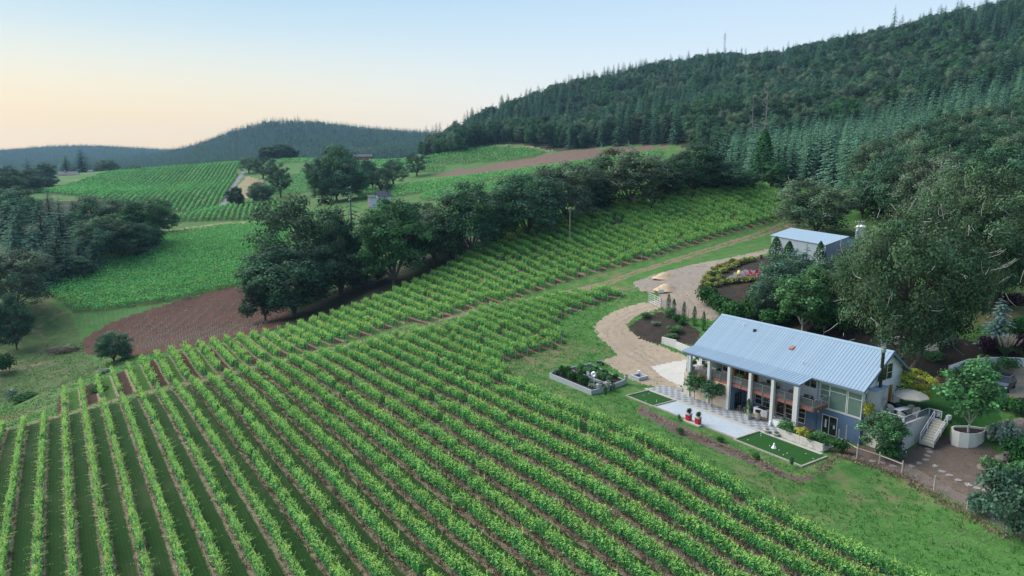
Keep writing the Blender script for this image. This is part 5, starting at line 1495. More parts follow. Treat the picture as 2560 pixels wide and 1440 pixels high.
for i in range(1):
    cr, tk, _ = broadleaf(77, h=5, w=4.5, clumps=34, per=90, leaf=0.2, rc=0.7, trunk_h=0.2, flat=0.4, tr=0.014); PROTO['yellow_maple'].append((cr.mesh('crown', L_YELLOW), tk.mesh('trunk', M_BARK), 5, 4.5, None))
px_tree('yellow_maple', 2285, 925, 'yellow green maple at the back corner of the white house', 1012, None, 95, name='maple_tree')
PROTO['terrace_tree'] = []
cr, tk, _ = broadleaf(78, h=4.4, w=4.2, clumps=46, per=110, leaf=0.2, rc=0.62, trunk_h=0.22, tr=0.016); PROTO['terrace_tree'].append((cr.mesh('crown', leaf_mat('apple_leaf', (0.075,0.15,0.065), 0.3)), tk.mesh('trunk', M_BARKPALE), 4.4, 4.2, None))
px_tree('terrace_tree', 2205, 1030, 'small round tree in front of the terrace wall', 1142, None, 115, name='apple_tree')
cr, tk, _ = broadleaf(79, h=3.4, w=3.0, clumps=30, per=110, leaf=0.17, rc=0.5, trunk_h=0.25, tr=0.014, flat=0.8); PROTO['espalier'] = [(cr.mesh('crown', leaf_mat('espalier_leaf', (0.06,0.15,0.075), 0.3)), tk.mesh('trunk', M_BARK), 3.4, 3.0, None)]
for x, h_, lab in ((2.9, 4.1, 'leafy espalier tree at the left end of the stained porch wall'), (6.0, 3.7, 'leafy espalier tree near the third column on the stained porch wall')):
    o = tree('espalier', hp(x, -0.75, 0.0), h_, 3.7, lab, name='espalier_tree'); o.rotation_euler = (0,0,HAZ); o.scale.y *= 0.55
px_tree('blue_spruce', 2492, 742, 'blue spruce at the right behind the white garden wall', 868, None, 85)
# cypress row by the lane
CY = [(1671,735,779),(1684,748,792),(1709,755,802),(1735,766,814),(1758,779,826)]
for i, (px, top, base) in enumerate(CY): px_tree('cypress', px, top, 'slim dark cypress by the drive, %s of the row from the gate' % ordinal(i+1), base, None, 13, 'slim cypresses in a row by the lane')
# shrubs
SH = {}
def shrub_me(kind, mat, **kw):
    SH[kind] = [shrub(900+7*i+sum(map(ord, kind)), **kw).mesh('shrub', mat) for i in range(3)]
shrub_me('dark', L_CEDAR, h=1.6, w=2.4, n=1300, leaf=0.2)
shrub_me('fresh', L_FRESH, h=1.0, w=1.6, n=900, leaf=0.15)
shrub_me('grass', leaf_mat('golden_grass', (0.22,0.25,0.07), 0.3), h=0.8, w=1.3, n=500, leaf=0.2)
shrub_me('silver', L_GREYHERB, h=0.7, w=1.1, n=600, leaf=0.12)
shrub_me('purple', L_PURPLE, h=1.6, w=2.4, n=1100, leaf=0.18)
shrub_me('yellow', leaf_mat('yellow_flower_leaf', (0.30,0.33,0.06), 0.35), h=0.9, w=1.2, n=600, leaf=0.13)
shn = 0
def put_shrub(kind, p, w, h, label, group=None, name='shrub', cat='shrub'):
    global shn; shn += 1
    ws = {'dark':2.4,'fresh':1.6,'grass':1.3,'silver':1.1,'purple':2.4,'yellow':1.2}[kind]; hs = {'dark':1.6,'fresh':1.0,'grass':.8,'silver':.7,'purple':1.6,'yellow':.9}[kind]
    o = mobj(name, SH[kind][shn % 3]); tag(o, label, cat, group); o.location = p; o.rotation_euler = (0,0,shn*1.7); o.scale = (w/ws, w/ws, h/hs); return o
def px_shrub(kind, px, base, wpx, hpx, label, group=None, **kw):
    p = at(px, base); s = p.y/math.cos(PITCH)/FPX
    return put_shrub(kind, p, wpx*s, hpx*s*1.05, label, group, **kw)
gg = 'shrubs of the garden beds'
for kind, px, base, w, h, lab in [('dark',1770,762,62,48,'dark laurel shrub on the inside of the lane bend'),('dark',1797,782,60,45,'dark laurel shrub right of the lane bend'),('dark',1832,798,70,48,'dark shrub above the left end of the house roof'),
 ('dark',1876,800,70,60,'dark shrub behind the roof ridge near its left end'),('dark',1895,765,60,60,'dark bush under the grey green birch'),('dark',1935,815,80,45,'low dark shrub behind the middle of the ridge'),('dark',1965,792,70,40,'dark shrub between the birch and bright tree'),
 ('dark',2110,830,60,40,'dark shrub under the great oak'),('fresh',2105,805,45,35,'fresh green shrub left of the great oak'),('dark',2100,1130,46,38,'dark round shrub at the corner of the dark green lawn'),('dark',2225,1148,70,40,'dark lavender clump under the small terrace tree'),('silver',2240,1145,50,30,'silver green rosemary at the terrace corner'),
 ('purple',2468,885,58,48,'purple leaved bush on the white garden wall'),('purple',2550,890,50,60,'purple leaved bush at the right edge behind the wall'),('purple',2530,780,70,50,'dark purple tree like shrub beside the blue spruce'),('dark',2560,850,80,60,'dark shrub at the right edge above the car'),
 ('silver',2495,1110,70,55,'silver leaved shrub right of the round planter'),('silver',2525,1095,60,45,'pale silver shrub among the stones at the right'),('dark',2545,1160,80,70,'dark green shrub bank below the silver shrubs'),('fresh',2480,1180,60,40,'fresh green ground shrub beside the yard stones'),('fresh',2545,1205,70,55,'green shrub at the right edge above the big bush'),
 ('yellow',2520,1010,40,25,'yellow green shrub beyond the fresh green tree'),('dark',2500,1020,50,30,'dark shrub below the parked car'),('dark',2550,1040,60,45,'dark shrub at the right edge below the gravel court'),
 ('fresh',1612,795,26,14,'small green plant on the drive island near its tip'),('fresh',1672,790,30,20,'bright green shrub on the drive island by the first cypress'),('dark',1690,803,26,16,'dark round shrub on the island below the second cypress'),('fresh',1685,832,38,18,'bright low shrub in the middle of the island bed'),('fresh',1678,846,34,14,'bright low shrub just above the retaining wall'),('silver',1640,812,24,10,'silver herb in the middle of the island bed'),('dark',1705,812,22,14,'dark round shrub on the island below the third cypress'),
 ('dark',1700,1085,22,16,'small rose bush below the red planters'),('fresh',1698,1050,14,14,'small green plant left of the red planters'),('dark',1800,1105,22,14,'low shrub below the white gravel court'),('dark',1890,1148,20,14,'small shrub at the edge of the right lawn'),
 ('fresh',2450,925,110,22,'trailing green ivy on top of the white garden wall'),('fresh',2520,930,50,36,'trailing ivy hanging over the white wall near the car'),('silver',2350,860,60,30,'white flowered shrub behind the house gable'),('fresh',2330,905,50,30,'green shrub at the oak foot behind the gable'),
 ('dark',10,930,60,50,'dark bramble at the left edge of the grassy bank'),('silver',30,995,34,26,'pale flowering weed clump on the grassy bank'),('dark',60,1000,70,16,'low dark weeds on the grassy bank'),('dark',250,975,60,14,'dark weeds along the bank under the bare field'),('silver',265,930,40,10,'white flowered weeds at the bank edge')]:
    px_shrub(kind, px, base, w, h, lab, gg)
# golden ornamental grasses round the chairs
k = 0
for (px, base) in [(1760,712),(1772,718),(1790,716),(1808,712),(1826,708),(1845,706),(1862,704),(1765,700),(1782,704),(1800,700),(1776,690),(1792,688),(1810,682),(1825,674),(1838,668),(1850,662),(1864,657),(1876,654),(1786,680),(1802,673),(1818,666),(1832,660),(1880,704)]:
    k += 1; px_shrub('grass', px, base, 26, 14, 'golden green grass clump round the red chairs, %s from the lane' % ordinal(k), 'golden grass clumps', name='ornamental_grass', cat='grass clump')
# bottom right: big leafed bush
PROTO['fig'] = []
cr, tk, _ = broadleaf(91, h=5, w=6, clumps=60, per=85, leaf=0.30, rc=0.85, trunk_h=0.05, tr=0.014); PROTO['fig'].append((cr.mesh('crown', leaf_mat('fig_leaf', (0.075,0.155,0.10), 0.3)), tk.mesh('trunk', M_BARK), 5, 6, None))
px_tree('fig', 2535, 1175, 'large leafy blue green bush at the lower right edge behind the fence', 1335, None, 170, cat='bush', name='fig_bush')
px_tree('fig', 2455, 1235, 'lower left part bush beside the large fence bush', 1290, None, 70, cat='bush', name='fig_bush')
# pampas grass
pg = Acc(); r_ = np.random.default_rng(4)
for i in range(90):
    a = r_.uniform(0,6.28); l = r_.uniform(.6,1.3); e = np.array((math.cos(a)*l, math.sin(a)*l, r_.uniform(.9,1.6)))
    V, F = tube_np([(0,0,0), e*0.6+np.array((0,0,.3)), e], (.03,.02,.005), 3); pg.add(V, F, np.array((0.8,1,0.7))*r_.uniform(.6,1.2))
pm_ = pg.mesh('leaves', leaf_mat('pampas_leaf', (0.10,0.16,0.09), .2))
pg2 = Acc()
for i in range(26):
    a = r_.uniform(0,6.28); l = r_.uniform(.3,1.1); d_ = np.array((math.cos(a)*l, math.sin(a)*l, 1.5)); d_ /= np.linalg.norm(d_)
    V, F = tube_np([d_*1.6, d_*1.9, d_*2.4, d_*2.75], (.02,.10,.09,.01), 5); pg2.add(V, F, np.array((1,1,1))*r_.uniform(.8,1.1))
pq = empty('pampas_grass', at(2512, 892), 0, 'pampas grass with cream plumes behind the white garden wall', 'pampas grass'); mobj('leaves', pm_, pq); mobj('plumes', pg2.mesh('plumes', leaf_mat('cream_plume', (0.62,0.54,0.42), .3)), pq); pq.scale = (1.25,)*3

# ------------------------------------------------------------------ things round the house
P_RED = paint('red_glaze', (0.42,0.018,0.025), 0.4, var=0.1); P_REDCH = paint('red_chair_paint', (0.52,0.045,0.055), 0.5, var=0.08); P_YEL = paint('yellow_chair_paint', (0.55,0.48,0.12), 0.5)
P_STONE = paint('grey_stone_pot', (0.38,0.37,0.35), 0.85, var=0.15); P_WHITE = paint('white_enamel', (0.72,0.74,0.75), 0.45, var=0.05); P_BLACK = paint('black_paint', (0.018,0.018,0.02), 0.45); P_GREYM = paint('grey_metal', (0.3,0.32,0.34), 0.4, 0.7)
P_CANVAS = paint('beige_canvas', (0.38,0.345,0.295), 0.9, var=0.06); P_WICK = paint('pale_wicker', (0.46,0.45,0.36), 0.85, var=0.25, scale=14); P_BARREL = paint('oak_barrel', (0.40,0.33,0.24), 0.75, var=0.2, scale=6); P_SOIL = GM['garden_bed']
SHm = {k_: v_ for k_, v_ in SH.items()}
def plant_in(parent, kind, w, h, z, name='plant'):
    o = mobj(name, SH[kind][shn % 3], parent); ws = {'dark':2.4,'fresh':1.6,'silver':1.1,'yellow':1.2,'grass':1.3}[kind]; hs = {'dark':1.6,'fresh':1.0,'silver':.7,'yellow':.9,'grass':.8}[kind]
    o.scale = (w/ws, w/ws, h/hs); o.location = (0,0,z); return o
def thing(name, x, y, z, label, cat, rz=0.0, group=None): return empty(name, hp(x,y,z), HAZ+rz, label, cat, group)
for x, lab in ((8.15,'left glazed red square planter on the white gravel edge'),(9.7,'right glazed red square planter on the white gravel edge')):
    t = thing('planter', x, -7.55, 0.14, lab, 'planter', 0, 'red planters'); b = MB(); b.prism([(-.3,-.3),(.3,-.3),(.3,.3),(-.3,.3)], 0, 0.75); b.build('pot', P_RED, t, 0.02); b = MB(); b.box(-.34,.34,-.34,.34,.752,.86); b.build('rim', P_STONE, t); plant_in(t, 'dark', .75, .85, .8)
t = thing('step_slab', 8.95, -7.6, 0.0, 'grey stone slab under the two red planters', 'slab'); b = MB(); b.box(-1.35,1.35,-.45,.45,-.3,.13); b.build('slab', P_STONE, t)
t = thing('planter', 11.75, -.55, 0.03, 'conical evergreen in a square pot beside the fourth column', 'planter'); b = MB(); b.box(-.32,.32,-.32,.32,0,.6); b.build('pot', P_STONE, t, .02); c_, t__, hs_, ws_, _ = PROTO['columnar_cedar'][0]; o = mobj('plant', c_, t); o.location = (0,0,.55); o.scale = (.40,.40,.42)
t = thing('barrel', 12.75, .1, 0.02, 'wine barrel with dark pot on top beside the conical evergreen', 'barrel'); b = MB(); b.lathe([(.28,0),(.36,.25),(.39,.5),(.36,.75),(.28,.98)], 14); b.build('staves', P_BARREL, t, smooth=True)
for z in (.12,.34,.66,.86): b = MB(); b.lathe([(.335 if z in (.12,.86) else .385,z-.03),(.335 if z in (.12,.86) else .385,z+.03)], 14); b.build('hoop', P_GREYM, t)
b = MB(); b.lathe([(.2,.985),(.34,1.1),(.36,1.25)], 12); b.build('pot', P_BLACK, t)
t = thing('washing_table', 12.1, 1.9, .02, 'white cabinet with sink under the porch behind the barrel', 'cabinet'); b = MB(); b.box(-1.1,1.0,-.4,.4,.02,.95); b.build('body', P_WHITE, t, .02); b = MB(); b.box(-.5,.5,-.3,.3,.955,1.08); b.build('basin', P_BLACK, t); b = MB(); b.tube([(.2,.3,.95),(.2,.3,1.4),(.2,.05,1.4)], .03, 5); b.build('tap', P_GREYM, t)
t = thing('bar_table', 9.9, 1.6, .02, 'dark high bar table under the porch', 'table'); b = MB(); b.box(-.6,.6,-.35,.35,1.0,1.06); b.build('top', P_BLACK, t); b = MB(); [b.box(sx*.5-.03,sx*.5+.03,sy*.28-.03,sy*.28+.03,0,.999) for sx in (-1,1) for sy in (-1,1)]; b.build('legs', P_BLACK, t)
for i, x in enumerate((9.4,10.2)):
    t = thing('bar_stool', x, .75, .02, 'grey metal bar stool under the porch, %s from the side door' % ordinal(i+1), 'stool', 0, 'bar stools'); b = MB(); b.lathe([(.19,.72),(.2,.75)], 10); b.build('seat', P_GREYM, t)
    for sx in (-1,1):
        for sy in (-1,1): b = MB(); b.tube([(sx*.2,sy*.2,0),(sx*.12,sy*.12,.72)], .02, 4); b.build('leg', P_GREYM, t)
t = thing('outdoor_kitchen', 15.55, .35, .02, 'white outdoor kitchen counter with steel bar beside the fifth column', 'kitchen counter'); b = MB(); b.box(-.95,.95,-.45,.45,0,.9); b.build('cabinet', P_WHITE, t, .02); b = MB(); b.box(-1.0,1.0,-.5,.5,.905,.95); b.build('worktop', P_STONE, t)
for i in range(5): b = MB(); b.box(-.9+i*.37,-.58+i*.37,-.462,-.452,.1,.82); b.build('cabinet_door', P_WHITE, t)
b = MB(); b.box(-.55,.55,.1,.42,.952,1.25); b.build('grill', P_GREYM, t); b = MB(); b.box(-.9,.9,.42,.46,1.5,1.56); b.tube([(-.85,.44,.95),(-.85,.44,1.5)],.025,4); b.tube([(.85,.44,.95),(.85,.44,1.5)],.025,4); b.build('shelf', P_GREYM, t)
t = thing('garden_figure', 14.95, -.35, .0, 'small white garden figure at the foot of the fifth column', 'figure'); b = MB(); b.lathe([(.18,0),(.16,.25),(.1,.4),(.14,.5),(.05,.65)], 8); b.build('figure', P_WHITE, t, smooth=True)
for x, lab, kk in ((16.1,'stone bowl of violet flowers on the checkered patio','silver'),(17.4,'stone bowl with green plant at the patio edge','fresh')):
    t = thing('stone_bowl', x, -2.5, .0, lab, 'bowl'); b = MB(); b.lathe([(.25,0),(.42,.3),(.45,.34),(.36,.34)], 12); b.build('bowl', P_STONE, t); plant_in(t, kk, .6, .3, .25)
M_VIO = paint('violet_petal', (0.13,0.06,0.35), .6)
# long timber planter
t = thing('raised_planter', 20.35, -1.7, 0.0, 'long whitewashed timber planter full of leafy flowers before the sliding door', 'planter')
M_WW = paint('whitewashed_board', (0.52,0.49,0.44), .85, var=.25, scale=4, dirt=(.30,.26,.22))
for s_ in (0, 1):
    for kz in range(4):
        b = MB(); b.box(-3.0+s_*3.02, -.02+s_*3.02, -.6,-.55, .03+kz*.235, .03+kz*.235+.22); b.build('board', M_WW, t)
    for kz in range(4):
        b = MB(); b.box(-3.0+s_*6.0, -2.95+s_*6.0, -.545,.6, .03+kz*.235, .03+kz*.235+.22); b.build('board', M_WW, t)
b = MB(); b.box(-2.94,2.98,-.54,.6,.0,.86); b.build('soil', P_SOIL, t)
for i in range(9):
    kk = 'fresh' if i in (0,1,2,7) else ('yellow' if i in (3,4,5) else 'dark'); o = plant_in(t, kk, 1.5, 1.15+.35*math.sin(i*2.1), .62, 'plant'); o.location = (-2.7+i*.68, .05+.2*math.sin(i*3), .55); o.rotation_euler = (0,0,i)
# chair like white thing on the dark lawn
t = thing('lawn_cone', 19.6, -5.9, 0.0, 'small white tent shaped marker on the dark green lawn', 'marker'); b = MB(); b.lathe([(.32,0),(.12,.35),(.10,.55),(.02,.62)], 5); b.build('cover', P_WHITE, t)
r_ = np.random.default_rng(6)
bm_ = MB(); bm_.lathe([(.02,0),(.055,.05),(.02,.1)], 8); bme = None
for i in range(14):
    x = r_.uniform(16,24) if i < 9 else r_.uniform(-3,1.2); y = r_.uniform(-7.2,-3.5)
    if bme is None: o = bm_.build('bocce_ball', P_WHITE, None); bme = o.data
    else: o = mobj('bocce_ball', bme)
    o.location = hp(x, y, -.02); tag(o, 'small white ball on the %s dark lawn strip, %s from the house' % (('right', ordinal(i+1)) if i < 9 else ('left', ordinal(i-8))), 'ball', 'white balls on the dark lawns')
# deck furniture
t = thing('dining_table', 12.6, 1.7, 3.71, 'grey dining table on the upper deck', 'table'); b = MB(); b.box(-1.0,1.0,-.5,.5,.70,.76); b.build('top', P_GREYM, t)
for sx in (-1,1):
    for sy in (-1,1): b = MB(); b.box(sx*.85-.03,sx*.85+.03,sy*.4-.03,sy*.4+.03,0,.699); b.build('leg', P_BLACK, t)
for i,(x,y,rz) in enumerate(((12.1,2.55,0),(13.1,2.55,0),(12.1,.85,math.pi),(13.1,.85,math.pi),(14.1,1.7,-1.57))):
    t = thing('deck_chair', x, y, 3.71, 'dark chair at the upper deck table, %s from the left' % ordinal(i+1), 'chair', rz, 'dark chairs on the upper deck'); b = MB(); b.box(-.25,.25,-.25,.25,.42,.47); b.build('seat', P_BLACK, t); b = MB(); b.box(-.25,.25,.2,.25,.475,.95); b.build('backrest', P_BLACK, t)
    for sx in (-1,1):
        for sy in (-1,1): b = MB(); b.box(sx*.22-.02,sx*.22+.02,sy*.22-.02,sy*.22+.02,0,.419); b.build('leg', P_BLACK, t)
for x, w_, lab, nm in ((17.0,.7,'black gas grill on the deck near the sixth column','grill'),(19.0,.6,'covered dark grill on the right end of the deck','grill')):
    t = thing(nm, x, 1.0, 3.71, lab, 'grill'); b = MB(); b.box(-w_,w_,-.3,.3,.1,.8); b.build('cabinet', P_BLACK, t); b = MB(); b.extr([(-.32,.805),(.32,.805),(.3,1.05),(.1,1.2),(-.15,1.2),(-.3,1.05)], 'x', -w_*.8, w_*.8); b.build('lid', P_BLACK, t)
for i, (x, kk, lab) in enumerate(((1.2,'fresh','potted plant at the left end of the upper deck'),(3.4,'fresh','leafy potted plant left of the second column on the deck'),(5.6,'dark','dark potted plant behind the deck railing'),(8.9,'silver','pale potted plant behind the third railing bay'),(9.4,'fresh','hanging style plant near the wooden doors'))):
    t = thing('potted_plant', x, .75, 3.71, lab, 'potted plant'); b = MB(); b.lathe([(.18,0),(.25,.45),(.2,.45)], 10); b.build('pot', P_STONE, t); plant_in(t, kk, 1.0, 1.0, .4)
# left of the porch: planter box, white heat pump, golf cart
t = thing('box_planter', -1.1, .9, .03, 'low grey stone trough at the left corner of the patio', 'planter'); b = MB(); b.box(-.6,.5,-.3,.3,0,.5); b.build('trough', P_STONE, t, .02); plant_in(t, 'silver', .5,.3,.42)
t = thing('air_unit', .05, 1.1, .03, 'white air conditioner unit beside the stone trough', 'air conditioner'); b = MB(); b.box(-.4,.4,-.25,.25,0,.85); b.build('case', P_WHITE, t, .02); b = MB(); b.box(.402,.412,-.2,.2,.1,.75); b.build('fan_grille', P_BLACK, t)
t = thing('golf_cart', -1.3, 7.6, .1, 'white golf cart parked at the left end of the porch', 'golf cart', 1.3)
b = MB(); b.box(-1.1,1.1,-.55,.55,.3,.75); b.box(-.5,.35,-.5,.5,.752,1.0); b.build('body', P_WHITE, t, .06); b = MB(); b.box(-.8,.75,-.6,.6,1.95,2.02); b.build('roof', P_WHITE, t, .03)
for sx in (-.7,.65):
    for sy in (-.52,.52): b = MB(); b.tube([(sx,sy,.7),(sx*.95,sy,1.96)], .025, 4); b.build('roof_post', P_BLACK, t)
for sx in (-.75,.75):
    for sy in (-.5,.5): b = MB(); b.extr([(sx+.24*math.cos(a),.24+.24*math.sin(a)) for a in np.linspace(0,6.28,13)[:-1]], 'y', sy-.09, sy+.09); b.build('wheel', P_BLACK, t)
# terrace: table, wicker chairs, umbrella
t = thing('terrace_table', 27.0, 7.0, 3.67, 'pale trestle table on the terrace under the umbrella', 'table', 1.45); b = MB(); b.box(-1.0,1.0,-.42,.42,.72,.77); b.build('top', P_WHITE, t, .01)
for sx in (-.7,.7):
    b = MB(); b.tube([(sx,-.35,0),(sx,.3,.72)], .035, 5); b.tube([(sx,.35,0),(sx,-.3,.72)], .035, 5); b.build('trestle_leg', P_WHITE, t)
def wicker(x, y, rz, lab):
    t = thing('wicker_chair', x, y, 3.67, lab, 'chair', rz, 'wicker chairs on the terrace'); b = MB(); b.lathe([(.30,0),(.34,.2),(.38,.42),(.37,.46)], 14); b.build('seat', P_WICK, t)
    V, F = [], []
    n_ = 9
    for i in range(n_):
        a = math.radians(-20+220*i/(n_-1)); hz_ = .62+.36*math.sin(math.pi*i/(n_-1))
        for rr in (.40,.34):
            V += [(rr*math.cos(a), rr*math.sin(a), .40), (rr*1.12*math.cos(a), rr*1.12*math.sin(a), hz_)]
    for i in range(n_-1):
        o = 4*i; F += [(o,o+4,o+5,o+1),(o+2,o+3,o+7,o+6),(o+1,o+5,o+7,o+3),(o,o+2,o+6,o+4)]
    F += [(0,1,3,2),(4*n_-4,4*n_-2,4*n_-1,4*n_-3)]
    b = MB(); b.add(V, F); b.build('curved_back', P_WICK, t)
wicker(26.0, 6.6, 1.5, 'wicker chair on the house side of the terrace table'); wicker(27.2, 8.4, -.2, 'wicker chair behind the terrace table on the left'); wicker(28.0, 8.1, -.5, 'wicker chair behind the terrace table on the right'); wicker(27.7, 5.6, 2.9, 'wicker chair by the terrace railing with its back to the yard')
t = thing('patio_umbrella', 26.9, 8.9, 3.67, 'beige cantilever umbrella over the terrace table', 'umbrella')
V = [(0,0,2.55)]; n_ = 8
for i in range(n_):
    a = 6.283*i/n_+.2; V.append((1.0*math.cos(a),1.0*math.sin(a),2.42))
for i in range(n_):
    a = 6.283*i/n_+.2; V.append((1.95*math.cos(a),1.95*math.sin(a),1.98))
for i in range(n_):
    a = 6.283*i/n_+.2; V.append((1.95*math.cos(a),1.95*math.sin(a),1.85))
F = []
for i in range(n_):
    j = (i+1)%n_; F += [(0,1+i,1+j),(1+i,9+i,9+j,1+j),(9+i,17+i,17+j,9+j)]
b = MB(); b.add(V, F); b.build('canopy', P_CANVAS, t)
b = MB(); b.tube([(-2.0,.2,0),(-2.15,.2,1.2),(-1.75,.15,2.3),(-.9,.05,2.85),(0,0,2.75)], .045, 6); b.build('curved_pole', P_BLACK, t)
for i in range(n_):
    a = 6.283*i/n_+.2; b = MB(); b.tube([(0,0,2.5),(1.0*math.cos(a),1.0*math.sin(a),2.37),(1.93*math.cos(a),1.93*math.sin(a),1.93)], .012, 4); b.build('rib', P_BLACK, t)
b = MB(); b.box(-2.45,-1.55,-.3,.7,0,.12); b.build('base', P_BLACK, t)
t = thing('ottoman', 25.9, 5.2, 3.67, 'small red cushion seat on the terrace by the railing', 'seat'); b = MB(); b.box(-.25,.25,-.25,.25,0,.4); b.build('cushion', P_RED, t, .05)
t = thing('fire_bowl', 25.2, 7.9, 3.67, 'dark low lounge seat on the terrace by the amber door', 'seat'); b = MB(); b.box(-.5,.5,-.45,.45,0,.35); b.box(-.5,.5,.25,.45,.352,.75); b.build('seat', P_BLACK, t, .04)
t = thing('climbing_shrub', 25.15, 3.55, 3.6, 'yellowish shrub at the corner of the chimney above the terrace tree', 'shrub'); plant_in(t, 'yellow', 1.5, 1.9, 0)
t = thing('tarp', 29.3, 9.9, 3.6, 'dark blue tarp heap at the terrace corner by the steps', 'tarp'); b = MB(); b.lathe([(.6,0),(.55,.25),(.3,.45),(.1,.5)], 9); b.build('tarp', paint('navy_tarp',(.02,.03,.10),.6), t)
# vegetable beds
W_BED = paint('grey_bed_board', (0.30,0.33,0.37), .8, var=.2, scale=3, dirt=(.30,.24,.18))
t = thing('raised_bed', 0, 0, -.02, 'grey walled raised vegetable garden beside the gravel drive', 'raised bed')
def bedwall(p, q, h=.75, th=.16):
    p, q = np.array(p, float), np.array(q, float); d_ = (q-p)/np.linalg.norm(q-p); n_ = np.array((-d_[1], d_[0]))*th/2
    b = MB(); b.prism([tuple(p-n_), tuple(q-n_), tuple(q+n_), tuple(p+n_)], -.4, h); b.build('bed_wall', W_BED, t)
A_, B_, C_, D_, E_ = (-16.6,-11.3),(-6.6,-11.3),(-6.7,-8.6),(-7.9,-3.5),(-17.4,-2.2)
F_ = (-17.2,-7.3)
bedwall(A_,(B_[0]+.08,B_[1])); bedwall((B_[0],B_[1]+.085),(C_[0],C_[1]),.7); bedwall((C_[0],C_[1]+.09),D_,.72); bedwall((D_[0]-.1,D_[1]+.05),E_,.4); bedwall((A_[0],A_[1]+.085),(F_[0]+.05,F_[1]-.1),.74); bedwall((-17.3,-7.2),(E_[0],E_[1]-.1),.71); bedwall((-16.9,-7.3),(-6.8,-7.1),.66)
b = MB(); b.prism([(-16.5,-11.2),(-6.7,-11.2),(-6.85,-7.3),(-16.9,-7.4)], 0, .45); b.prism([(-17.0,-7.1),(-7.1,-7.0),(-8.0,-3.7),(-17.2,-2.4)], 0, .46); b.build('soil', P_SOIL, t)
k = 0
for (x0,x1,y,kk,w_,h_) in ((-15.6,-9.4,-9.9,'dark',1.5,1.7),(-9.2,-7.2,-9.6,'silver',1.3,.8),(-15.8,-8.6,-6.1,'fresh',1.2,1.2),(-15.5,-9.0,-4.4,'dark',1.0,.9),(-10.2,-8.2,-8.3,'silver',1.2,.7),(-16.4,-16.0,-10,'silver',1.4,.9)):
    for x in np.arange(x0, x1+.01, .85):
        k += 1; o = plant_in(t, kk, w_*(.85+.3*((k*37)%10)/10), h_*(.8+.4*((k*53)%10)/10), .4, 'vegetable_plant'); o.location = (x, y+.25*math.sin(k*2.3), .42); o.rotation_euler = (0,0,k*1.1)
for (x,y,z,lab,rz) in ((-8.9,-8.9,.3,'round grey satellite dish on a post in the vegetable garden',.3),(-9.9,-9.4,.3,'small white satellite dish left of the grey dish',1.9)):
    t2 = thing('satellite_dish', x, y, z, lab, 'satellite dish', rz); b = MB(); b.tube([(0,0,0),(0,0,1.7)], .05, 6); b.build('post', P_WHITE, t2)
    b = MB(); R_ = .48 if rz < 1 else .36; prof = [(.02,-.1),(R_*.5,-.07),(R_,.03),(R_,.05),(R_*.5,-.03),(.02,-.05)]; b.lathe(prof, 16); o = b.build('dish', P_WHITE if rz > 1 else P_GREYM, t2, smooth=True); o.location = (0,-.15,1.75); o.rotation_euler = (1.15,0,0)
    b = MB(); b.tube([(0,-.2,1.5),(0,-.75,1.75)], .02, 4); b.build('feed_arm', P_GREYM, t2)
for (x,y,lab,r1) in ((-6.9,-9.6,'pale pot on the near corner of the vegetable garden',.42),(-7.0,-7.9,'whitewashed tub on the inner corner of the vegetable garden',.45),(-7.7,-3.7,'terracotta tinted pot at the far corner of the vegetable garden',.35)):
    t2 = thing('garden_pot', x, y, .72, lab, 'pot'); b = MB(); b.lathe([(r1*.7,0),(r1,.5),(r1*.8,.5)], 12); b.build('pot', P_STONE, t2); plant_in(t2, 'silver', r1*1.7, .35, .42)
t = thing('fire_pit', -8.9, .1, 0.0, 'square grey block fire pit on the gravel drive', 'fire pit')
b = MB()
for (a,c,d,e) in ((-1.0,1.0,-1.0,-.7),(-1.0,1.0,.7,1.0),(-1.0,-.7,-.698,.698),(.7,1.0,-.698,.698)): b.box(a,c,d,e,-.1,.42)
b.build('block_ring', paint('grey_block',(.33,.35,.38),.85,var=.2,scale=4), t); b = MB(); b.box(-.69,.69,-.69,.69,-.1,.1); b.build('ash', P_BLACK, t)
t2 = thing('bucket', -10.0, .7, .42, 'white bucket on the fire pit corner', 'bucket'); t2.location = hp(-9.75,.85,.42); b = MB(); b.lathe([(.17,0),(.22,.38),(.18,.38)], 10); b.build('bucket', P_WHITE, t2)
wb = empty('wheelbarrow', at(1499, 912), HAZ+.6, 'blue grey wheelbarrow left at the edge of the drive', 'wheelbarrow')
b = MB(); b.add([(-.35,-.25,.35),(.35,-.2,.35),(.35,.2,.35),(-.35,.25,.35),(-.5,-.38,.68),(.5,-.3,.68),(.5,.3,.68),(-.5,.38,.68)], [(0,3,2,1),(0,1,5,4),(1,2,6,5),(2,3,7,6),(3,0,4,7),(4,5,6,7)]); b.build('tray', paint('blue_grey_tray',(.07,.10,.14),.5), wb)
b = MB(); b.extr([(.6+.2*math.cos(a),.2+.2*math.sin(a)) for a in np.linspace(0,6.28,13)[:-1]], 'y', -.05,.05); b.build('wheel', P_BLACK, wb)
for sy in (-1,1): b = MB(); b.tube([(.6,sy*.06,.2),(-.2,sy*.25,.34),(-1.0,sy*.3,.6)], .022, 5); b.tube([(-.3,sy*.25,.34),(-.35,sy*.27,0)], .02, 5); b.build('handle', M_TRUNK, wb)
for (px, top, base, lab) in ((1533,957,978,'small round topped standard tree at the patio corner'),(1512,962,996,'slender standard tree beside the vegetable garden'),(1978,1140,1170,'young whip tree on the dry bank below the right lawn')):
    px_tree('young_tree', px, top, lab, base, None, 12, name='standard_tree')
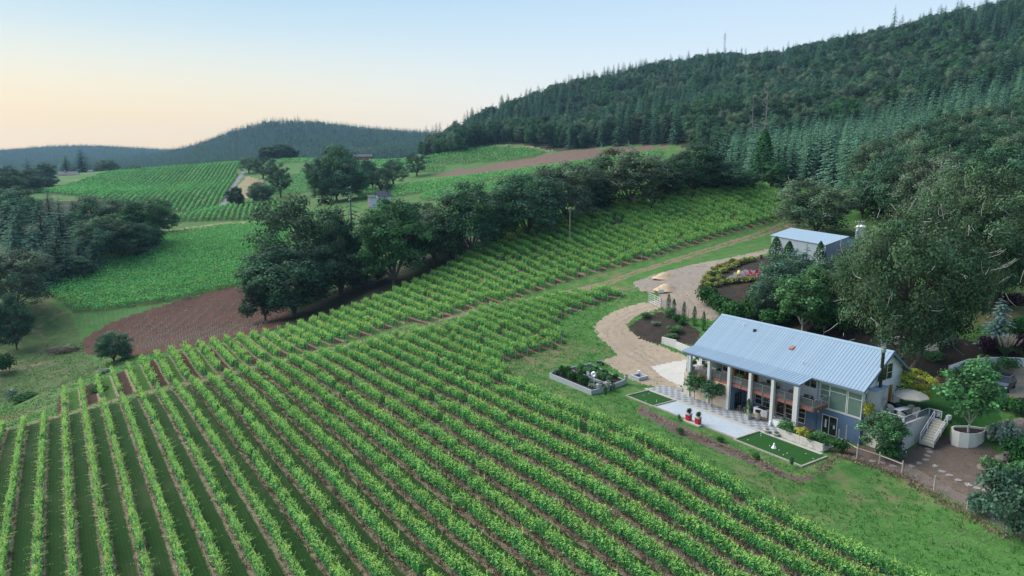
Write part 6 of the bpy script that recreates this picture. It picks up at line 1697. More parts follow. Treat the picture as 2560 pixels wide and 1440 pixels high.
# retaining wall left of the house
rw = empty('retaining_wall', (0,0,0), 0, 'pale concrete retaining wall between the drive and the island bed', 'retaining wall')
gp = ground_at([(1655,858),(1690,870),(1725,888),(1738,897)])
b = MB()
for a_, c_ in zip(gp[:-1], gp[1:]):
    d_ = (c_-a_)[:2]; d_ /= np.linalg.norm(d_); n_ = np.array((-d_[1], d_[0]))*.12
    q = [a_[:2]-n_, c_[:2]-n_, c_[:2]+n_, a_[:2]+n_]; zt_ = [a_[2]+1.15, c_[2]+1.4, c_[2]+1.4, a_[2]+1.15]
    b.prism([tuple(x_) for x_ in q], min(a_[2],c_[2])-.6, zt_)
b.build('wall', W_CONC, rw)
gw = empty('garden_wall', (0,0,0), 0, 'white curved garden wall behind the gravel court at the right', 'garden wall')
for nm, L_ in (('wall', [(2372,935),(2420,918),(2470,913),(2530,914),(2600,918)]), ('wall', [(2195,868),(2250,858),(2300,868),(2345,882)])):
    gp = ground_at(L_); b = MB()
    for a_, c_ in zip(gp[:-1], gp[1:]):
        d_ = (c_-a_)[:2]; d_ /= np.linalg.norm(d_); n_ = np.array((-d_[1], d_[0]))*.14
        b.prism([tuple(x_) for x_ in (a_[:2]-n_, c_[:2]-n_, c_[:2]+n_, a_[:2]+n_)], min(a_[2],c_[2])-.6, [a_[2]+1.15, c_[2]+1.15, c_[2]+1.15, a_[2]+1.15])
    b.build(nm, paint('white_wall_paint',(.62,.64,.66),.7,var=.06,scale=1) if L_[0][0] > 2300 else W_CONC, gw)
# parked car
def suv(p, rz):
    t = empty('parked_car', p, rz, 'dark grey off road car with roof rails parked on the gravel court', 'car')
    P_CAR = paint('car_paint', (0.025,0.028,0.034), .25, .3, .6, var=.05); P_CARL = paint('silver_hood', (0.42,0.45,0.48), .25, .5, .6, var=.03)
    b = MB(); b.extr([(-2.15,.45),(2.05,.42),(2.2,.62),(2.15,.92),(1.15,1.06),(-2.1,1.12),(-2.22,.8)], 'y', -.92,.92); b.build('body', P_CAR, t, .07)
    b = MB(); V = [(-2.0,-.82,1.12),(1.05,-.84,1.07),(1.05,.84,1.07),(-2.0,.82,1.12),(-1.75,-.68,1.72),(.35,-.70,1.74),(.35,.70,1.74),(-1.75,.68,1.72)]; b.add(V, [(0,3,2,1),(4,5,6,7),(0,1,5,4),(1,2,6,5),(2,3,7,6),(3,0,4,7)]); b.build('cabin', G_DARK, t, .04)
    b = MB(); b.box(-1.75,.33,-.69,.69,1.742,1.80); b.build('roof', P_CARL, t, .02)
    b = MB(); b.extr([(1.1,1.075),(2.12,.935),(2.12,.95),(1.1,1.10)], 'y', -.78,.78); b.build('bonnet', P_CARL, t)
    for sy in (-.62,.62): b = MB(); b.tube([(-1.6,sy,1.81),(-1.55,sy,1.88),(.15,sy,1.88),(.2,sy,1.81)], .03, 5); b.build('roof_rail', P_BLACK, t)
    b = MB(); b.box(-1.3,.1,-.55,.55,1.85,1.9); b.build('roof_rack', P_BLACK, t)
    for sx in (-1.38,1.38):
        for sy in (-.84,.84):
            w_ = MB(); w_.extr([(sx+.37*math.cos(a),.37+.37*math.sin(a)) for a in np.linspace(0,6.28,19)[:-1]], 'y', sy-.12, sy+.12); wo = w_.build('wheel', P_BLACK, t)
            r2 = MB(); s_ = 1 if sy > 0 else -1; r2.extr([(sx+.22*math.cos(a),.37+.22*math.sin(a)) for a in np.linspace(0,6.28,15)[:-1]], 'y', *sorted((sy+s_*.10, sy+s_*.125))); r2.build('rim', P_GREYM, wo)
    for sy in (-.7,.7): b = MB(); b.box(2.12,2.2,sy-.14,sy+.14,.68,.84); b.build('headlight', P_WHITE, t)
    for sy in (-1.0,1.0): b = MB(); b.box(.85,1.0,sy-.1,sy+.1,1.05,1.2); b.build('wing_mirror', P_BLACK, t)
    b = MB(); b.box(2.2,2.24,-.5,.5,.52,.86); b.build('grille', P_BLACK, t)
suv(at(2508, 972), math.radians(222))
tp = empty('flower_tub', at(2352, 952), 0, 'terracotta flower tub beside the oak trunk', 'flower tub'); b = MB(); b.lathe([(.4,0),(.6,.5),(.5,.5)], 12); b.build('tub', paint('terracotta',(.30,.12,.07),.8), tp); plant_in(tp, 'dark', 1.2, .6, .4)
wbx = empty('utility_box', at(2371, 1050), .3, 'small white utility box on the lawn at the top of the steps', 'utility box'); b = MB(); b.box(-.3,.3,-.15,.15,0,.55); b.build('box', P_WHITE, wbx, .02)
# red chairs round the gravel pad
def adirondack(p, rz, mat, label, group):
    t = empty('garden_chair', p, rz, label, 'chair', group)
    b = MB(); b.extr([(-.3,.38),(.3,.26),(.3,.30),(-.3,.42)], 'y', -.3,.3); b.build('seat', mat, t)
    for i in range(5): b = MB(); y = -.24+i*.12; hh_ = 1.0+.12*math.cos((i-2)*.6); b.add([(.25,y-.05,.28),(.25,y+.05,.28),(.62,y+.06,hh_),(.62,y-.06,hh_),(.28,y-.05,.27),(.28,y+.05,.27),(.65,y+.06,hh_-.01),(.65,y-.06,hh_-.01)], [(0,1,2,3),(7,6,5,4),(0,4,5,1),(1,5,6,2),(2,6,7,3),(3,7,4,0)]); b.build('back_slat', mat, t)
    for sy in (-.36,.36): b = MB(); b.box(-.4,.4,sy-.07,sy+.07,.60,.635); b.box(-.36,-.28,sy-.04,sy+.04,0,.599); b.box(.2,.28,sy-.04,sy+.04,.0,.599); b.build('arm', mat, t)
for px, py, rz, lab in ((1866,689,2.9,'left red slatted garden chair on the grey gravel pad'),(1879,688,3.6,'middle red slatted garden chair on the grey gravel pad'),(1893,686,4.2,'right red slatted garden chair on the grey gravel pad'),(1894,693,5.2,'red slatted garden chair nearest the house on the gravel pad')):
    o = adirondack(at(px, py), rz, P_REDCH, lab, 'red garden chairs')
adirondack(at(1841, 689), .5, P_YEL, 'yellow slatted garden chair left of the red chairs', None)
dr = empty('oil_drum', at(1902, 648), 0, 'rusty dark drum at the garden edge below the shed', 'drum'); b = MB(); b.lathe([(.3,0),(.32,.3),(.3,.32),(.32,.6),(.3,.62),(.31,.95),(.25,.95)], 14); b.build('drum', paint('rust',(.10,.045,.035),.8,var=.3), dr)
# gravel piles
def heap(px, py, w, h, label, seed):
    r = np.random.default_rng(seed); p = at(px, py); V = [(0,0,h)]; F = []; seg, rg = 28, 7
    for i in range(1, rg+1):
        f = i/rg
        for j in range(seg):
            a = 6.283*j/seg; rr = w/2*f*(1+.10*math.sin(2*a+seed)+.05*r.normal()); z = h*(.5+.5*math.cos(math.pi*f))**.85+.04*r.normal()*(1-f)
            V.append((rr*math.cos(a)*1.15, rr*math.sin(a)*.9, z-(.15 if i == rg else 0)))
    for j in range(seg): F.append((0,1+j,1+(j+1)%seg))
    for i in range(rg-1):
        for j in range(seg): F.append((1+i*seg+j,1+(i+1)*seg+j,1+(i+1)*seg+(j+1)%seg,1+i*seg+(j+1)%seg))
    b = MB(); b.add(V, F); o = b.build('gravel_heap', M_HEAP, None, smooth=True, label=label, cat='gravel heap', group='gravel heaps'); o.location = p
M_HEAP = ground_mat('heap_gravel', ((0.36,0.26,0.16),(0.48,0.36,0.24),(0.56,0.45,0.32),(0.42,0.31,0.20)), (.5,2.5,16), bump=.6, bdist=.05)
heap(1663, 694, 4.6, 1.15, 'tan gravel heap on the lane, the farther of the two', 2); heap(1665, 723, 5.0, 1.15, 'tan gravel heap on the lane, the nearer of the two', 5)
# gate, sign and fence posts by the lane
def pole(px, base, top, rad, name, mat, label=None, cat=None, group=None, seg=6):
    p = at(px, base); h = EYE + rays([(px, top)])[0][2]*(p.y/1.0)/rays([(px, top)])[0][1] - p.z
    o = empty(name, p, 0, label, cat, group) if label else None
    b = MB(); b.tube([(0,0,-.3),(0,0,h)], [rad, rad*.8], seg); b.build('post', mat, o); return o, p, h
g1, g2 = at(1621, 757), at(1651, 772)
gt = empty('farm_gate', g1, math.atan2((g2-g1).y, (g2-g1).x), 'white tubular farm gate standing open at the drive entrance', 'gate'); L_ = (g2-g1).length; dz_ = g2.z-g1.z
for i in range(5): b = MB(); z = .35+i*.42; b.tube([(0,0,z),(L_,0,z+dz_)], .035, 5); b.build('gate_rail', P_WHITE, gt)
for x in (0, L_/2, L_): b = MB(); b.tube([(x,.04,.2+dz_*x/L_),(x,.04,2.15+dz_*x/L_)], .045, 5); b.build('gate_upright', P_WHITE, gt)
b = MB(); [b.tube([(x,-.03,.3),(x,-.03,2.1)], .008, 3) for x in np.arange(.3, L_, .3)]; b.build('gate_mesh', P_GREYM, gt, kind='stuff')
o, p, h = pole(1646, 755, 717, .06, 'sign_post', M_POST, 'white sign on a post beside the farm gate', 'sign'); b = MB(); b.box(-.1,1.0,-.1,-.06,h-1.15,h-.55); b.build('board', P_WHITE, o)
pole(1652, 774, 744, .09, 'gate_post', M_POST, 'thick dark gate post at the right end of the farm gate', 'post'); pole(1620, 757, 728, .08, 'gate_post', M_POST, 'gate post at the left end of the farm gate', 'post')
for i, (px, base, top) in enumerate(((1719,820,778),(1767,832,796),(1664,792,770))): pole(px, base, top, .035, 'thin_stake', M_TRUNK, 'thin dark stake between the cypresses, %s from the right' % ordinal(3-i), 'stake', 'stakes by the cypress row')
for i, (px, base, top) in enumerate(((1488,726,712),(1505,727,714),(1525,709,702),(1590,697,685),(1798,639,616),(1835,632,612),(1872,621,600),(1910,610,590),(1752,652,634),(1702,664,648))): pole(px, base, top, .05, 'fence_post', M_POST, 'thin fence post along the grass track, %s from its bend' % ordinal(i+1), 'fence post', 'fence posts along the track')
sg = at(1503, 727); so = empty('field_sign', sg, .2, 'small pale sign board at the vine block corner', 'sign'); b = MB(); b.box(-.35,.35,-.03,.03,.5,1.2); b.build('board', P_WHITE, so); b = MB(); b.tube([(0,.06,-.2),(0,.06,1.2)], .04, 5); b.build('post', M_POST, so)
# yard fence
FP = [(2096,1104,1073),(2114,1108,1063),(2138,1108,1057),(2142,1147,1110),(2198,1160,1130),(2255,1183,1152),(2335,1228,1189),(2418,1275,1235),(2516,1339,1277)]
fe = empty('yard_fence', (0,0,0), 0, 'wire fence with pale timber posts round the bare yard', 'fence')
tops = []
for px, base, top in FP:
    o, p, h = pole(px, base, top, .085, 'fence_post', M_POST); ob = bpy.context.scene.collection.objects[-1]
    ob.name = 'fence_post'; ob.parent = fe; ob.location = p; tops.append((p, h))
for i in (3,4):
    (p, h), (q, h2) = tops[i], tops[i+1]; b = MB(); b.tube([p+Vector((0,0,h*.72)), q+Vector((0,0,h2*.72))], .06, 6); b.build('fence_rail', M_POST, fe)
(p, h), (q, h2) = tops[0], tops[3]; b = MB(); b.tube([p+Vector((0,0,.5)), q+Vector((0,0,h2*.7))], .06, 6); b.build('fence_rail', M_POST, fe)
b = MB()
ex = tops[-1][0] + (tops[-1][0]-tops[-2][0])*.8
chain = [t_[0] for t_ in tops[3:]] + [ex]
for p, q in zip(chain[:-1], chain[1:]):
    for k in range(6): b.tube([p+Vector((0,0,.15+k*.2)), q+Vector((0,0,.15+k*.2))], .006, 3, cap=False)
b.build('fence_wire', P_GREYM, fe, kind='stuff')
# stepping stones, lights, boulders
r_ = np.random.default_rng(9); M_FLAG = paint('flagstone', (0.24,0.21,0.20), .9, var=.2, scale=4)
for i, (cx, cy) in enumerate([(1380,398),(1385,425),(1370,457),(1360,490),(1300,515),(1240,540),(1090,540),(1430,540),(1490,585),(1550,615),(1620,655),(1705,695),(1775,720),(1845,740),(1905,745),(1000,515),(920,500)]):
    p = at(1900+cx/3.27, 1000+cy/3.27); n_ = 7; b = MB(); b.prism([(.42*r_.uniform(.75,1.1)*math.cos(6.283*j/n_), .34*r_.uniform(.75,1.1)*math.sin(6.283*j/n_)) for j in range(n_)], -.1, .05)
    o = b.build('stepping_stone', M_FLAG, None, .015, label='flat stepping stone in the bare yard, %s from the steps' % ordinal(i+1), cat='stepping stone', group='stepping stones across the bare yard'); o.location = p; o.rotation_euler = (0,0,i)
for px, base, top, lab in ((2263,1153,1128,'thin white topped light stake near the terrace corner'),(2335,1180,1162,'white topped light stake in the middle of the yard'),(2420,1228,1208,'white topped light stake near the lower stones'),(2147,1115,1092,'white topped light stake at the house corner'),(2520,1270,1180,'tall thin stake in the large fence bush')):
    o, p, h = pole(px, base, top, .018, 'light_stake', P_GREYM, lab, 'garden light', 'light stakes in the yard'); b = MB(); b.lathe([(.035,h-.18),(.05,h),(.02,h+.02)], 6); b.build('lamp_head', P_WHITE, o)
M_BOUL = paint('brown_boulder', (0.15,0.125,0.11), .95, var=.35, scale=2.5)
for i, (px, py, s) in enumerate([(2462,1170,.75),(2478,1165,.6),(2492,1160,.65),(2505,1152,.7),(2515,1145,.6),(2523,1136,.5),(2530,1075,.8),(2545,1068,.7),(2555,1060,.8),(2540,1085,.6),(2520,1060,.55)]):
    r = np.random.default_rng(50+i); b = MB(); V, F = [], []; sg_, rg = 9, 5
    for a in range(rg+1):
        th = math.pi*a/rg
        for c in range(sg_): ph_ = 6.283*c/sg_; k_ = 1+.22*r.normal(); V.append((s*k_*math.sin(th)*math.cos(ph_), s*k_*math.sin(th)*math.sin(ph_), s*.7*math.cos(th)))
    for a in range(rg):
        for c in range(sg_): F.append((a*sg_+c,(a+1)*sg_+c,(a+1)*sg_+(c+1)%sg_,a*sg_+(c+1)%sg_))
    b.add(V, F); o = b.build('boulder', M_BOUL, None, smooth=False, label='brown boulder at the right of the yard, %s from the path' % ordinal(i+1), cat='boulder', group='boulders beside the bare yard'); o.location = at(px, py)+Vector((0,0,s*.2))
# ------------------------------------------------------------------ sheds, far houses, poles, masts
M_SHEDW = paint('pale_metal_wall', (0.26,0.31,0.36), .5, .2, var=.12, scale=.6); M_SHEDG = paint('grey_metal_gable', (0.20,0.24,0.30), .5, .3, var=.1, scale=.6); M_SHEDR = paint('shed_roof_metal', (0.25,0.33,0.41), .45, .2, var=.06, scale=.4)
M_DARKROOF = paint('dark_roof', (0.035,0.042,0.06), .7, var=.15); M_LILAC = paint('lilac_white_wall', (0.55,0.56,0.66), .7, var=.06); M_RUSTW = paint('red_brown_wall', (0.22,0.10,0.07), .8); M_BLUEW = paint('blue_paint', (0.03,0.06,0.16), .6)
# metal shed: front wall from its left to its right corner, then the gable
a_ = at(1928, 628); c_ = at(2062, 662)
def ray_at(px, py, f):
    r = rays([(px, py)])[0]; return Vector(r*(f/r[1])) + Vector((0,0,EYE))
fl, fr, fb = 157.0, 137.0, 147.0
pl_, pr_, pb_ = ray_at(1927, 632, fl), ray_at(2062, 655, fr), ray_at(2127, 652, fb)
sh = empty('metal_shed', pr_, math.atan2((pl_-pr_).y, (pl_-pr_).x), 'long pale metal shed with low gable behind the garden cedars', 'shed')
Ls = (pl_.xy-pr_.xy).length; hs = EYE + rays([(2062,612)])[0][2]/rays([(2062,612)])[0][1]*fr - pr_.z; Ws = 9.5
Hs = hs; Hr = hs+1.5; zb_ = -1.0
for i in range(int(Ls/1.0)):
    b = MB(); b.box(i*Ls/int(Ls)+.01, (i+1)*Ls/int(Ls)-.01, -.06,.06, zb_, Hs); b.build('wall_panel', M_SHEDW, sh)
sgn = -1
for x in (0.0, Ls):
    b = MB(); b.extr([(.062*sgn, zb_),(Ws*sgn, zb_),(Ws*sgn, Hs),(Ws*sgn*.5, Hr),(.062*sgn, Hs)], 'x', x-.05, x+.05); b.build('gable_wall', M_SHEDG if x == 0 else M_SHEDW, sh)
b = MB()
for k in range(16): y = sgn*(.3+k*.59); b.box(-.075,-.051, min(y,y+.06), max(y,y+.06), zb_, Hs-.02)
b.build('gable_ribs', M_SHEDG, sh, kind='stuff')
b = MB(); b.box(0, Ls, sgn*Ws-.06, sgn*Ws+.06, zb_, Hs); b.build('back_wall', M_SHEDW, sh)
for i in range(int(Ls/1.0)):
    x0 = -.3+i*(Ls+.6)/int(Ls); x1 = x0+(Ls+.6)/int(Ls)-.015
    b = MB(); b.extr([(.3*-sgn, Hs-.08),(Ws*.5*sgn, Hr+.06),(Ws*.5*sgn, Hr+.12),(.3*-sgn, Hs+.0)], 'x', x0, x1); b.build('roof_panel', M_SHEDR, sh)
b = MB(); b.extr([((Ws+.3)*sgn, Hs-.08),((Ws+.3)*sgn, Hs),(Ws*.5*sgn, Hr+.12),(Ws*.5*sgn, Hr+.06)], 'x', -.3, Ls+.3); b.build('back_roof', M_SHEDR, sh)
# small white shed with low roof, tank and pallets
p = ray_at(2160, 650, 136); ws = empty('small_shed', p, .35, 'small pale shed half hidden by the great oak near the transformer pole', 'shed')
b = MB(); b.box(-3.0,3.0,-2.0,2.0,-1.2,2.3); b.build('wall', M_SHEDW, ws); b = MB(); b.extr([(-2.25,2.25),(0,3.0),(2.25,2.25),(2.25,2.36),(0,3.12),(-2.25,2.36)], 'x', -3.2,3.2); b.build('roof', M_SHEDR, ws); b = MB(); b.box(.2,1.2,-2.03,-2.002,-.3,1.8); b.build('door', W_TRIM, ws)
p = ray_at(2200, 655, 131); tr_ = empty('white_trailer', p, -.3, 'white trailer half hidden behind the great oak leaves', 'trailer'); b = MB(); b.box(-2.6,2.6,-1.1,1.1,.5,2.4); b.build('body', P_WHITE, tr_, .12)
for sx in (-.5,.5):
    for sy in (-1.0,1.0): b = MB(); b.extr([(sx+.35*math.cos(a),.35+.35*math.sin(a)) for a in np.linspace(0,6.28,13)[:-1]], 'y', sy-.1, sy+.1); b.build('wheel', P_BLACK, tr_)
p = ray_at(2151, 592, 160); tk_ = empty('water_tank', p, 0, 'pale round water tank beyond the transformer pole', 'tank'); b = MB(); b.lathe([(1.1,-.8),(1.1,2.2),(1.2,2.25),(.9,2.6),(.1,2.75)], 16); b.build('tank', P_WHITE, tk_, smooth=True)
wp = at(2165, 607); wo_ = empty('wood_pile', wp, 0, 'dark brown heap of brushwood behind the pale tank', 'wood pile'); r = np.random.default_rng(3); b = MB()
for i in range(60): q = r.normal(0,1,3)*np.array((2.0,.9,.35))+np.array((0,0,.7)); d_ = r.normal(0,1,3); d_[2] *= .3; b.tube([tuple(q-d_*.6), tuple(q+d_*.6)], .07, 4)
b.build('branches', paint('brushwood',(.045,.03,.025),.9,var=.4), wo_, kind='stuff')
# burnt brush heap on the left bank
wp = at(160, 882); wo_ = empty('brush_heap', wp, .2, 'dark brown brush heap lying on the grassy bank left of the bare field', 'brush heap'); b = MB()
for i in range(140): q = r.normal(0,1,3)*np.array((2.6,1.2,.35))+np.array((0,0,.55)); d_ = r.normal(0,1,3); d_[2] *= .3; b.tube([tuple(q-d_*.7), tuple(q+d_*.7)], .06, 4)
b.build('branches', paint('brushwood_pale',(.09,.06,.055),.9,var=.5), wo_, kind='stuff')

# utility poles
M_POLE = paint('pole_wood', (0.30,0.27,0.23), .9, var=.2, scale=2)
def upole(px, base, top, label, arms=1, f=None, group='utility poles', rz=.3):
    p = at(px, base) if f is None else ray_at(px, base, f)
    rr = rays([(px, top)])[0]; h = EYE + rr[2]/rr[1]*p.y - p.z
    o = empty('utility_pole', p, rz, label, 'utility pole', group); b = MB(); b.tube([(0,0,-.6),(0,0,h)], [.17,.11], 8); b.build('pole', M_POLE, o)
    for k in range(arms):
        z = h-.35-k*1.1; b = MB(); b.box(-1.2,1.2,-.2,-.11,z,z+.14); b.build('crossarm', M_POLE, o)
        for x in (-1.05,-.5,.5,1.05): b = MB(); b.lathe([(.05,0),(.07,.08),(.03,.18)], 6, (x,-.15,z+.142)); b.build('insulator', P_WHITE, o)
    return o, p, h
upole(1424, 612, 519, 'grey utility pole standing among the vines of the upper block')
o, p, h = upole(2140, 650, 552, 'utility pole with a grey transformer drum beside the metal shed', 2, 139)
b = MB(); b.lathe([(.25,0),(.27,.05),(.27,1.0),(.2,1.1)], 10, (-.42,-.1,h-3.0)); b.build('transformer', P_GREYM, o); b = MB(); b.tube([(.25,0,-.5),(.25,0,h-2.4)], .13, 8); b.build('conduit', P_WHITE, o)
for px, base, top, lab in ((57,476,448,'far utility pole left of the dark clump by the far house'),(145,492,463,'thin pole at the left edge of the smooth hill vines'),(247,503,480,'thin pole in the lower hill vines above the dark clump'),(510,525,498,'utility pole at the foot of the smooth hill vines'),(626,517,483,'utility pole right of the foot of the grey road'),(773,500,467,'utility pole in front of the tall middle oaks')): upole(px, base, top, lab, 1 if px in (510,773) else 0)
o, p, h = pole(269, 908, 858, .05, 'thin_pole', M_POST, 'thin pale pole beside the small bush at the bare field corner', 'pole')
# small white house beyond the belt
p = ray_at(948, 508, 345); sh2 = empty('small_house', p, .32, 'small pale house with a dark roof beyond the tree belt', 'house')
b = MB(); b.box(-1.2,5.4,-2.8,2.8,-2,3.6); b.box(-5.2,-1.202,-2.2,2.2,-2,2.9); b.build('wall', M_LILAC, sh2); b = MB(); b.box(-5.26,-5.202,-2.2,2.2,-2,2.9); b.build('end_wall', M_RUSTW, sh2)
for y0_, y1_ in ((-3.3,0),(3.3,0)): b = MB(); b.extr([(y0_,3.4),(y1_,5.9),(y1_,6.05),(y0_,3.55)], 'x', -1.5, 5.8); b.build('roof', M_DARKROOF, sh2)
b = MB(); b.extr([(-2.8,3.6),(2.8,3.6),(0,5.75)], 'x', 5.3, 5.42); b.build('gable', M_LILAC, sh2); b = MB(); b.extr([(-2.6,2.8),(2.6,3.9),(2.6,4.05),(-2.6,2.95)], 'x', -5.5, -1.52); b.build('lean_to_roof', M_DARKROOF, sh2)
b = MB(); b.box(3.4,4.4,-.5,.5,5.4,6.7); b.build('chimney', M_DARKROOF, sh2); b = MB(); b.box(5.43,5.47,-.7,.7,1.2,2.6); b.build('window', G_DARK, sh2)
b = MB(); b.box(1.4,2.6,-2.84,-2.81,.6,2.0); b.build('window', G_DARK, sh2)
# far white farmhouse with dark roof
p = ray_at(172, 446, 640); fh = empty('far_house', p, .25, 'long white farmhouse with a dark roof at the left below the firs', 'house')
b = MB(); b.box(-8,8,-4,4,-3,3.4); b.build('wall', P_WHITE, fh)
for y0_, y1_ in ((-4.8,0),(4.8,0)): b = MB(); b.extr([(y0_,3.1),(y1_,6.0),(y1_,6.2),(y0_,3.3)], 'x', -8.8, 8.2); b.build('roof', M_DARKROOF, fh)
b = MB(); b.extr([(-4,3.4),(4,3.4),(0,5.9)], 'x', 7.9, 8.02); b.build('gable', P_WHITE, fh); b = MB(); b.box(-3,-1.8,-.6,.6,5.0,7.2); b.build('chimney', P_STONE, fh); b = MB(); b.box(-8.02,-2,-4.05,-4.01,-2.9,-.4); b.build('brick_base', M_RUSTW, fh)
for x in (-5,-1,3,6): b = MB(); b.box(x-.6,x+.6,-4.05,-4.01,.8,2.2); b.build('window', G_DARK, fh)
p = ray_at(228, 434, 660); fg = empty('far_shed', p, .2, 'small pale shed right of the far white farmhouse', 'shed'); b = MB(); b.box(-2,2,-2,2,-2,2); b.build('wall', P_WHITE, fg); b = MB(); b.extr([(-2.4,1.8),(0,3.3),(2.4,1.8),(2.4,2.0),(0,3.5),(-2.4,2.0)], 'x', -2.3,2.3); b.build('roof', M_DARKROOF, fg)
p = ray_at(772, 419, 640); cx_ = empty('blue_container', p, 0, 'dark blue shed with a white end in the far field', 'shed'); b = MB(); b.box(-3.4,3.0,-1.6,1.6,-1,2.6); b.build('body', M_BLUEW, cx_); b = MB(); b.box(3.01,4.2,-1.5,1.5,-1,2.4); b.build('white_end', P_WHITE, cx_); b = MB(); b.box(-3.6,4.3,-1.8,1.8,2.61,2.75); b.build('roof', M_DARKROOF, cx_)
p = ray_at(908, 398, 700); db = empty('dark_barn', p, .1, 'low dark roofed barn behind the middle oaks', 'barn'); b = MB(); b.box(-9,9,-4,4,-2,2.4); b.build('wall', M_RUSTW, db); b = MB(); b.extr([(-4.6,2.2),(0,4.6),(4.6,2.2),(4.6,2.4),(0,4.8),(-4.6,2.4)], 'x', -9.4,9.4); b.build('roof', M_DARKROOF, db)
p = ray_at(715, 413, 680); bn = empty('red_shed', p, .1, 'small red brown shed near the bare stemmed oaks', 'shed'); b = MB(); b.box(-2.5,2.5,-1.5,1.5,-1.5,1.8); b.build('wall', M_RUSTW, bn); b = MB(); b.box(-2.8,2.8,-1.8,1.8,1.81,2.0); b.build('roof', M_DARKROOF, bn)
p = ray_at(1787, 383, 385); bx = empty('white_box_trailer', p, .3, 'small white box shed at the wood edge above the belt', 'shed'); b = MB(); b.box(-1.6,1.6,-1,1,-.6,1.9); b.build('body', P_WHITE, bx, .05); b = MB(); b.box(-1.75,1.75,-1.15,1.15,1.91,2.0); b.build('roof', M_SHEDR, bx)
# masts on the ridges
def stand(px, top, f0, f1, want):
    best = min(np.linspace(f0, f1, 60), key=lambda f: abs(ray_at(px, top, f).z - float(H(*ray_at(px, top, f).xy)) - want))
    q = ray_at(px, top, best); z = float(H(q.x, q.y)); return Vector((q.x, q.y, z)), q.z-z
def lattice(px, top, base, f, wb_, wt_, label, dishes=True, want=62):
    p, h = stand(px, top, f*.85, f*1.2, want)
    o = empty('radio_mast', p, .4, label, 'radio mast', 'radio masts on the ridges'); b = MB(); n_ = max(5, int(h/4))
    for k in range(4):
        a = math.pi/4+k*math.pi/2; b.tube([(wb_*math.cos(a),wb_*math.sin(a),-12),(wt_*math.cos(a),wt_*math.sin(a),h*.86)], .14, 4)
    b.build('leg_frame', P_GREYM, o); b = MB()
    for i in range(n_):
        z0_ = h*.86*i/n_; z1_ = h*.86*(i+1)/n_
        for k in range(4):
            a0 = math.pi/4+k*math.pi/2; a1 = a0+math.pi/2; w0 = wb_+(wt_-wb_)*i/n_; w1 = wb_+(wt_-wb_)*(i+1)/n_
            b.tube([(w0*math.cos(a0),w0*math.sin(a0),z0_),(w1*math.cos(a1),w1*math.sin(a1),z1_)], .07, 3)
    b.build('lattice_braces', P_GREYM, o, kind='stuff')
    b = MB(); b.tube([(.6,0,h*.84),(1.6,0,h)], .10, 4); b.build('whip_antenna', P_GREYM, o)
    if dishes:
        for z in (.80,.74,.58):
            for a in (.3,2.4,4.4): b = MB(); x, y = (wt_+.7)*math.cos(a), (wt_+.7)*math.sin(a); b.box(x-.35,x+.35,y-.35,y+.35,h*z-1.0,h*z+1.0); b.build('antenna_panel', P_WHITE, o)
            if z == .74: break
    return o
lattice(1814, 68, 138, 1020, 1.8, 1.2, 'tall lattice radio mast on the middle of the wooded ridge')
lattice(2065, 96, 128, 980, .8, .6, 'smaller radio mast on the wooded ridge right of the tall one', want=45)
lattice(743, 279, 305, 2120, 1.2, .8, 'thin far mast on top of the blue hill', False, 70)
# dead trees
def snag(px, top, base, f, label, seed, spread=.18):
    r = np.random.default_rng(seed); p = ray_at(px, base, f); p.z = float(H(p.x, p.y)); h = ray_at(px, top, f).z-p.z
    o = empty('dead_tree', p, 0, label, 'dead tree', 'dead grey trees on the wooded hill'); a = Acc(); V, F = tube_np(bent((0,0,-1),(0,0,h),r,7,.03), np.linspace(.45,.05,7), 6); a.add(V, F); mobj('trunk', a.mesh('trunk', M_DEAD), o); a = Acc()
    for i in range(46):
        z = h*r.uniform(.25,.97); az = r.uniform(0,6.28); l = h*spread*(1.1-z/h)*r.uniform(.6,1.5)+.6; e = np.array((math.cos(az)*l, math.sin(az)*l, z+l*r.uniform(-.3,.7))); V, F = tube_np(bent((0,0,z), e, r, 4, .2), (.12,.09,.06,.02), 4); a.add(V, F)
    mobj('bare_branches', a.mesh('bare_branches', M_DEAD), o, kind='stuff')
snag(1912, 208, 320, 405, 'tall dead grey tree with forked top above the spruce plantation', 3, .22); snag(1797, 266, 370, 440, 'thin dead conifer at the left of the wooded hill foot', 4, .14); snag(1880, 235, 330, 415, 'pale dead conifer left of the forked dead tree', 5, .12)
for i, (px, top, f) in enumerate(((1722,122,990),(1422,182,900),(1660,165,985),(2046,108,960),(1880,132,1010),(1925,133,1005),(2240,8,815),(2360,18,800),(1985,170,990),(1755,128,1015),(1793,118,1025),(2110,90,950),(2460,2,770))):
    p, hh_ = stand(px, top, f*.75, f*1.2, 33); tree('thin_fir' if i % 2 else 'fir', p, min(hh_, 44), 11, 'tall fir sticking out of the wooded ridge line, %s of them' % ordinal(i+1), group='tall firs on the ridge line')

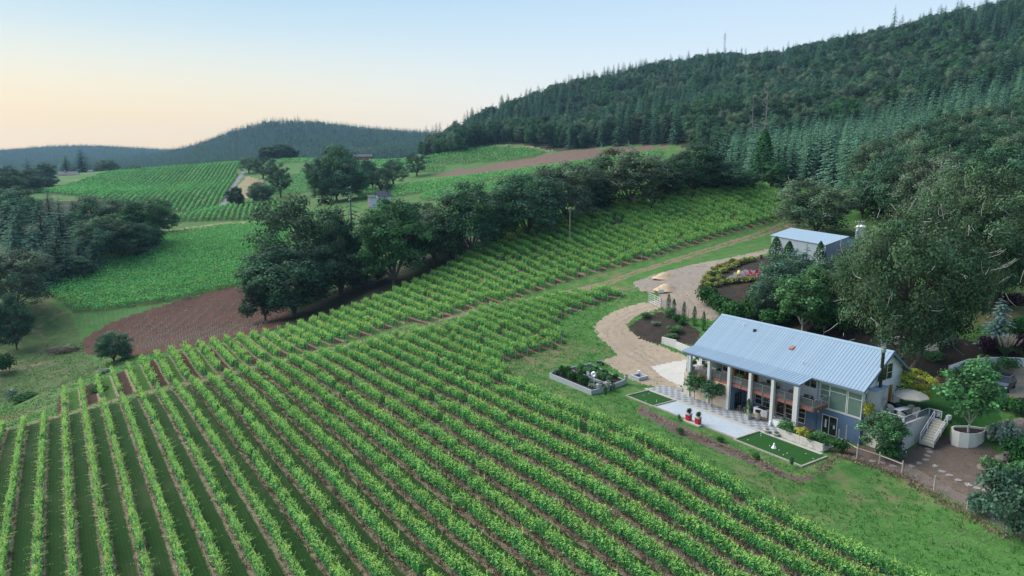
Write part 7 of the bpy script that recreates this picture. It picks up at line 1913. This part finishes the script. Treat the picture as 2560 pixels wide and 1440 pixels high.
# young vines in grow tubes on the bare field
r = np.random.default_rng(21); M_TUBE = paint('pale_grow_tube', (0.46,0.58,0.50), .6, var=.1)
soil = ZP['soil_field'][0]; q0, q1 = ground_at([(343,862),(478,767)])[:, :2]; sd_ = (q1-q0)/np.linalg.norm(q1-q0); sn_ = np.array((sd_[1], -sd_[0]))
tb = MB(); tb.tube([(0,0,-.05),(0,0,.75)], .06, 6); tme = None; P_ = np.asarray(soil); cnt = 0
o0, o1 = (P_@sn_).min(), (P_@sn_).max(); off = o0+2; row = 0; straw = []
shr = P_.mean(0)+(P_-P_.mean(0))*.86
cand = []
while off < o1:
    row += 1; t = np.arange((P_@sd_).min(), (P_@sd_).max(), 1.75); Q = t[:,None]*sd_+off*sn_; m = inside(shr, Q[:,0], Q[:,1]) & (r.random(len(t)) < .86)
    for qq in Q[m]: cand.append((row, qq))
    for qq in Q[m]:
        if r.random() < .8: straw.append(qq+r.normal(0,.35,2))
    off += 3.3
dd_ = [np.hypot(*c[1]) for c in cand]; kk = np.argsort(dd_)[:295]; num = {}
for i in sorted(kk):
    row, qq = cand[i]; num[row] = num.get(row, 0)+1
    if tme is None: o = tb.build('grow_tube', M_TUBE, None); tme = o.data
    else: o = mobj('grow_tube', tme)
    o.location = (qq[0], qq[1], float(H(*qq))); o.rotation_euler = (r.normal(0,.06), r.normal(0,.06), 0)
    tag(o, 'pale vine tube on the bare soil field, %s in the %s row' % (ordinal(num[row]), ordinal(row)), 'grow tube', 'pale grow tubes on the bare soil field')
# trellis stakes of the two young rows between the valley block and the bare field
st_me = None; sb = MB(); sb.tube([(0,0,-.1),(0,0,1.7)], .045, 5); n_ = 0
for (a_, c_, m_) in (((195,800),(480,755),24),((200,822),(430,775),20)):
    g_ = ground_at([(a_[0]+(c_[0]-a_[0])*i/(m_-1), a_[1]+(c_[1]-a_[1])*i/(m_-1)) for i in range(m_)])
    for q in g_:
        n_ += 1
        if st_me is None: o = sb.build('trellis_stake', M_POST, None); st_me = o.data
        else: o = mobj('trellis_stake', st_me)
        o.location = q; tag(o, 'thin pale trellis stake below the wide valley block, %s from the left' % ordinal(n_), 'stake', 'trellis stakes below the valley block')
def tufts(name, P, mat, label, h=.35, n=5, w=.06, spread=.18, tint=None, seed=1, jit=.3):
    """ragged clumps of blades: real geometry, joined"""
    r = np.random.default_rng(seed); P = np.asarray(P, float); k = len(P); z = H(P[:,0], P[:,1])
    B = np.repeat(np.column_stack([P, z]), n, 0); m = len(B); az = r.uniform(0,6.283,m); rr = r.random(m)*spread
    base = B + np.column_stack([np.cos(az)*rr, np.sin(az)*rr, np.full(m,-.02)])
    d_ = np.column_stack([np.cos(az), np.sin(az), np.zeros(m)]); s_ = np.column_stack([-np.sin(az), np.cos(az), np.zeros(m)])
    hh = h*r.uniform(.5,1.3,m)[:,None]; tip = base + d_*hh*r.uniform(.2,.9,m)[:,None] + np.array((0,0,1))*hh
    V = np.stack([base - s_*w, base + s_*w, tip], 1).reshape(-1,3); F = np.arange(3*m).reshape(m,3)
    c = np.repeat(np.repeat((1+r.normal(0,jit,(k,1)))*np.ones((1,3)), n, 0)*(1+r.normal(0,.15,(m,1))), 3, 0)
    return mobj(name, np_mesh(name, V, F, mat, np.clip(c,.2,2.5)), kind='stuff', label=label)
M_STRAW = leaf_mat('straw', (0.36,0.30,0.20), .25, .9); M_DRYG = leaf_mat('dry_grass', (0.22,0.175,0.125), .25, .9); M_GRASS = leaf_mat('grass_blade', (0.075,0.20,0.04), .35, .7)
S_ = np.repeat(np.array(straw), 8, 0) + r.normal(0,.55,(len(straw)*8,2)); keep = np.sin(S_[:,0]*.16)+np.sin(S_[:,1]*.21+1)+r.normal(0,.5,len(S_)) > .1
tufts('straw', S_[keep], M_STRAW, 'pale straw lying along the young vine rows on the bare field', .14, 5, .17, .4)
# dry grass under the vine rows of the near block
U_, W_ = [], []
for (k_, v_, a_, c_) in near_rows:
    a2 = max(a_, 18 if v_ > 25 else 40); n_ = int(max(0,(c_-a2))*(9 if k_ > 9 else 4.5)); U_.append(r.uniform(a2, c_, n_)); W_.append(v_+r.choice((-1,1), n_)*np.abs(r.normal(.38 if k_ > 9 else .2,.22,n_)))
U_ = np.concatenate(U_); W_ = np.concatenate(W_); tufts('dry_grass', XY(U_, W_), M_DRYG, 'dry straw coloured grass under the vine rows of the near block', .42, 4, .05, .28, seed=3)
e_ = []
for (k_, v_, a_, c_) in near_rows: e_.append(np.column_stack([c_+r.normal(.3,.5,10), v_+r.normal(0,.35,10)]))
for k_ in range(3, 66):
    for a_, c_ in runs(upper_poly, DU, DV, rowv(k_), .5, 100, 230): e_.append(np.column_stack([a_-r.random(16)*1.3, rowv(k_)+r.normal(0,.35,16)]))
e_ = np.concatenate(e_); tufts('dry_grass', XY(e_[:,0], e_[:,1]), M_STRAW, 'pale dry grass tufts at the vine row ends', .35, 4, .06, .3, seed=4)
# meadow grass close to the camera
X_ = r.uniform(-150,75,260000); Y_ = r.uniform(38,205,260000)
zi = np.zeros(len(X_), int)
def zone_of(x, y):
    i = np.clip(np.searchsorted(_r, np.hypot(x,y))-1, 0, ZONE.shape[0]-1); j = np.clip(np.searchsorted(_az, np.arctan2(x,y))-1, 0, ZONE.shape[1]-1); return ZONE[i,j]
zi = zone_of(X_, Y_); u_ = X_*DU[0]+Y_*DU[1]; v_ = X_*DV[0]+Y_*DV[1]; hx, hy = 66-u_, v_-72.6
patch = np.sin(X_*.45+1.3*np.sin(Y_*.3))+np.sin(Y_*.6+X_*.21)+.7*np.sin(X_*1.3-Y_*.9)
ok = np.isin(zi, [0, ORDER.index('weedy_bank')]) & ~((hx > -5) & (hx < 29) & (hy > -8.2) & (hy < 12)) & ~((hx > -18.5) & (hx < -6) & (hy > -12) & (hy < -1)) & (np.hypot(X_,Y_) < 215) & ((X_ < -40) | (Y_ < 145)) & (np.abs(np.arctan2(X_,Y_)) < .72)
g1_ = ok & (patch > -.9) & (r.random(len(X_)) < .66); tufts('grass', np.column_stack([X_,Y_])[g1_], M_GRASS, 'rough green meadow grass round the house and vines', .24, 3, .045, .22, seed=5, jit=.22)
g2_ = ok & (patch < np.where((X_ < -60) & (u_ > 150), .35, -.6)) & (r.random(len(X_)) < .5); tufts('dry_grass', np.column_stack([X_,Y_])[g2_], M_DRYG, 'dry patches in the meadow grass', .16, 3, .05, .22, seed=6)
# weeds creeping into the gravel
gz = np.isin(zi, [ORDER.index('gravel_drive'), ORDER.index('gravel_lane'), ORDER.index('bare_yard'), ORDER.index('dirt_track'), ORDER.index('garden_bed')]) & (r.random(len(X_)) < .10) & (np.sin(X_*.9)+np.sin(Y_*.8+X_*.4) > .3)
tufts('weeds', np.column_stack([X_,Y_])[gz], M_GRASS, 'weeds creeping over the gravel and bare earth', .16, 4, .05, .25, seed=9)
# dry fringe along the yard fence and the bank below the lawn strips
L_ = ground_at([(2040,1185),(2090,1140),(2145,1152),(2200,1170),(2257,1192),(2337,1238),(2420,1285),(2518,1348)])[:, :2]; F_ = []
for a_, c_ in zip(L_[:-1], L_[1:]): t = r.random((110,1)); F_.append(a_+(c_-a_)*t+r.normal(0,.35,(110,2)))
L_ = ground_at([(1600,1022),(1700,1072),(1800,1115),(1900,1160),(1995,1203)])[:, :2]
for a_, c_ in zip(L_[:-1], L_[1:]): t = r.random((70,1)); F_.append(a_+(c_-a_)*t+r.normal(0,.5,(70,2)))
tufts('dry_grass', np.concatenate(F_), M_DRYG, 'dry grass fringe along the yard fence', .24, 5, .045, .25, seed=7)
# ------------------------------------------------------------------ evening air
m, nt, out = new_mat('evening_air')
pv = nt.nodes.new('ShaderNodeVolumePrincipled')
pv.inputs['Color'].default_value = (0.40, 0.66, 1.0, 1); pv.inputs['Density'].default_value = 0.00007; pv.inputs['Anisotropy'].default_value = 0.2
nt.links.new(pv.outputs[0], out.inputs['Volume'])
zlo = float(GZ.min())-1.0
b = MB(); b.box(-4700, 4700, -4700, 4700, zlo-0.5, float(GZ.max())+72.0)
hz = b.build('haze', m, None, kind='stuff')
hz['label'] = 'thin blue evening haze over the valley'
print('GZ', GZ.min(), GZ.max())
tri = 0
for o in SC.objects:
    if o.type == 'MESH': tri += sum(len(p.vertices)-2 for p in o.data.polygons) if len(o.data.polygons) < 3000 else len(o.data.polygons)*2
print('tris about', tri)
